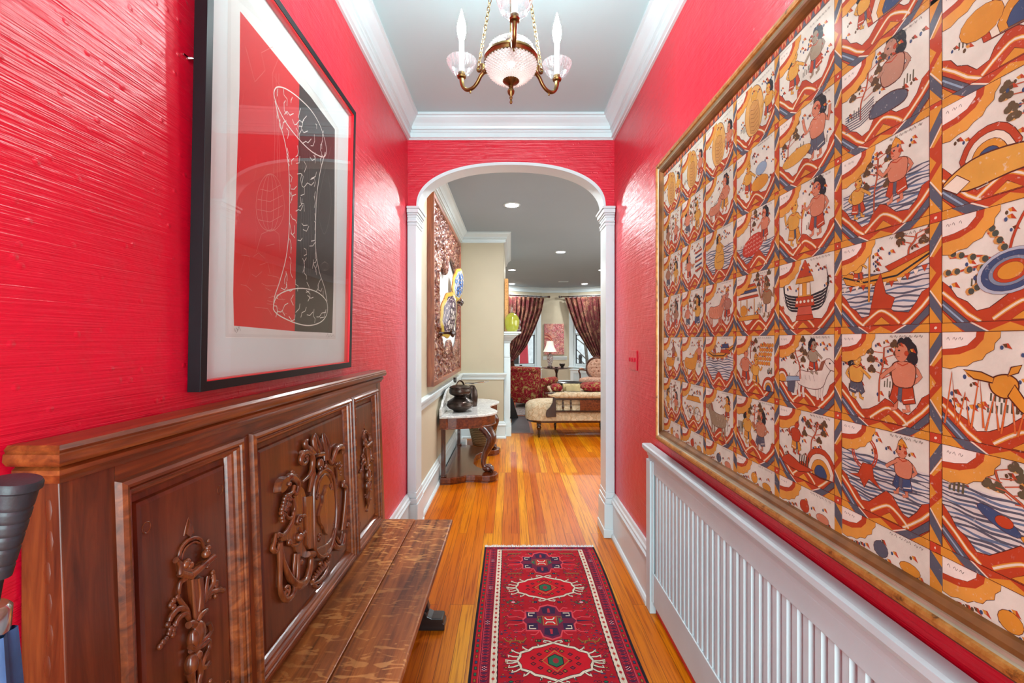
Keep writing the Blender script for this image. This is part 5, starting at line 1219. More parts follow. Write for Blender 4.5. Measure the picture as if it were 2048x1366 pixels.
def hook_medal(v0):
    """white hooked hexagon round a small green centre"""
    out = [(0.0, -0.088), (0.05, -0.070), (0.085, -0.062), (0.10, -0.050), (0.135, -0.038), (0.138, -0.020), (0.150, 0.0), (0.138, 0.020), (0.135, 0.038), (0.10, 0.050), (0.085, 0.062), (0.05, 0.070), (0.0, 0.088)]
    full = [(MX+a_, v0+b_) for a_, b_ in out]+[(MX-a_, v0+b_) for a_, b_ in out[::-1][1:-1]]
    P.poly(full, (196, 14, 34)); P.line(full, 0.014, NB, True); P.line(full, 0.0095, IV, True)
    def hooks(X):
        for (a_, b_, c_, d_) in ((.138, -.034, .172, -.052), (.145, -.018, .186, -.026), (.148, .0, .196, -.004), (.148, .004, .190, .012), (.145, .020, .184, .030), (.138, .036, .172, .052), (.104, -.050, .128, -.068), (.104, .050, .128, .068), (.06, -.070, .066, -.086), (.06, .070, .066, .086)):
            L = [(X(a_), v0+b_), (X((a_+c_)/2), v0+(b_+d_)/2+.003), (X(c_), v0+d_), (X(c_-.004), v0+d_+(.010 if d_ < 0 else -.010))]
            P.line(L, 0.0085, NB); P.line(L, 0.0055, IV)
        for s_ in (-1, 1):
            L = [(X(0), v0+s_*.086), (X(.016), v0+s_*.096), (X(.036), v0+s_*.100), (X(.040), v0+s_*.092), (X(.028), v0+s_*.090)]; P.line(L, 0.0085, NB); P.line(L, 0.0055, IV)
        for (a_, b_) in ((.03, -.045), (.062, -.030), (.088, -.012), (.088, .014), (.062, .032), (.03, .046), (.010, -.056), (.010, .056), (.055, .0)):
            P.poly([(X(a_-.012), v0+b_), (X(a_), v0+b_-.009), (X(a_+.012), v0+b_), (X(a_), v0+b_+.009)], NB); P.poly([(X(a_-.007), v0+b_), (X(a_), v0+b_-.005), (X(a_+.007), v0+b_), (X(a_), v0+b_+.005)], (GLD, CRM, (140, 30, 60))[int(abs(a_*1000)) % 3])
    sym(hooks)
    P.poly([(MX-.055, v0), (MX, v0-.050), (MX+.055, v0), (MX, v0+.050)], (176, 120, 60)); P.poly([(MX-.050, v0), (MX, v0-.045), (MX+.050, v0), (MX, v0+.045)], (196, 24, 38))
    hx = [(MX+.036*math.cos(t)*1.0, v0+.032*math.sin(t)) for t in [PI/6+2*PI*i/6 for i in range(6)]]; P.poly(hx, NB); P.poly([(MX+(x-MX)*.88, v0+(y-v0)*.88) for x, y in hx], GRN); P.ell(MX, v0, .012, .013, (150, 40, 50), 0, 8)
def cross_medal(v0):
    """navy and pink stepped cross with square arms"""
    body = [(-.10, -.055), (-.045, -.055), (-.035, -.082), (0, -.094), (.035, -.082), (.045, -.055), (.10, -.055), (.10, -.02), (.115, 0), (.10, .02), (.10, .055), (.045, .055), (.035, .086), (0, .100), (-.035, .086), (-.045, .055), (-.10, .055), (-.10, .02), (-.115, 0), (-.10, -.02)]
    pts = [(MX+a_, v0+b_) for a_, b_ in body]; P.poly(pts, (112, 26, 60)); P.line(pts, 0.0075, PKR, True)
    for s_ in (-1, 1):
        P.poly([(MX-.026, v0+s_*.040), (MX+.026, v0+s_*.040), (MX+.030, v0+s_*.074), (MX, v0+s_*.086), (MX-.030, v0+s_*.074)], NV_); P.poly([(MX-.006, v0+s_*.046), (MX+.006, v0+s_*.046), (MX+.004, v0+s_*.072), (MX-.004, v0+s_*.072)], (190, 44, 60))
    def arms(X):
        for s_ in (-1, 1):
            P.poly([(X(.052), v0+s_*.014), (X(.094), v0+s_*.014), (X(.094), v0+s_*.050), (X(.052), v0+s_*.050)], NV_); P.line([(X(.060), v0+s_*.044), (X(.086), v0+s_*.044), (X(.086), v0+s_*.028), (X(.070), v0+s_*.028)], .0052, IV if s_*v0 < 9 else PKR)
            P.line([(X(.104), v0+s_*.010), (X(.135), v0+s_*.022), (X(.170), v0+s_*.020), (X(.176), v0+s_*.032)], .0042, PKR); P.line([(X(.102), v0+s_*.044), (X(.120), v0+s_*.060), (X(.150), v0+s_*.058)], .0042, PKR)
            P.line([(X(.050), v0+s_*.060), (X(.064), v0+s_*.076), (X(.084), v0+s_*.074)], .0042, PKR)
        P.poly([(X(.112), v0-.005), (X(.185), v0), (X(.112), v0+.005)], NV_); P.poly([(X(.036), v0-.018), (X(.056), v0), (X(.036), v0+.018)], GRN)
        P.line([(X(.030), v0-.026), (X(.050), v0-.022), (X(.046), v0)], .0035, (140, 110, 50))
    sym(arms)
    P.poly([(MX-.030, v0-.026), (MX+.030, v0-.026), (MX+.030, v0+.026), (MX-.030, v0+.026)], (150, 110, 50)); P.poly([(MX-.026, v0-.024), (MX+.026, v0-.024), (MX+.026, v0+.024), (MX-.026, v0+.024)], (196, 24, 38))
    P.line([(MX-.020, v0-.018), (MX-.012, v0-.006), (MX+.012, v0-.006), (MX+.020, v0-.018)], .0085, NB); P.line([(MX-.020, v0-.018), (MX-.012, v0-.006), (MX+.012, v0-.006), (MX+.020, v0-.018)], .0058, IV)
    P.line([(MX-.020, v0+.018), (MX-.012, v0+.008), (MX+.012, v0+.008), (MX+.020, v0+.018)], .0085, NB); P.line([(MX-.020, v0+.018), (MX-.012, v0+.008), (MX+.012, v0+.008), (MX+.020, v0+.018)], .0058, IV)
def fillers(v0, kind):
    def f(X):
        if kind == 0:     # flower with green leaves
            for i in range(6):
                t = i*PI/3; P.ell(X(.172+.026*math.cos(t)), v0+.016*math.sin(t), .011, .006, NB, 0, 8); P.ell(X(.172+.026*math.cos(t)), v0+.016*math.sin(t), .008, .004, (GRN, CRM, GRN)[i % 3], 0, 8)
            P.ell(X(.172), v0, .010, .007, (226, 170, 180), 0, 8)
        elif kind == 1:   # golden spidery bush
            for a_ in (-.05, -.025, 0, .025, .05): L = [(X(.165), v0), (X(.165+a_*.7), v0+abs(a_)*.2-.006), (X(.165+a_), v0+(.018 if int(a_*1000) % 2 else -.018))]; P.line(L, .0085, NB); P.line(L, .006, GLD)
        else:
            P.poly([(X(.12), v0-.008), (X(.20), v0-.010), (X(.205), v0+.004), (X(.125), v0+.006)], (132, 84, 48))
            for q in range(5): P.line([(X(.125+.018*q), v0+.002), (X(.128+.018*q), v0+.018)], .004, (96, 20, 40))
        P.poly([(X(.050), v0-.008), (X(.076), v0-.010), (X(.080), v0+.008), (X(.052), v0+.008)], NB); P.poly([(X(.054), v0-.005), (X(.064), v0-.006), (X(.065), v0+.005), (X(.056), v0+.005)], BLU if kind != 1 else GRN); P.poly([(X(.068), v0-.006), (X(.074), v0-.007), (X(.076), v0+.005), (X(.069), v0+.005)], GLD)
    sym(f)
def sprigs(v0):
    def f(X):
        for (a_, b_) in ((.150, -.03), (.185, -.05), (.205, .01), (.160, .035), (.190, .055), (.130, .06), (.215, -.03), (.205, .04)):
            P.poly([(X(a_-.010), v0+b_), (X(a_), v0+b_-.006), (X(a_+.010), v0+b_), (X(a_), v0+b_+.006)], NB); P.ell(X(a_), v0+b_, .005, .0035, (GRN, (190, 60, 70), GLD)[int(a_*1000+b_*1000) % 3], 0, 6)
            P.line([(X(a_-.016), v0+b_+.010), (X(a_+.002), v0+b_+.012), (X(a_+.012), v0+b_+.006)], .0026, (110, 16, 50))
    sym(f)
P.k = 410
for i, v0 in enumerate((0.205, 0.482, 0.770, 1.040, 1.32, 1.60, 1.88, 2.16)):
    P.k = 410
    sprigs(v0)
    sx, sy = ((1.06, 1.28) if i % 2 else (1.14, 1.36))
    P.fn = lambda u, v, d, v0=v0, sx=sx, sy=sy: rug_pt(MX+(u-MX)*sx, v0+(v-v0)*sy, d)
    (hook_medal if i % 2 else cross_medal)(v0)
    P.fn = rug_pt
P.k = 420
RF = random.Random(77); MEDS = [0.205, 0.482, 0.770, 1.040, 1.32, 1.60, 1.88, 2.16]
v = 0.06
while v < RL-0.07:                                          # little mirrored filling motifs of the ground
    P.k = 420
    for a_ in (.045, .085, .125, .155, .182, .208, .228):
        a2 = a_+RF.uniform(-.010, .010); v2 = v+RF.uniform(-.008, .008); c1 = RF.choice((NB, DR, NV_, (128, 18, 40))); c2 = RF.choice((GRN, GLD, PKR, (150, 84, 50), DR, BLU)); kind = RF.random()
        dm = min(abs(v2-q) for q in MEDS)
        if (dm < .118 and a2 < .120) or (dm < .07 and a2 < .20) or a2 > .229: continue
        for sg in (-1, 1):
            X = MX+sg*a2
            if kind < .45: P.poly([(X-.009, v2), (X, v2-.0065), (X+.009, v2), (X, v2+.0065)], c1); P.poly([(X-.005, v2), (X, v2-.0035), (X+.005, v2), (X, v2+.0035)], c2)
            elif kind < .75: P.line([(X-.012, v2+.004), (X-.004*sg, v2-.004), (X+.004, v2+.005), (X+.012, v2-.003)], .0034, c1)
            else: P.line([(X-.010, v2), (X+.010, v2+.002)], .0062, c1); P.line([(X-.008, v2), (X+.008, v2+.002)], .0032, c2)
    v += 0.0185
P.k = 430
for i, v0 in enumerate((0.095, 0.335, 0.618, 0.915, 1.17, 1.46, 1.74, 2.02)): fillers(v0, (2, 2, 0, 1, 0, 2, 1, 0)[i])
P.mb.build('pile', 'wool', rug, fixn=False)
m = MB(); R = random.Random(8)
for k in range(150):
    u = RXW*(k+0.5)/150; l = R.uniform(0.028, 0.044)
    m.tube([(rx(u, 0), RY-0.001, 0.006), (rx(u, 0)+R.uniform(-.003, .003), RY+l*0.5, 0.005), (rx(u, 0)+R.uniform(-.005, .005), RY+l, 0.0015)], 0.0021, 5)
fr = m.build('fringe', 'mat_board', rug); fr['kind'] = 'stuff'; fr['label'] = 'off-white fringe'

# ================================================================== umbrella at the near left corner
um = thing('folded_umbrella', 'folded blue umbrella with ridged black rubber grip leaning by the settle end', 'umbrella', (-0.60, 0.50, 0.0))
DU = 0.50
def U(px, py, d=DU): return Vector(((px-CX)*d/F, d, H-(py-CY)*d/F))
a0 = U(34, 957); a1 = U(-3, 1152); ax = (a1-a0).normalized()
L = (a1-a0).length
pts = []; rr = []
prof = [(0.0, 0.012), (0.001, 0.0205), (0.004, 0.0222), (0.010, 0.0222), (0.0125, 0.0195)]
n = 40
for i in range(n+1):
    t = 0.0125+(L-0.0125)*i/n; base = 0.0193-0.0085*(i/n)
    groove = 0.0012 if i in (7, 8, 13, 14, 19, 20, 25, 26, 33, 34) and i % 2 == 0 else 0
    prof.append((t, base-groove))
prof.append((L+0.002, 0.006))
m = MB().tube([a0+ax*p[0] for p in prof], [p[1] for p in prof], 24); m.build('grip', 'rubber', um, True)
m = MB().tube([a0+ax*L, a0+ax*(L+0.05)], 0.005, 14); m.build('shaft', 'iron', um, True)
c0 = a0+ax*(L+0.032)
m = MB().tube([c0, c0+ax*0.004, c0+ax*0.03, c0+ax*0.034], [0.012, 0.016, 0.018, 0.014], 18); m.build('collar', 'chrome', um, True)
end = Vector((-0.575, 0.52, 0.03)); c1 = c0+ax*0.034; vs = []; q = 26; N = 14; dirv = (end-c1)
m = MB(); ctr = [c1+dirv*(i/N) for i in range(N+1)]
side = dirv.normalized().orthogonal().normalized(); up2 = dirv.normalized().cross(side)
for i in range(N+1):
    t = i/N; r = 0.020+0.014*math.sin(min(1, t*1.4)*PI*0.9)-0.012*t
    for k in range(q):
        th = 2*PI*k/q; rr_ = r*(1+0.16*math.cos(th*6+t*2.0)); vs.append(ctr[i]+side*(rr_*math.cos(th))+up2*(rr_*math.sin(th)))
fs = [(i*q+k, i*q+(k+1) % q, (i+1)*q+(k+1) % q, (i+1)*q+k) for i in range(N) for k in range(q)]
m.add(vs, fs); m.build('canopy', 'blue_cloth', um, True)
m = MB().tube([end, end+Vector((0.0, 0.0, -0.028))], [0.006, 0.003], 10); m.build('ferrule', 'chrome', um, True)

# ================================================================== chandelier
CH = Vector((0.0, 1.55, 0)); ZE = 2.284
ch = thing('chandelier', 'antique brass chandelier with cut crystal bowl and three lit candle arms', 'chandelier', (0, 1.55, ZC))
ch['label'] = 'antique brass chandelier with cut crystal bowl and three lit candle arms'
def diamond_shell(r, prof, n, t=1):
    """surface of revolution cut into small pyramids; prof = [(radius, z)]"""
    mb = MB(); vs = []; fs = []; rows = len(prof)
    for j, (rad, z) in enumerate(prof):
        off = 0.5 if j % 2 else 0
        for i in range(n): a_ = 2*PI*(i+off)/n; vs.append((rad*math.cos(a_), rad*math.sin(a_), z))
    for j in range(rows-2):
        sh = 0 if j % 2 == 0 else 1
        for i in range(n):
            lo = j*n+i; hi = (j+2)*n+i; m1 = (j+1)*n+(i-1+sh) % n; m2 = (j+1)*n+(i+sh) % n
            c = [sum(vs[q][k] for q in (lo, hi, m1, m2))/4 for k in range(3)]
            rad = math.hypot(c[0], c[1]) or 1e-6; nz = (prof[j+1][1]-ZE)*1.2; nr = rad; l = math.hypot(nr, nz)
            amp = min(0.0038, rad*0.05); c = (c[0]*(1+amp*nr/l/rad), c[1]*(1+amp*nr/l/rad), c[2]+amp*nz/l)
            vs.append(c); ci = len(vs)-1
            fs += [(lo, m2, ci), (m2, hi, ci), (hi, m1, ci), (m1, lo, ci)]
    return mb.add([(v[0]+CH.x, v[1]+CH.y, v[2]) for v in vs], fs)
low = [(0.087*math.cos(t)**0.75 if t < PI/2-0.01 else 0.004, ZE-0.004-0.062*math.sin(t)) for t in [PI/2*i/17*0.97 for i in range(18)]]
diamond_shell(0, low[::-1], 44).build('lower_bowl', 'crystal_bowl', ch)
upp = [(0.085*math.cos(t), ZE+0.012+0.062*math.sin(t)) for t in [PI/2*i/15*0.86 for i in range(16)]]
diamond_shell(0, upp, 44).build('upper_dome', 'crystal', ch)
m = MB().lathe([(0.086, ZE-0.006), (0.091, ZE-0.006), (0.093, ZE+0.002), (0.0905, ZE+0.005), (0.093, ZE+0.008), (0.091, ZE+0.015), (0.086, ZE+0.015), (0.086, ZE-0.006)], (0, 1.55, 0), 56); m.build('band', 'brass', ch, True)
zb = ZE-0.066
m = MB().lathe([(0.002, zb+0.004), (0.027, zb+0.006), (0.028, zb+0.001), (0.022, zb-0.006), (0.010, zb-0.013), (0.006, zb-0.016)], (0, 1.55, 0), 40, rfun=lambda a_, h: 1+0.04*math.cos(a_*20)); m.build('bottom_cup', 'brass', ch, True)
m = MB().lathe([(0.006, zb-0.014), (0.0085, zb-0.018), (0.005, zb-0.022), (0.009, zb-0.026), (0.0125, zb-0.034), (0.0105, zb-0.043), (0.005, zb-0.050), (0.004, zb-0.054), (0.006, zb-0.057), (0.0035, zb-0.060), (0.0035, zb-0.066), (0.0048, zb-0.069), (0.0045, zb-0.074), (0.001, zb-0.078)], (0, 1.55, 0), 24); m.build('finial', 'brass', ch, True)
# inner lamp, central stem and ceiling canopy
m = MB().ball((0, 1.55, ZE+0.005), (0.016, 0.016, 0.024)); m.build('inner_bulb', 'bulb_in', ch, True)
m = MB().tube([(0, 1.55, ZE+0.070), (0, 1.55, 2.80)], 0.0045, 12); m.lathe([(0.012, ZE+0.064), (0.020, ZE+0.070), (0.014, ZE+0.078), (0.006, ZE+0.09)], (0, 1.55, 0), 24); m.build('stem', 'brass', ch, True)
m = MB().lathe([(0.0, 2.862), (0.062, 2.862), (0.060, 2.850), (0.040, 2.838), (0.018, 2.826), (0.012, 2.80), (0.010, 2.765), (0.034, 2.758), (0.036, 2.750), (0.010, 2.742), (0.0, 2.74)], (0, 1.55, 0), 40); m.build('ceiling_canopy', 'brass', ch, True)
def link(mb, c, ax, r=0.0058, l=0.0095, tw=0):
    ax = Vector(ax).normalized(); a_ = ax.orthogonal().normalized(); b_ = ax.cross(a_); s_ = a_*math.cos(tw)+b_*math.sin(tw)
    mb.tube([Vector(c)+s_*(r*math.cos(t))+ax*(l*math.sin(t)) for t in [2*PI*i/14 for i in range(14)]], 0.0014, 6, closed=True)
for k in range(3):
    an = -PI/2+math.radians(3)+k*2*PI/3
    if k == 0: AN = an
    dr = Vector((math.cos(an), math.sin(an), 0)); C0 = Vector((0, 1.55, 0))
    RR = 0.200
    def Q(r, z): return C0+dr*r+Vector((0, 0, z))
    arm = smoothpath([Q(0.090, ZE-0.002), Q(0.104, ZE-0.004), Q(0.120, ZE-0.016), Q(0.134, ZE-0.036), Q(0.152, ZE-0.050), Q(0.174, ZE-0.052), Q(0.190, ZE-0.040), Q(0.198, ZE-0.022), Q(RR, ZE-0.004)], 5)
    m = MB().tube(arm, [0.0085-0.002*math.sin(PI*i/(len(arm)-1)) for i in range(len(arm))], 14)
    m.ball(Q(0.094, ZE-0.002), 0.012, 14, 8); m.ball(Q(0.104, ZE-0.004), 0.0095, 12, 8); m.tube([Q(0.163, ZE-0.055), Q(0.163, ZE-0.066)], [0.003, 0.0035], 10)
    sc = [Q(0.112+0.016*(1-i/22*0.8)*math.cos(2.2+i*0.30)+0.012, ZE+0.012+0.015*(1-i/22*0.8)*math.sin(2.2+i*0.30)) for i in range(20)]
    m.tube([Q(0.108, ZE-0.006)]+sc, [0.006]*8+[0.005]*13, 10)
    aobj = m.build('candle_arm', 'brass', ch, True)
    m = MB().lathe([(0.006, ZE-0.006), (0.015, ZE-0.002), (0.0165, ZE+0.004), (0.012, ZE+0.008), (0.013, ZE+0.016), (0.011, ZE+0.018)], Q(RR, 0), 28); m.build('candle_cup', 'brass', aobj, True)
    # scalloped crystal drip dish
    prof = [(0.010, ZE+0.008), (0.024, ZE+0.012), (0.038, ZE+0.024), (0.047, ZE+0.042), (0.052, ZE+0.056), (0.0535, ZE+0.060), (0.050, ZE+0.0605), (0.044, ZE+0.046), (0.035, ZE+0.029), (0.022, ZE+0.017), (0.010, ZE+0.013)]
    m = MB().lathe(prof, Q(RR, 0), 72, rfun=lambda a_, h: 1+(0.028*math.cos(a_*24) if h > ZE+0.03 else 0.016*math.cos(a_*12))); m.build('drip_dish', 'crystal', aobj)
    m = MB().lathe([(0.009, ZE+0.014), (0.0096, ZE+0.018), (0.0096, ZE+0.132), (0.008, ZE+0.134), (0, ZE+0.134)], Q(RR, 0), 24); m.build('candle_sleeve', 'sleeve', aobj, True)
    zb_ = ZE+0.134
    m = MB().lathe([(0.008, zb_), (0.0115, zb_+0.010), (0.015, zb_+0.028), (0.016, zb_+0.042), (0.0138, zb_+0.060), (0.0085, zb_+0.080), (0.0045, zb_+0.095), (0.0015, zb_+0.108), (0.0003, zb_+0.112)], Q(RR, 0), 24); m.build('flame_bulb', 'bulb', aobj, True)
    # chain to the canopy
    m = MB(); p0 = Q(0.128, ZE+0.020); p1 = Q(0.034, 2.752); n = int((p1-p0).length/0.0150)
    for i in range(n): link(m, p0+(p1-p0)*((i+0.5)/n), p1-p0, 0.0056, 0.0098, (PI/2)*(i % 2))
    m.build('chain', 'brass', ch, True)
m = MB().tube([Vector((0, 1.55, ZE+0.09)), Vector((0, 1.55, 2.76))], 0.0018, 8); m.build('lamp_cord', 'cord_white', ch, True)
# ================================================================== living room beyond the arch
# carved panel on the left wall
cp = thing('wood_wall_carving', 'tall carved wooden panel in red-brown frame with cream opening, behind the left pilaster', 'wall carving', (-0.68, 4.75, 0.955))
PY0, PY1, PZ0, PZ1 = 3.73, 5.765, 0.955, 2.555
def cf(y, z, d=0.0): return (-0.632+d, y, z)
rectloft(MB(), PY0, PY1, PZ0, PZ1, [(0.02, -0.056), (0.0, -0.056), (0.0, 0.0), (0.035, 0.0), (0.042, -0.012), (0.044, -0.03)], cf, False).build('frame', 'teak', cp)
m = MB(); m.box(-0.684, -0.676, PY0+0.03, PY1-0.03, PZ0+0.03, PZ1-0.03); m.build('backing', 'mat_board', cp)
def opening(y, z):
    """> 0 inside the lobed opening"""
    u = (y-4.80)/0.80; w = (z-1.70)/0.52
    r = abs(u)**2.6+abs(w)**2.6
    lim = 1.0+0.05*math.cos(9*math.atan2(w, u))
    v_ = lim-r
    v_ = min(v_, ((y-4.75)**2+(z-1.17)**2*1.3)**0.5/0.17-1.0, ((y-4.45)**2*1.5+(z-2.26)**2*0.9)**0.5/0.24-1.0)
    return v_
def relief_h(y, z):
    h = 0.0
    for (fy, fz, ph, a_) in ((31, 37, 0.3, 1), (52, 44, 1.7, .8), (77, 91, 2.2, .6), (23, 61, 4.0, .8), (113, 97, .9, .4)):
        h += a_*math.sin(y*fy+1.7*math.sin(z*fz*0.31+ph))*math.sin(z*fz+1.9*math.sin(y*fy*0.37+ph*2))
    return max(-1.6, min(1.8, h))
m = MB(); NY, NZ = 190, 150; idx = {}; vs = []; fs = []
for i in range(NY+1):
    for j in range(NZ+1):
        y = PY0+0.04+(PY1-PY0-0.08)*i/NY; z = PZ0+0.04+(PZ1-PZ0-0.08)*j/NZ; o_ = opening(y, z)
        if o_ < 0.10:
            rim = 0.014 if -0.16 < o_ < 0.02 else 0.0
            idx[(i, j)] = len(vs); vs.append((-0.652+0.0095*relief_h(y, z)+rim-(0.022 if o_ > 0.02 else 0), y, z))
for i in range(NY):
    for j in range(NZ):
        q = [(i, j), (i+1, j), (i+1, j+1), (i, j+1)]
        if all(k in idx for k in q): fs.append(tuple(idx[k] for k in q))
m.add(vs, fs)
def carved_mat():
    t = NT('polychrome_carving'); v = t.map(); vo = t.voro(v, 26); n = t.noise(v, 30, 4, 0.7, 1.0)
    c = t.ramp(n, [(0.35, srgb(52, 24, 22)), (0.47, srgb(112, 48, 40)), (0.55, srgb(146, 88, 62)), (0.62, srgb(190, 160, 130)), (0.72, srgb(96, 84, 50))])
    t.base(c); t.set(0.38, 0.1, 0.3); t.bump(vo.outputs['Distance'], 0.9, 0.02); return t.m
M['carved'] = carved_mat()
m.build('relief', 'carved', cp, True)
ring = []                                                     # beaded moulding round the opening
for i in range(120):
    t = 2*PI*i/120; r = 0.0
    while r < 1.2 and opening(4.80+r*math.cos(t), 1.70+r*math.sin(t)*0.7) > 0.06: r += 0.006
    ring.append((4.80+r*math.cos(t), 1.70+r*math.sin(t)*0.7))
ring = [tuple(sum(ring[(i+k) % 120][q] for k in (-1, 0, 1))/3 for q in (0, 1)) for i in range(120)]
m = MB().tube([(-0.650, y, z) for y, z in ring], [0.020+0.005*(i % 2) for i in range(120)], 8, closed=True); m.build('opening_moulding', 'carved', cp, True)

# two painted shell-shaped plates on turned pegs
def shell_plate(name, label, yc, z0, z1, x0, palette, lean=0.10):
    r = thing(name, label, 'plate', (x0, yc, z0), group=None)
    hh = (z1-z0)/2; zc = (z0+z1)/2; wy = hh*0.80; mb = MB()
    P = Paint(lambda u, w, d: (x0+0.030*(1-(u*u+w*w))+0.010+d+lean*w*hh+0.30*u*wy, yc+u*wy, zc+w*hh), 2e-5)
    NN = 18; k = 0
    rng = random.Random(int(yc*10))
    # dished body of small coloured patches
    for a_ in range(NN):
        for b_ in range(NN*2):
            r0, r1 = a_/NN, (a_+1)/NN; t0, t1 = PI*b_/NN, PI*(b_+1)/NN
            wob = lambda t: 1+0.035*math.cos(9*t)
            P.k = 1; q = [(r0*wob(t0)*math.cos(t0), r0*wob(t0)*math.sin(t0)), (r1*wob(t0)*math.cos(t0), r1*wob(t0)*math.sin(t0)), (r1*wob(t1)*math.cos(t1), r1*wob(t1)*math.sin(t1)), (r0*wob(t1)*math.cos(t1), r0*wob(t1)*math.sin(t1))]
            col = palette[0] if r1 > 0.86 else palette[1+int(abs(math.sin(a_*1.3+b_*0.9+yc))*2.99) % 3]
            P.poly(q, col)
    for i in range(14):
        t = rng.uniform(0, 6.28); rr = rng.uniform(0.1, 0.7); P.k = 4+i*4
        P.ell(rr*math.cos(t), rr*math.sin(t), .17, .15, (58, 44, 60), t); P.ell(rr*math.cos(t), rr*math.sin(t), .12, .10, palette[4], t)
    P.mb.build('face', 'glazed', r, fixn=False)
    vs = []; fs = []; n = 48
    m = MB()
    for (rr, dx) in ((0.0, 0.034), (0.6, 0.022), (1.0, 0.0), (1.0, 0.008)):
        pass
    prof = [(0.02, 0.028), (0.5, 0.020), (0.85, 0.004), (1.0, -0.003), (1.01, 0.004), (1.0, 0.0095)]
    for (rr, dx) in prof:
        for i in range(n):
            t = 2*PI*i/n; w_ = 1+0.035*math.cos(9*t); u, w = rr*w_*math.cos(t), rr*w_*math.sin(t); vs.append((x0+dx+lean*w*hh+0.30*u*wy, yc+u*wy, zc+w*hh))
    for j in range(len(prof)-1):
        for i in range(n): fs.append((j*n+i, j*n+(i+1) % n, (j+1)*n+(i+1) % n, (j+1)*n+i))
    m.add(vs, fs); m.build('back', 'gilt', r, True)
    return r
shell_plate('painted_plate', 'lower of two painted shell plates on the carved panel, purple scales with yellow rim', 4.22, 1.36, 1.785, -0.585, [(196, 170, 70), (120, 104, 120), (176, 160, 160), (74, 56, 72), (206, 196, 190)])
shell_plate('painted_plate', 'upper of two painted shell plates on the carved panel, with blue patches', 5.02, 1.775, 2.13, -0.590, [(206, 178, 76), (150, 160, 176), (222, 214, 196), (110, 130, 170), (70, 120, 190)])
def peg(y, z, l, lab):
    t = thing('wall_peg', lab, 'peg', (-0.676, y, z))
    m = MB().lathe([(0.0, 0.0), (0.030, 0.001), (0.032, 0.008), (0.018, 0.014), (0.012, 0.03), (0.016, 0.045), (0.011, 0.055), (0.011, l-0.055), (0.017, l-0.048), (0.012, l-0.040)], (-0.676, y, z), 20, 'x'); m.build('arm', 'rosewood', t, True)
    m = MB().lathe([(0.012, l-0.041), (0.030, l-0.034), (0.040, l-0.020), (0.038, l-0.010), (0.022, l-0.002), (0.010, l+0.006), (0.0, l+0.007)], (-0.676, y, z), 24, 'x'); m.build('knob', 'rosewood', t, True)
    m = MB().tube([(-0.672, y, z-0.05), (-0.64, y, z-0.035), (-0.61, y, z-0.010)], 0.006, 8); m.build('bracket', 'rosewood', t, True)
peg(4.05, 1.402, 0.175, 'dark turned wooden peg under the lower painted plate')
peg(5.00, 1.752, 0.150, 'dark turned wooden peg under the upper painted plate')

# ---------------------------------------------------------------- marble-topped console table
ct = thing('console_table', 'mahogany console table with grey marble top and lion paw feet, against the left wall', 'table', (-0.40, 4.87, 0))
def mirror_y(L, c=4.87): return L+[(x, 2*c-y) for (x, y) in L[::-1]]
half = [(-0.662, 4.19), (-0.595, 4.19), (-0.585, 4.205), (-0.50, 4.215), (-0.38, 4.245), (-0.26, 4.30), (-0.175, 4.385), (-0.135, 4.48), (-0.135, 4.56), (-0.165, 4.65), (-0.205, 4.74), (-0.222, 4.82), (-0.225, 4.87)]
out = mirror_y(half[:-1]+[half[-1]])
def pr_z(mb, pts, z0, z1): return mb.prism(pts, lambda p: (p[0], p[1], z0), lambda p: (p[0], p[1], z1))
def inset(pts, k):
    cx_ = -0.662; cy_ = 4.87
    return [(cx_+(x-cx_)*(1-k), cy_+(y-cy_)*(1-k*0.6)) for x, y in pts]
m = MB(); pr_z(m, out, 0.612, 0.635); m.build('marble_top', 'marble', ct, bevel=0.006)
m = MB(); pr_z(m, inset(out, 0.045), 0.520, 0.612); m.build('apron', 'mahog', ct, bevel=0.003)
m = MB(); pr_z(m, inset(out, 0.025), 0.510, 0.522); m.build('apron_moulding', 'mahog', ct, bevel=0.004)
bs = [(4.19, 0.635), (4.19, 0.70), (4.26, 0.715), (4.34, 0.765), (4.42, 0.775), (4.50, 0.815), (4.62, 0.84), (4.87, 0.848)]
bs = bs+[(2*4.87-y, z) for y, z in bs[::-1][1:]]
m = MB().prism(bs, lambda p: (-0.662, p[0], p[1]), lambda p: (-0.640, p[0], p[1])); m.build('backsplash', 'marble', ct, bevel=0.004)
bh = [(-0.655, 4.19), (-0.56, 4.195), (-0.50, 4.225), (-0.42, 4.275), (-0.34, 4.285), (-0.27, 4.262), (-0.20, 4.262), (-0.145, 4.30), (-0.125, 4.36), (-0.14, 4.42), (-0.19, 4.465), (-0.27, 4.50), (-0.34, 4.58), (-0.385, 4.70), (-0.395, 4.87)]
m = MB(); pr_z(m, mirror_y(bh), 0.012, 0.066); m.build('platform', 'mahog', ct, bevel=0.008)
m = MB(); pr_z(m, inset(mirror_y(bh), 0.03), 0.0, 0.014); m.build('platform_foot', 'mahog', ct)
for yy in (4.225, 5.50):
    m = MB().box(-0.650, -0.612, yy, yy+0.036, 0.066, 0.512); m.box(-0.655, -0.600, yy-0.008, yy+0.05, 0.066, 0.085); m.build('rear_leg', 'mahog_z', ct, bevel=0.004)
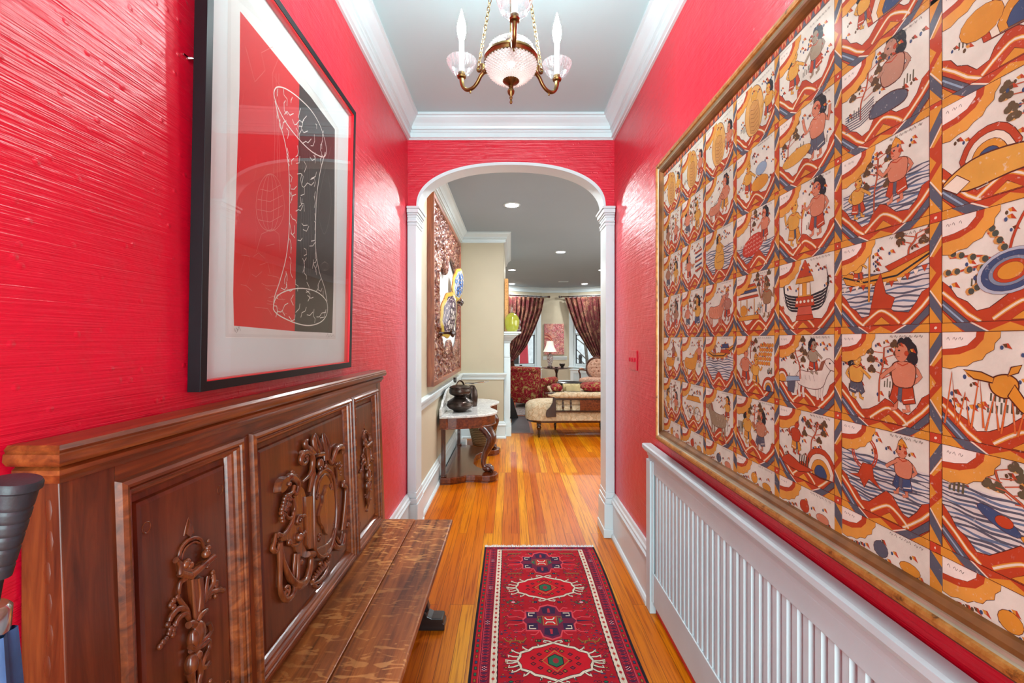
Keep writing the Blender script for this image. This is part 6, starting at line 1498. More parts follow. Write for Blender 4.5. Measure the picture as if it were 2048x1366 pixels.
for s_ in (-1, 1):
    yc = 4.87+s_*0.46
    def LP(x, z, dy=0.0): return (x, yc+s_*dy, z)
    pth = smoothpath([LP(-0.285, 0.515), LP(-0.235, 0.47), LP(-0.190, 0.40, 0.01), LP(-0.205, 0.33, 0.01), LP(-0.245, 0.25), LP(-0.265, 0.18), LP(-0.262, 0.13), LP(-0.235, 0.098)], 5)
    rads = [0.052, 0.056, 0.050, 0.040, 0.031, 0.026, 0.026, 0.034]; N = len(pth)
    R_ = [rads[min(int(i/(N-1)*7), 6)]+(rads[min(int(i/(N-1)*7)+1, 7)]-rads[min(int(i/(N-1)*7), 6)])*((i/(N-1)*7) % 1 if i < N-1 else 1) for i in range(N)]
    m = MB().tube(pth, R_, 16); leg = m.build('cabriole_leg', 'mahog_z', ct, True)
    m = MB(); m.ball((-0.225, yc, 0.098), (0.055, 0.044, 0.034), 18, 12)
    for k in range(4):
        dy = (k-1.5)*0.021; m.tube([(-0.235, yc+dy*0.8, 0.125), (-0.205, yc+dy, 0.120), (-0.180, yc+dy*1.15, 0.098), (-0.172, yc+dy*1.15, 0.074)], [0.009, 0.0125, 0.0125, 0.008], 10)
    m.build('paw', 'mahog_z', leg, True)
    m = MB()
    for k in range(3): m.tube(smoothpath([LP(-0.255+0.02*k, 0.46-0.01*k, 0.045), LP(-0.205+0.012*k, 0.425, 0.05), LP(-0.200, 0.375-0.02*k, 0.048), LP(-0.225, 0.35-0.02*k, 0.04)], 4), 0.006, 8)
    m.build('leg_carving', 'mahog_z', leg, True)

# things on and under the console
PX_, PY_ = -0.505, 4.50
bp = thing('bronze_pot', 'squat dark bronze pot at the bottom of the pair on the marble console', 'pot', (PX_, PY_, 0.635))
m = MB().lathe([(0.0, 0.635), (0.062, 0.636), (0.066, 0.642), (0.070, 0.650), (0.110, 0.668), (0.130, 0.694), (0.131, 0.704), (0.124, 0.716), (0.121, 0.728), (0.124, 0.732), (0.112, 0.742), (0.085, 0.760), (0.062, 0.774), (0.058, 0.782), (0.0, 0.784)], (PX_, PY_, 0), 44); m.build('body', 'bronze', bp, True)
m = MB()
for z in (0.716, 0.731): m.lathe([(0.121, z-0.002), (0.1275, z), (0.121, z+0.002)], (PX_, PY_, 0), 44)
m.build('band', 'bronze', bp, True)
up = thing('lidded_bronze_pot', 'lidded dark bronze pot with arched handle stacked on the squat pot', 'pot', (PX_, PY_, 0.784))
m = MB().lathe([(0.0, 0.784), (0.050, 0.7845), (0.070, 0.792), (0.098, 0.806), (0.107, 0.822), (0.106, 0.852), (0.101, 0.862), (0.104, 0.868), (0.098, 0.872), (0.0, 0.872)], (PX_, PY_, 0), 44); m.build('body', 'bronze', up, True)
m = MB().lathe([(0.105, 0.872), (0.104, 0.878), (0.075, 0.890), (0.045, 0.897), (0.0, 0.899)], (PX_, PY_, 0), 40); m.build('lid', 'bronze', up, True)
m = MB().tube(smoothpath([(PX_-0.030, PY_-0.03, 0.892), (PX_-0.022, PY_-0.02, 0.922), (PX_, PY_, 0.938), (PX_+0.025, PY_+0.02, 0.920), (PX_+0.040, PY_+0.03, 0.884)], 5), 0.0085, 10, flat=0.7); m.build('handle', 'bronze', up, True)
lp = thing('leaf_dish', 'silvery leaf-shaped dish on a small bronze stand behind the stacked pots', 'dish', (-0.40, 4.86, 0.635))
m = MB().lathe([(0.0, 0.635), (0.055, 0.636), (0.060, 0.66), (0.066, 0.74), (0.058, 0.80), (0.045, 0.83), (0.03, 0.855), (0, 0.86)], (-0.42, 4.86, 0), 28); m.build('stand', 'bronze', lp, True)
vs = []; fs = []; n = 14
for i in range(n+1):
    t = i/n; xx = -0.49+0.21*t; w = 0.055*math.sin(PI*min(1, t*1.08))**0.8 if t < 0.92 else 0.006; zz = 0.866+0.012*t+0.02*abs(t-0.4)
    for (q, dz) in ((-1, 0.010), (-0.5, 0.002), (0, 0.0), (0.5, 0.002), (1, 0.010)): vs.append((xx, 4.86+w*q, zz+dz))
for i in range(n):
    for q in range(4): fs.append((5*i+q, 5*i+q+1, 5*i+6+q, 5*i+5+q))
m = MB().add(vs, fs); m.tube([(-0.285, 4.86, 0.888), (-0.235, 4.86, 0.900)], 0.003, 8); m.build('leaf', 'silver', lp, True, solid=0.003)
dc = thing('glass_decanter', 'clear glass decanter with black stopper at the back of the console', 'bottle', (-0.605, 4.92, 0.635))
m = MB().lathe([(0.0, 0.636), (0.040, 0.637), (0.044, 0.65), (0.043, 0.78), (0.036, 0.81), (0.016, 0.845), (0.013, 0.88), (0.017, 0.884), (0.0155, 0.888)], (-0.605, 4.92, 0), 26); m.build('body', 'pane', dc, True)
m = MB().lathe([(0.0, 0.880), (0.011, 0.881), (0.013, 0.889), (0.018, 0.892), (0.019, 0.93), (0.015, 0.936), (0, 0.937)], (-0.605, 4.92, 0), 20); m.build('stopper', 'black_lacquer', dc, True)
bk_ = thing('woven_basket', 'round woven basket on the floor behind the console', 'basket', (-0.36, 5.86, 0))
m = MB().lathe([(0.0, 0.0), (0.125, 0.002), (0.135, 0.02), (0.175, 0.19), (0.188, 0.26), (0.192, 0.27), (0.184, 0.272), (0.165, 0.19), (0.125, 0.02), (0, 0.016)], (-0.36, 5.86, 0), 48, rfun=lambda a_, h: 1+0.012*math.cos(a_*24)); m.build('body', 'basket', bk_, True)
m = MB().tube([( -0.36+0.19*math.cos(t), 5.86+0.19*math.sin(t), 0.272) for t in [2*PI*i/40 for i in range(40)]], 0.009, 8, closed=True); m.build('rim', 'basket', bk_, True)
wb = thing('white_adapter_box', 'small white box on the floor under the console by the wall', 'box', (-0.60, 5.62, 0))
m = MB().box(-0.655, -0.545, 5.58, 5.66, 0, 0.115); m.build('body', 'cord_white', wb, bevel=0.012)
m = MB()
for k in range(4): m.box(-0.64, -0.56, 5.5785, 5.5800, 0.03+0.018*k, 0.036+0.018*k)
m.build('vent_slots', 'radiator_white', wb)
ol = thing('wall_outlet', 'white electrical outlet on the chimney breast baseboard under the console', 'outlet', (-0.52, 6.197, 0.075))
m = MB().box(-0.555, -0.485, 6.192, 6.199, 0.06, 0.175); m.build('plate', 'cord_white', ol, bevel=0.002)
for z in (0.09, 0.135): m = MB().box(-0.533, -0.507, 6.189, 6.193, z, z+0.024); m.build('socket', 'mat_board', ol, bevel=0.002)

# ---------------------------------------------------------------- mantel, mirror, vase, hearth
mt = thing('fireplace_mantel', 'white painted fireplace mantel with moulded shelf on the chimney breast', 'fireplace', (-0.03, 7.2, 0))
def mbx(mb, x1, y0, y1, z0, z1): return mb.box(-0.098, x1, y0, y1, z0, z1)
for (a_, b_) in ((6.34, 6.62), (7.84, 8.12)):
    m = MB(); mbx(m, -0.016, a_, b_, 0.14, 1.098); mbx(m, 0.004, a_-0.01, b_+0.01, 0, 0.14); mbx(m, -0.004, a_-0.004, b_+0.004, 0.14, 0.20); m.box(-0.018, -0.010, a_+0.05, b_-0.05, 0.26, 1.04); m.build('pilaster', 'white', mt, bevel=0.005)
m = MB(); mbx(m, -0.0175, 6.337, 8.123, 1.10, 1.30); m.build('frieze', 'white', mt, bevel=0.004)
m = MB(); mbx(m, -0.045, 6.62, 7.84, 0, 1.10); m.build('slate_surround', 'slate', mt)
m = MB()
m.sweep([(0, 1.300), (0.012, 1.302), (0.016, 1.33), (0.03, 1.335), (0.055, 1.36), (0.085, 1.385), (0.10, 1.40), (0.118, 1.412), (0.118, 1.43), (0, 1.43)], [(-0.098, 6.345), (-0.018, 6.345), (-0.018, 8.115), (-0.098, 8.115)][::-1]); m.build('bed_moulding', 'white', mt)
m = MB(); m.box(-0.098, 0.140, 6.21, 8.25, 1.430, 1.458); m.build('shelf', 'white', mt, bevel=0.008)
m = MB(); m.box(-0.046, -0.038, 6.82, 7.64, 0.0, 0.78); m.build('firebox', 'iron', mt)
mr = thing('gilt_mirror', 'gilt framed mirror above the mantel seen edge-on', 'mirror', (-0.07, 7.2, 1.47))
def mf(y, z, d=0.0): return (-0.044+d, y, z)
rectloft(MB(), 6.62, 7.80, 1.470, 2.235, [(0.0, -0.050), (0.0, 0.0), (0.015, 0.006), (0.04, 0.0), (0.06, -0.012), (0.065, -0.03)], mf, False).build('frame', 'gilt', mr)
m = MB().box(-0.080, -0.074, 6.67, 7.75, 1.52, 2.19); m.build('mirror_glass', 'silver', mr)
vz = thing('glass_vase', 'yellow-green glass vase with narrow neck and handles on the mantel shelf', 'vase', (0.012, 6.485, 1.458))
m = MB().lathe([(0.0, 1.459), (0.062, 1.460), (0.070, 1.468), (0.088, 1.50), (0.102, 1.56), (0.105, 1.61), (0.095, 1.66), (0.070, 1.70), (0.038, 1.722), (0.020, 1.732)], (0.012, 6.485, 0), 32, rfun=lambda a_, h: 1+0.035*math.cos(a_*5)); m.build('body', 'green_glass', vz, True)
m = MB().lathe([(0.020, 1.730), (0.018, 1.74), (0.014, 1.78), (0.013, 1.80), (0.017, 1.808), (0.012, 1.81)], (0.012, 6.485, 0), 24); m.build('neck', 'crystal', vz, True)
for s_ in (-1, 1):
    m = MB().tube(smoothpath([(0.095, 6.485+s_*0.02, 1.65), (0.128, 6.485+s_*0.03, 1.62), (0.130, 6.485+s_*0.03, 1.585), (0.108, 6.485+s_*0.02, 1.575)] if s_ > 0 else [(0.10, 6.465, 1.55), (0.13, 6.465, 1.53), (0.128, 6.465, 1.49), (0.095, 6.465, 1.49)], 5), 0.009, 8); m.build('handle', 'crystal', vz, True)
m = MB(); m.box(0.006, 0.285, 6.57, 8.05, 0.0, 0.004); h_ = m.build('hearth_slab', 'slate'); tag(h_, 'black slate hearth slab set in the floor before the fireplace', 'hearth')
m = MB(); m.box(0.006, 0.325, 6.53, 6.57, 0.0, 0.006); m.box(0.285, 0.325, 6.57, 8.05, 0.0, 0.006); h_ = m.build('hearth_border', 'teak'); tag(h_, 'thin wood border strip around the slate hearth', 'hearth border')
sc_ = thing('fire_screen', 'black iron folding fire screen wing standing on the hearth', 'fire screen', (0.04, 7.75, 0.004))
m = MB().prism([(0.0, 0.0), (0.0, 0.33), (0.02, 0.36), (0.045, 0.33), (0.07, 0.22), (0.13, 0.03), (0.135, 0.0)], lambda p: (-0.012+p[0], 7.74+p[0]*0.6, 0.004+p[1]), lambda p: (-0.012+p[0], 7.752+p[0]*0.6, 0.004+p[1])); m.build('wing', 'iron', sc_)
m = MB().tube([(-0.008, 7.75, 0.006), (-0.008, 7.75, 0.41)], 0.008, 10); m.ball((-0.008, 7.75, 0.42), 0.014, 12, 8); m.build('post', 'iron', sc_, True)
m = MB(); m.box(0.10, 2.6, 8.96, 11.6, 0.0, 0.012); r_ = m.build('area_rug', 'grey_rug'); tag(r_, 'grey figured area rug in the bay under the round table', 'rug')
m = MB(); m.box(0.02, 0.66, 8.10, 8.94, 0.0, 0.012); r_ = m.build('hearth_rug', 'grey_rug'); tag(r_, 'small grey figured rug between slate hearth and red armchair', 'rug')

# ---------------------------------------------------------------- red armchair (seen from behind)
ac = thing('red_armchair', 'red floral upholstered club armchair seen from behind, beside the hearth', 'armchair', (0.42, 9.28, 0.012), -math.radians(30))
def rbox(x0, x1, y0, y1, z0, z1, r=0.04, n=4):
    """box with well rounded edges"""
    mb = MB(); vs = []; fs = []
    zz = [(z0, r), (z0+r*0.3, r*0.3), (z0+r, 0), (z1-r, 0), (z1-r*0.3, r*0.3), (z1, r)]
    for (z, q) in zz:
        for (cx_, cy_, a0_) in ((x1-r, y1-r, 0), (x0+r, y1-r, PI/2), (x0+r, y0+r, PI), (x1-r, y0+r, 1.5*PI)):
            for i in range(n+1):
                a_ = a0_+PI/2*i/n; vs.append((cx_+(r-q)*math.cos(a_), cy_+(r-q)*math.sin(a_), z))
    k = 4*(n+1)
    for j in range(len(zz)-1):
        for i in range(k): fs.append((j*k+i, j*k+(i+1) % k, (j+1)*k+(i+1) % k, (j+1)*k+i))
    fs.append(tuple(range(k-1, -1, -1))); fs.append(tuple((len(zz)-1)*k+i for i in range(k)))
    return mb.add(vs, fs)
rbox(-0.32, 0.32, -0.36, -0.20, 0.08, 0.80, 0.035).build('backrest', 'red_floral', ac, True, local=True)
m = MB().tube([(-0.33, -0.315, 0.735), (-0.15, -0.315, 0.74), (0.15, -0.315, 0.74), (0.33, -0.315, 0.735)], 0.062, 18); m.build('back_roll', 'red_floral', ac, True, local=True)
rbox(-0.34, 0.34, -0.22, 0.40, 0.08, 0.30, 0.03).build('base', 'red_floral', ac, True, local=True)
rbox(-0.25, 0.25, -0.20, 0.41, 0.30, 0.45, 0.05).build('seat_cushion', 'red_floral', ac, True, local=True)
for s_ in (-1, 1):
    rbox(min(s_*0.24, s_*0.35), max(s_*0.24, s_*0.35), -0.24, 0.38, 0.10, 0.50, 0.03).build('arm', 'red_floral', ac, True, local=True)
    m = MB().tube([(s_*0.33, -0.20, 0.495), (s_*0.335, 0.1, 0.495), (s_*0.33, 0.40, 0.49)], 0.085, 18); m.build('arm_roll', 'red_floral', ac, True, local=True)
    for yy in (-0.30, 0.34):
        m = MB().lathe([(0.018, 0.0), (0.026, 0.01), (0.022, 0.05), (0.03, 0.085)], (s_*0.27, yy, 0), 14); m.build('leg', 'rosewood', ac, True, local=True)

# ---------------------------------------------------------------- cream chaise longue
cl = thing('chaise_longue', 'cream brocade chaise longue with dark carved gallery back, nearest seat beyond the arch', 'sofa', (1.1, 6.5, 0))
xs = 0.205; xe = 2.15; y0_, y1_ = 6.19, 6.86
plan = [(xe, y0_), (0.55, y0_), (0.40, y0_+0.005), (0.28, y0_+0.05), (0.215, y0_+0.16), (xs, y0_+0.33), (0.22, y1_-0.16), (0.29, y1_-0.05), (0.42, y1_), (0.55, y1_), (xe, y1_)]
plan = smoothpath(plan, 3, False)
def layered(mb, pts, lay, cx_, cy_):
    vs = []; fs = []; k = len(pts)
    for (z, q) in lay:
        for (x, y) in pts:
            d = Vector((cx_-x, cy_-y)); l = d.length; d = d/l if l else d; vs.append((x+d.x*q, y+d.y*q, z))
    for j in range(len(lay)-1):
        for i in range(k): fs.append((j*k+i, j*k+(i+1) % k, (j+1)*k+(i+1) % k, (j+1)*k+i))
    fs.append(tuple(range(k-1, -1, -1))); fs.append(tuple((len(lay)-1)*k+i for i in range(k))); return mb.add(vs, fs)
layered(MB(), plan, [(0.235, 0.02), (0.245, 0.0), (0.40, 0.0), (0.43, 0.012), (0.458, 0.05), (0.475, 0.12), (0.482, 0.25)], 1.2, 6.52).build('seat', 'cream_brocade', cl, True)
layered(MB(), plan, [(0.210, 0.035), (0.212, 0.02), (0.235, 0.018)], 1.2, 6.52).build('seat_rail', 'rosewood', cl)
def turned_leg(mb, x, y, z1, k=1.0):
    return mb.lathe([(0.006, 0.0), (0.012*k, 0.004), (0.013*k, 0.03), (0.020*k, 0.045), (0.016*k, 0.06), (0.022*k, 0.075), (0.017*k, 0.09), (0.030*k, 0.125), (0.034*k, 0.145), (0.022*k, 0.16), (0.034*k, 0.172), (0.030*k, 0.182), (0.036*k, z1)], (x, y, 0), 20)
for (x, y) in ((0.385, 6.26), (0.66, 6.80), (2.05, 6.26), (1.34, 6.80)):
    m = MB(); turned_leg(m, x, y, 0.212); m.build('leg', 'rosewood', cl, True)
# gallery back
end_pts = [(0.455, 0.625), (0.605, 0.632), (0.612, 0.300), (0.478, 0.292), (0.470, 0.335), (0.480, 0.385), (0.525, 0.430), (0.560, 0.490), (0.568, 0.560), (0.552, 0.605)]
m = MB().prism(end_pts, lambda p: (p[0], 6.150, p[1]), lambda p: (p[0], 6.182, p[1])); m.build('scroll_end', 'rosewood', cl, bevel=0.004)
m = MB().box(0.60, 2.13, 6.150, 6.186, 0.362, 0.388); m.build('gallery_rail', 'rosewood', cl, bevel=0.003)
m = MB().box(0.60, 2.13, 6.150, 6.186, 0.530, 0.552); m.build('gallery_rail', 'rosewood', cl, bevel=0.003)
m = MB().box(0.935, 2.13, 6.158, 6.180, 0.386, 0.532); m.build('back_panel', 'mahog', cl)
for x in (0.705, 0.812):
    m = MB().lathe([(0.010, 0.386), (0.007, 0.40), (0.014, 0.425), (0.016, 0.445), (0.008, 0.462), (0.014, 0.485), (0.007, 0.51), (0.010, 0.532)], (x, 6.168, 0), 14); m.build('spindle', 'rosewood', cl, True)
m = MB().tube([(0.50, 6.17, 0.598), (0.61, 6.17, 0.592), (1.4, 6.17, 0.592), (2.14, 6.17, 0.592)], [0.012, 0.042, 0.044, 0.044], 18); m.build('top_roll', 'cream_brocade', cl, True)
rbox(0.61, 2.1, 6.195, 6.30, 0.45, 0.555, 0.04).build('back_bolster', 'cream_brocade', cl, True)

# ---------------------------------------------------------------- ottoman with trays and cushions
ot = thing('tufted_ottoman', 'low cream topped ottoman with red floral sides behind the chaise', 'ottoman', (1.42, 8.15, 0))
rbox(0.72, 1.98, 7.42, 8.90, 0.08, 0.40, 0.05).build('base', 'red_floral', ot, True)
rbox(0.70, 2.00, 7.40, 8.92, 0.39, 0.452, 0.03).build('cushion_top', 'cream_brocade', ot, True)
for (x, y) in ((0.80, 7.5), (1.90, 7.5), (0.80, 8.8), (1.90, 8.8)): m = MB().lathe([(0.02, 0.0), (0.03, 0.01), (0.025, 0.05), (0.035, 0.085)], (x, y, 0), 14); m.build('foot', 'rosewood', ot, True)
tr = thing('black_tray', 'large black lipped tray on the ottoman, under the shallow bowl', 'tray', (1.13, 8.55, 0.452))
m = MB()
oc8 = lambda r: [(1.13+r*math.cos(PI/8+PI/4*i), 8.55+0.75*r*math.sin(PI/8+PI/4*i)) for i in range(8)]
vs = []; fs = []
L8 = [(0.20, 0.453), (0.285, 0.50), (0.292, 0.50), (0.295, 0.494), (0.21, 0.4525)]
for (r, z) in L8: vs += [(x, y, z) for x, y in oc8(r)]
for j in range(len(L8)-1):
    for i in range(8): fs.append((j*8+i, j*8+(i+1) % 8, (j+1)*8+(i+1) % 8, (j+1)*8+i))
fs.append(tuple(range(8))); m.add(vs, fs); m.build('body', 'black_lacquer', tr)
sb = thing('shallow_wooden_bowl', 'wide shallow dark wooden bowl on the black tray', 'bowl', (1.10, 8.55, 0.456))
m = MB().lathe([(0.0, 0.468), (0.08, 0.469), (0.16, 0.50), (0.235, 0.545), (0.243, 0.545), (0.238, 0.535), (0.165, 0.486), (0.09, 0.459), (0.0, 0.4565)], (1.10, 8.55, 0), 40); m.build('body', 'black_oak', sb, True)
m = MB().tube([(1.10+0.24*math.cos(t), 8.55+0.24*math.sin(t), 0.547) for t in [2*PI*i/40 for i in range(40)]], 0.005, 8, closed=True); m.build('rim', 'bronze', sb, True)
gp = thing('grey_dish', 'round grey dish with scalloped rim on the near edge of the ottoman', 'dish', (1.02, 7.56, 0.452))
m = MB().lathe([(0.0, 0.458), (0.06, 0.46), (0.12, 0.482), (0.145, 0.486), (0.146, 0.482), (0.12, 0.474), (0.07, 0.4535), (0, 0.453)], (1.02, 7.56, 0), 40, rfun=lambda a_, h: 1+0.02*math.cos(a_*12)); m.build('body', 'silver', gp, True)
m = MB()
for k in range(7): m.ball((1.02+0.05*math.cos(k*0.9), 7.56+0.05*math.sin(k*0.9), 0.470), (0.018, 0.015, 0.010), 10, 6)
m.build('pebbles', 'bronze', gp, True)
def cushion(mb, cx_, cy_, cz_, wx, wy, hz, n=16):
    vs = []; fs = []
    for s_ in (1, -1):
        for i in range(n+1):
            for j in range(n+1):
                u = -1+2*i/n; v = -1+2*j/n; p = (max(0, 1-u**4)*max(0, 1-v**4))**0.45
                pin = 1-0.06*(1-abs(u))*(abs(v)**3)-0.0; vs.append((cx_+u*wx*(1-0.05*(1-v*v)), cy_+v*wy*(1-0.05*(1-u*u)), cz_+s_*hz*p))
    b_ = (n+1)**2
    for q in (0, b_):
        for i in range(n):
            for j in range(n): fs.append((q+i*(n+1)+j, q+(i+1)*(n+1)+j, q+(i+1)*(n+1)+j+1, q+i*(n+1)+j+1))
    return mb.add(vs, fs)
m = MB(); cushion(m, 1.50, 7.92, 0.532, 0.295, 0.22, 0.08); o = m.build('red_cushion', 'red_floral', None, True); tag(o, 'plump red floral cushion lying on the ottoman at right', 'cushion')
m = MB(); cushion(m, 0.785, 7.90, 0.520, 0.095, 0.16, 0.065); o = m.build('red_cushion', 'red_floral', None, True); tag(o, 'small red floral cushion beside the armchair arm, left of the pleated bolster', 'cushion')
pb = thing('pleated_bolster', 'beige pleated bolster cushion between the two red cushions', 'cushion', (1.10, 7.90, 0.452))
m = MB(); vs = []; fs = []; N = 44
for i in range(N+1):
    x = 0.895+0.285*i/N; rr = 0.066+0.005*math.sin(i*1.9)
    for k in range(16): t = 2*PI*k/16; vs.append((x, 7.86+rr*1.15*math.cos(t), 0.522+rr*math.sin(t)))
for i in range(N):
    for k in range(16): fs.append((i*16+k, i*16+(k+1) % 16, (i+1)*16+(k+1) % 16, (i+1)*16+k))
fs += [tuple(range(16)), tuple(N*16+k for k in range(16))]
m.add(vs, fs); m.build('cover', 'beige_cloth', pb, True)
m = MB().box(0.945, 1.18, 7.765, 7.77, 0.470, 0.560); m.build('piping', 'beige_cloth', pb)

# ---------------------------------------------------------------- round table with lamp and bowl
TX, TY = 1.01, 10.1
rt = thing('tripod_table', 'small round dark tilt-top table with pedestal in the bay', 'table', (TX, TY, 0.012))
m = MB().lathe([(0.0, 0.700), (0.24, 0.706), (0.31, 0.722), (0.322, 0.730), (0.322, 0.736), (0.30, 0.7365), (0.0, 0.7365)], (TX, TY, 0), 48, rfun=lambda a_, h: 1+0.012*math.cos(a_*16)); m.build('table_top', 'rosewood', rt, True)
m = MB().lathe([(0.045, 0.20), (0.055, 0.24), (0.028, 0.27), (0.040, 0.33), (0.048, 0.38), (0.026, 0.46), (0.022, 0.60), (0.040, 0.66), (0.060, 0.70)], (TX, TY, 0), 24); m.build('pedestal', 'rosewood', rt, True)
for k in range(3):
    a_ = -PI/2+k*2*PI/3; m = MB().tube(smoothpath([(TX+r*math.cos(a_), TY+r*math.sin(a_), z) for r, z in ((0.03, 0.25), (0.10, 0.24), (0.17, 0.14), (0.24, 0.05), (0.29, 0.036))], 4), 0.022, 10); m.build('leg', 'rosewood', rt, True)
lx = 0.865
la = thing('table_lamp', 'porcelain table lamp with white bell shade on the round table', 'lamp', (lx, TY, 0.7365))
m = MB().lathe([(0.0, 0.737), (0.060, 0.738), (0.062, 0.752), (0.050, 0.768), (0.040, 0.775), (0, 0.776)], (lx, TY, 0), 28); m.build('plinth', 'rosewood', la, True)
m = MB().lathe([(0.034, 0.775), (0.040, 0.80), (0.060, 0.86), (0.070, 0.92), (0.072, 0.97), (0.062, 1.005), (0.042, 1.02), (0.038, 1.03), (0, 1.031)], (lx, TY, 0), 32); m.build('body', 'porcelain', la, True)
m = MB().tube([(lx, TY, 1.03), (lx, TY, 1.34)], 0.005, 8); m.lathe([(0.0, 1.03), (0.03, 1.032), (0.012, 1.045), (0.012, 1.09)], (lx, TY, 0), 16); m.ball((lx, TY, 1.345), 0.010, 10, 8); m.build('stem', 'brass', la, True)
m = MB().lathe([(0.148, 1.085), (0.142, 1.10), (0.112, 1.16), (0.088, 1.22), (0.076, 1.28), (0.074, 1.325), (0.072, 1.325), (0.086, 1.22), (0.110, 1.16), (0.146, 1.085)], (lx, TY, 0), 64, rfun=lambda a_, h: 1+0.012*math.cos(a_*32)); m.build('lamp_shade', 'lamp_shade', la, True)
bw = thing('small_bowl', 'small dark footed bowl at the right of the lamp on the round table', 'bowl', (1.13, TY-0.05, 0.7365))
m = MB().lathe([(0.0, 0.737), (0.035, 0.738), (0.036, 0.748), (0.028, 0.756), (0.050, 0.772), (0.064, 0.80), (0.065, 0.825), (0.060, 0.825), (0.056, 0.80), (0.04, 0.776), (0, 0.768)], (1.13, TY-0.05, 0), 28); m.build('body', 'black_lacquer', bw, True)
m = MB().ball((1.13, TY-0.05, 0.815), (0.04, 0.04, 0.02), 14, 8); m.build('contents', 'porcelain', bw, True)
sd = thing('small_dish', 'tiny pale dish between the lamp and the bowl on the round table', 'dish', (1.00, TY-0.08, 0.7365))
m = MB().lathe([(0.0, 0.740), (0.028, 0.741), (0.044, 0.752), (0.046, 0.752), (0.03, 0.7375), (0, 0.737)], (1.00, TY-0.08, 0), 24); m.build('body', 'silver', sd, True)

# ---------------------------------------------------------------- tufted armchair
tc = thing('tufted_armchair', 'carved walnut armchair with button-tufted rose oval back by the right curtain', 'armchair', (1.98, 10.75, 0.012), math.radians(-28))
def ov(a_, rx_, rz_): return (rx_*math.cos(a_), rz_*math.sin(a_))
m = MB(); n = 36
m.tube([(0.27*math.copysign(abs(math.cos(t))**0.85, math.cos(t)), 0.20+0.10*(0.30*math.sin(t)), 0.66+0.25*math.sin(t)) for t in [2*PI*i/n for i in range(n)]], 0.026, 10, closed=True); m.build('back_frame', 'mahog_z', tc, True, local=True)
vs = []; fs = []; NR = 14; NA = 40
tuft = [(x*0.095+(0.0475 if q % 2 else 0), (q-2)*0.085) for q in range(5) for x in (-2, -1, 0, 1, 2)]
for i in range(NR+1):
    for k in range(NA):
        r = i/NR; a_ = 2*PI*k/NA; x, z = 0.25*r*math.cos(a_), 0.23*r*math.sin(a_)
        d = min(math.hypot(x-t[0], z-t[1]) for t in tuft); pf_ = 0.055*(1-r**4)*min(1, 0.35+d/0.045)
        vs.append((x, 0.185-pf_+0.10*0.3*z/0.25, 0.66+z))
for i in range(NR):
    for k in range(NA): fs.append((i*NA+k, i*NA+(k+1) % NA, (i+1)*NA+(k+1) % NA, (i+1)*NA+k))
m = MB().add(vs, fs); bkp = m.build('tufted_back', 'pink_tuft', tc, True, local=True)
m = MB()
for t in tuft:
    if math.hypot(t[0]/0.22, t[1]/0.2) < 0.95: m.ball((t[0], 0.185-0.028+0.12*t[1], 0.66+t[1]), 0.009, 8, 6)
m.build('button', 'pink_tuft', bkp, True, local=True)
rbox(-0.29, 0.29, -0.34, 0.20, 0.33, 0.45, 0.05).build('seat', 'pink_tuft', tc, True, local=True)
m = MB().box(-0.30, 0.30, -0.35, 0.21, 0.27, 0.345); m.build('seat_frame', 'mahog', tc, local=True, bevel=0.01)
for s_ in (-1, 1):
    m = MB().tube(smoothpath([(s_*0.255, 0.17, 0.60), (s_*0.30, 0.02, 0.625), (s_*0.315, -0.16, 0.635), (s_*0.30, -0.25, 0.625), (s_*0.30, -0.27, 0.60), (s_*0.285, -0.24, 0.54), (s_*0.285, -0.22, 0.45), (s_*0.28, -0.26, 0.34)], 5), 0.019, 10); m.build('arm', 'mahog_z', tc, True, local=True)
    m = MB().tube([(s_*0.305, 0.06, 0.645), (s_*0.315, -0.06, 0.655), (s_*0.315, -0.18, 0.652)], [0.014, 0.024, 0.014], 10); m.build('arm_pad', 'pink_tuft', tc, True, local=True)
    for (yy, r0) in ((-0.30, 0.028), (0.17, 0.022)):
        m = MB().tube(smoothpath([(s_*0.26, yy, 0.30), (s_*0.275, yy-0.01, 0.18), (s_*0.26, yy, 0.08), (s_*0.27, yy-0.01, 0.012)], 4), [r0]*4+[r0*0.8]*5+[r0*0.6]*4, 10); m.build('leg', 'mahog_z', tc, True, local=True)
m = MB().tube([(-0.08, 0.225, 0.915), (0.0, 0.235, 0.945), (0.08, 0.225, 0.915)], [0.012, 0.026, 0.012], 10); m.build('crest', 'mahog_z', tc, True, local=True)

# ---------------------------------------------------------------- painting on the pier between the windows
pa = thing('abstract_painting', 'unframed pink and rust abstract canvas between the bay windows', 'painting', (1.2, 12.68, 0.95))
m = MB().box(0.925, 1.475, 12.655, 12.695, 0.945, 1.80); m.build('canvas', 'abstract', pa, bevel=0.003)
m = MB(); R = random.Random(4)
P = Paint(lambda u, w, d: (0.925+0.55*u, 12.6545-d, 0.945+0.855*w), 2e-5)
for i in range(150):
    u = R.uniform(0.45, 0.97); w = R.uniform(0.04, 0.96); c_ = R.choice(((236, 208, 196), (190, 62, 92), (128, 120, 104), (214, 96, 124), (224, 160, 150), (150, 60, 60)))
    P.ell(u, w, R.uniform(.006, .018), R.uniform(.008, .03), c_, R.uniform(0, 3), 6)
for k, c_ in enumerate(((214, 120, 100), (156, 66, 66), (226, 150, 120), (190, 84, 84))): P.line(smoothpath([(0.02, 0.68-.05*k), (0.18, 0.66-.05*k), (0.32, 0.58-.04*k), (0.44, 0.42-.03*k), (0.52, 0.2)], 5), 0.03, c_)
for i in range(60): P.ell(R.uniform(0.30, 0.75), R.uniform(0.08, 0.34), .02, .018, R.choice(((222, 104, 132), (230, 170, 170))), R.uniform(0, 3), 6)
P.mb.build('brushwork', 'print_ink', pa, fixn=False)

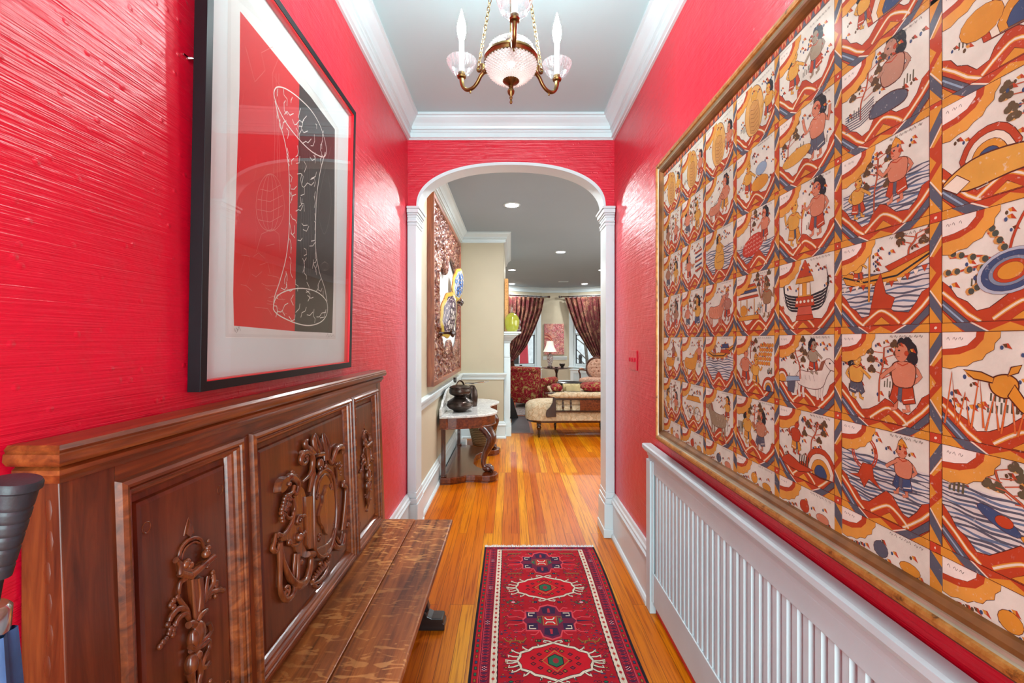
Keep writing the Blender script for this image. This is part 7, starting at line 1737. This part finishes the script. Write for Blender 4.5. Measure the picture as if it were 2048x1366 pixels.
# ---------------------------------------------------------------- curtains and rods
def rod(p0, p1, lab):
    t = thing('curtain_rod', lab, 'curtain rod', ((p0[0]+p1[0])/2, (p0[1]+p1[1])/2, 2.54))
    a_ = Vector((p0[0], p0[1], 2.54)); b_ = Vector((p1[0], p1[1], 2.54)); d = (b_-a_).normalized()
    m = MB().tube([a_, b_], 0.016, 14); m.build('pole', 'rosewood', t, True)
    for e, dd in ((a_, -d), (b_, d)):
        m = MB().tube([e, e+dd*0.02, e+dd*0.03, e+dd*0.055, e+dd*0.08, e+dd*0.09], [0.02, 0.024, 0.018, 0.036, 0.028, 0.008], 14); m.build('finial', 'rosewood', t, True)
    return t, a_, b_, d
rods = [rod((-0.33, 11.97), (1.0, 12.56), 'dark wooden curtain rod above the left bay window'), rod((1.40, 12.56), (2.78, 11.97), 'dark wooden curtain rod above the right bay window')]
def curtain(rodinfo, edge, outer, side, lab, nf=11):
    rt_, a_, b_, d = rodinfo
    t = thing('curtain', lab, 'curtain', (outer, 12.2, 0.012), group=None)
    yl = lambda x: a_.y+(x-a_.x)*(b_.y-a_.y)/(b_.x-a_.x)
    nrm = Vector((d.y, -d.x, 0)) if True else None
    if nrm.y > 0: nrm = -nrm
    NU, NVV = 150, 60; vs = []; fs = []
    for j in range(NVV+1):
        z = 2.51-(2.51-0.03)*j/NVV
        # inner edge interpolated from the photo's sweep; below the tie the cloth falls straight
        e = edge[-1][0]
        for q in range(len(edge)-1):
            if edge[q][1] >= z >= edge[q+1][1]:
                f = (edge[q][1]-z)/(edge[q][1]-edge[q+1][1]); e = edge[q][0]+(edge[q+1][0]-edge[q][0])*f
        if z > edge[0][1]: e = edge[0][0]
        tie = edge[-1][1]; wb = abs(e-outer)
        if z < tie: e = outer+(edge[-1][0]-outer)*(1+0.35*min(1, (tie-z)/0.4)); wb = abs(e-outer)
        amp = 0.030 if z > 2.3 else 0.038
        for i in range(NU+1):
            u = i/NU; x = outer+(e-outer)*u
            ph = nf*2*PI*u; fold = math.sin(ph)+0.35*math.sin(2.3*ph+1.0+z)
            x2 = x; off = amp*fold*min(1, wb/0.5+0.35)+0.10*(1-min(1, wb/1.2))*0.6
            p = Vector((x2, yl(x2), z))+nrm*(0.02+off+0.03)
            vs.append(tuple(p))
    for j in range(NVV):
        for i in range(NU): fs.append((j*(NU+1)+i, j*(NU+1)+i+1, (j+1)*(NU+1)+i+1, (j+1)*(NU+1)+i))
    m = MB().add(vs, fs); m.build('drape', 'curtain', t, True, solid=0.004)
    tz = edge[-1][1]; xx = (edge[-1][0]+outer)/2; wx_ = abs(edge[-1][0]-outer)/2+0.03
    m = MB().tube([(xx+wx_*math.cos(k), yl(xx)+nrm.y*0.06+0.085*math.sin(k), tz+0.02*math.cos(k)) for k in [2*PI*i/24 for i in range(24)]], 0.022, 8, closed=True, flat=1.0); m.build('tieback', 'curtain', t, True)
    for i in range(nf+1):
        u = (i+0.25)/nf
        if u > 1: break
        x = outer+(edge[0][0]-outer)*u; c = Vector((x, yl(x), 2.535)); ring = []
        for k in range(14): th = 2*PI*k/14; ring.append(c+nrm*(0.022*math.cos(th))+Vector((0, 0, 0.024*math.sin(th))))
        m = MB().tube(ring, 0.0035, 6, closed=True); m.build('ring', 'rosewood', t, True)
curtain(rods[0], [(0.895, 2.50), (0.824, 2.15), (0.618, 1.64), (0.385, 1.19), (0.137, 0.89), (0.02, 0.79)], -0.28, -1, 'red and tan floral curtain swept left to a tieback at the left bay window', 10)
curtain(rods[1], [(1.49, 2.50), (1.60, 2.15), (1.775, 1.66), (2.04, 1.20), (2.20, 0.92), (2.36, 0.79)], 2.66, 1, 'red and tan floral curtain swept right to a tieback at the right bay window', 10)

# radiator covers under the windows
def bay_cover(T, L, lab, u0, u1):
    c0 = T @ Vector(((u0+u1)/2, -0.14, 0)); t = thing('bay_radiator_cover', lab, 'radiator cover', c0)
    m = MB(); m.box(u0-0.015, u1+0.015, -0.285, 0.0, 0.535, 0.560, T); m.build('top', 'white', t, bevel=0.004)
    m = MB(); m.box(u0, u1, -0.265, -0.245, 0.0, 0.10, T); m.box(u0, u1, -0.265, -0.245, 0.46, 0.535, T); m.box(u0, u0+0.09, -0.265, -0.245, 0.1, 0.46, T); m.box(u1-0.09, u1, -0.265, -0.245, 0.1, 0.46, T)
    m.box(u0, u0+0.02, -0.245, -0.03, 0.0, 0.535, T); m.box(u1-0.02, u1, -0.245, -0.03, 0.0, 0.535, T); m.build('case', 'white', t)
    m = MB(); n = 26
    for k in range(n): uu = u0+0.09+(u1-u0-0.18)*k/n; m.box(uu, uu+0.018, -0.258, -0.250, 0.1, 0.46, T)
    m.box(u0+0.09, u1-0.09, -0.249, -0.246, 0.1, 0.46, T); m.build('grille', 'radiator_white', t)
bay_cover(TLw, LLw, 'white radiator cover below the left bay window', 0.16, 0.86)
bay_cover(TR, LR, 'white radiator cover below the right bay window', 0.42, 1.14)

# ================================================================== outdoors beyond the bay
m = MB().box(-14, 18, 13.3, 60, -1.3, -1.2); struct(m.build('ground', 'ground', origin=(0, 0, -1.2)))
rb = thing('red_door_panel', 'red painted boards seen through the left bay window', 'boards', (0.46, 15.6, -1.2))
m = MB().prism([(0.26, -1.2), (0.30, 1.1), (0.42, 1.60), (0.54, 1.60), (0.66, -1.2)], lambda p: (p[0], 15.5, p[1]), lambda p: (p[0]+0.02, 15.62, p[1])); m.build('boards', 'red_metal', rb)
m = MB().box(-0.6, 0.27, 15.6, 15.75, -1.2, 1.75); o = m.build('dark_car_door', 'iron'); o.name = 'dark_gate'; tag(o, 'dark gate left of the red boards outside the left bay window', 'gate')
fe = thing('iron_fence', 'black iron fence with posts beyond the right bay window', 'fence', (2.4, 16.4, -1.2))
for k in range(4):
    x = 1.88+0.62*k
    m = MB().box(x-0.05, x+0.05, 16.35, 16.45, -1.2, 0.66); m.ball((x, 16.4, 0.74), (0.07, 0.07, 0.10), 10, 8); m.build('post', 'iron', fe)
m = MB()
for z in (-0.9, 0.30): m.box(1.6, 3.5, 16.39, 16.41, z, z+0.03)
m.build('rail', 'iron', fe)
for k in range(22):
    x = 1.70+0.086*k; m = MB().tube([(x, 16.4, -1.1), (x, 16.4, 0.42)], 0.009, 6); m.build('picket', 'iron', fe)
def bare_tree(x, y, h, seed_, lab):
    t = thing('bare_tree', lab, 'tree', (x, y, -1.2), group=None); R = random.Random(seed_)
    m = MB(); tr_ = [(x, y, -1.2), (x+0.05, y, 0.2), (x-0.04, y+0.05, 1.4), (x+0.06, y, h*0.7), (x, y, h)]
    m.tube(smoothpath(tr_, 4), [0.09-0.075*i/16 for i in range(17)], 8); tk = m.build('trunk', 'bark', t, True)
    m = MB()
    def br(p, d, l, r, dep):
        q = [p]; c = Vector(p); dd = Vector(d)
        for s_ in range(5): dd = (dd+Vector((R.uniform(-.35, .35), R.uniform(-.3, .3), R.uniform(-.12, .22)))).normalized(); c = c+dd*(l/5); q.append(tuple(c))
        m.tube(q, [r*(1-0.16*i) for i in range(6)], 5)
        if dep:
            for k in range(3): br(q[R.randint(2, 5)], (dd+Vector((R.uniform(-1, 1), R.uniform(-1, 1), R.uniform(-.3, .8)))).normalized(), l*0.62, r*0.5, dep-1)
    for k in range(9):
        z = -0.1+(h)*0.85*k/9+R.uniform(0, .2); a_ = R.uniform(0, 6.28); br((x, y, z), (math.cos(a_), math.sin(a_)*0.6, R.uniform(0.1, 0.7)), R.uniform(0.9, 1.6), 0.026, 2)
    m.build('branches', 'bark', t, True)
bare_tree(2.95, 17.8, 3.6, 2, 'bare young tree behind the iron fence')
bare_tree(-0.6, 23.0, 4.0, 9, 'bare tree behind the red boards')
def hedge(x0, x1, y, h, lab):
    m = MB(); R = random.Random(21)
    for k in range(26): m.ball((R.uniform(x0, x1), y+R.uniform(-.3, .3), -1.2+R.uniform(0.2, h-0.3)), (R.uniform(.4, .7), R.uniform(.3, .6), R.uniform(.35, .6)), 9, 6)
    o = m.build('hedge', 'hedge', None); o['kind'] = 'stuff'; tag(o, lab, 'hedge')
hedge(1.0, 7.0, 21.5, 1.3, 'grey-green hedge across the street')
hs = thing('far_house', 'pale house front far beyond the bay windows', 'house', (3, 27, -1.2))
m = MB().box(-6, 11, 27, 28, -1.2, 2.6); m.build('wall', 'stone_far', hs)
m = MB().box(-6.2, 11.2, 26.8, 28.2, 2.6, 2.8); m.build('cornice', 'white', hs)
for x in (-4.6, -1.4, 2.0, 6.4, 9.0):
    w = MB().box(x, x+1.0, 26.95, 27.02, -0.1, 1.7).build('window', 'iron', hs); m = MB().box(x-0.1, x+1.1, 26.93, 26.99, -0.2, -0.1); m.build('sill', 'white', w)
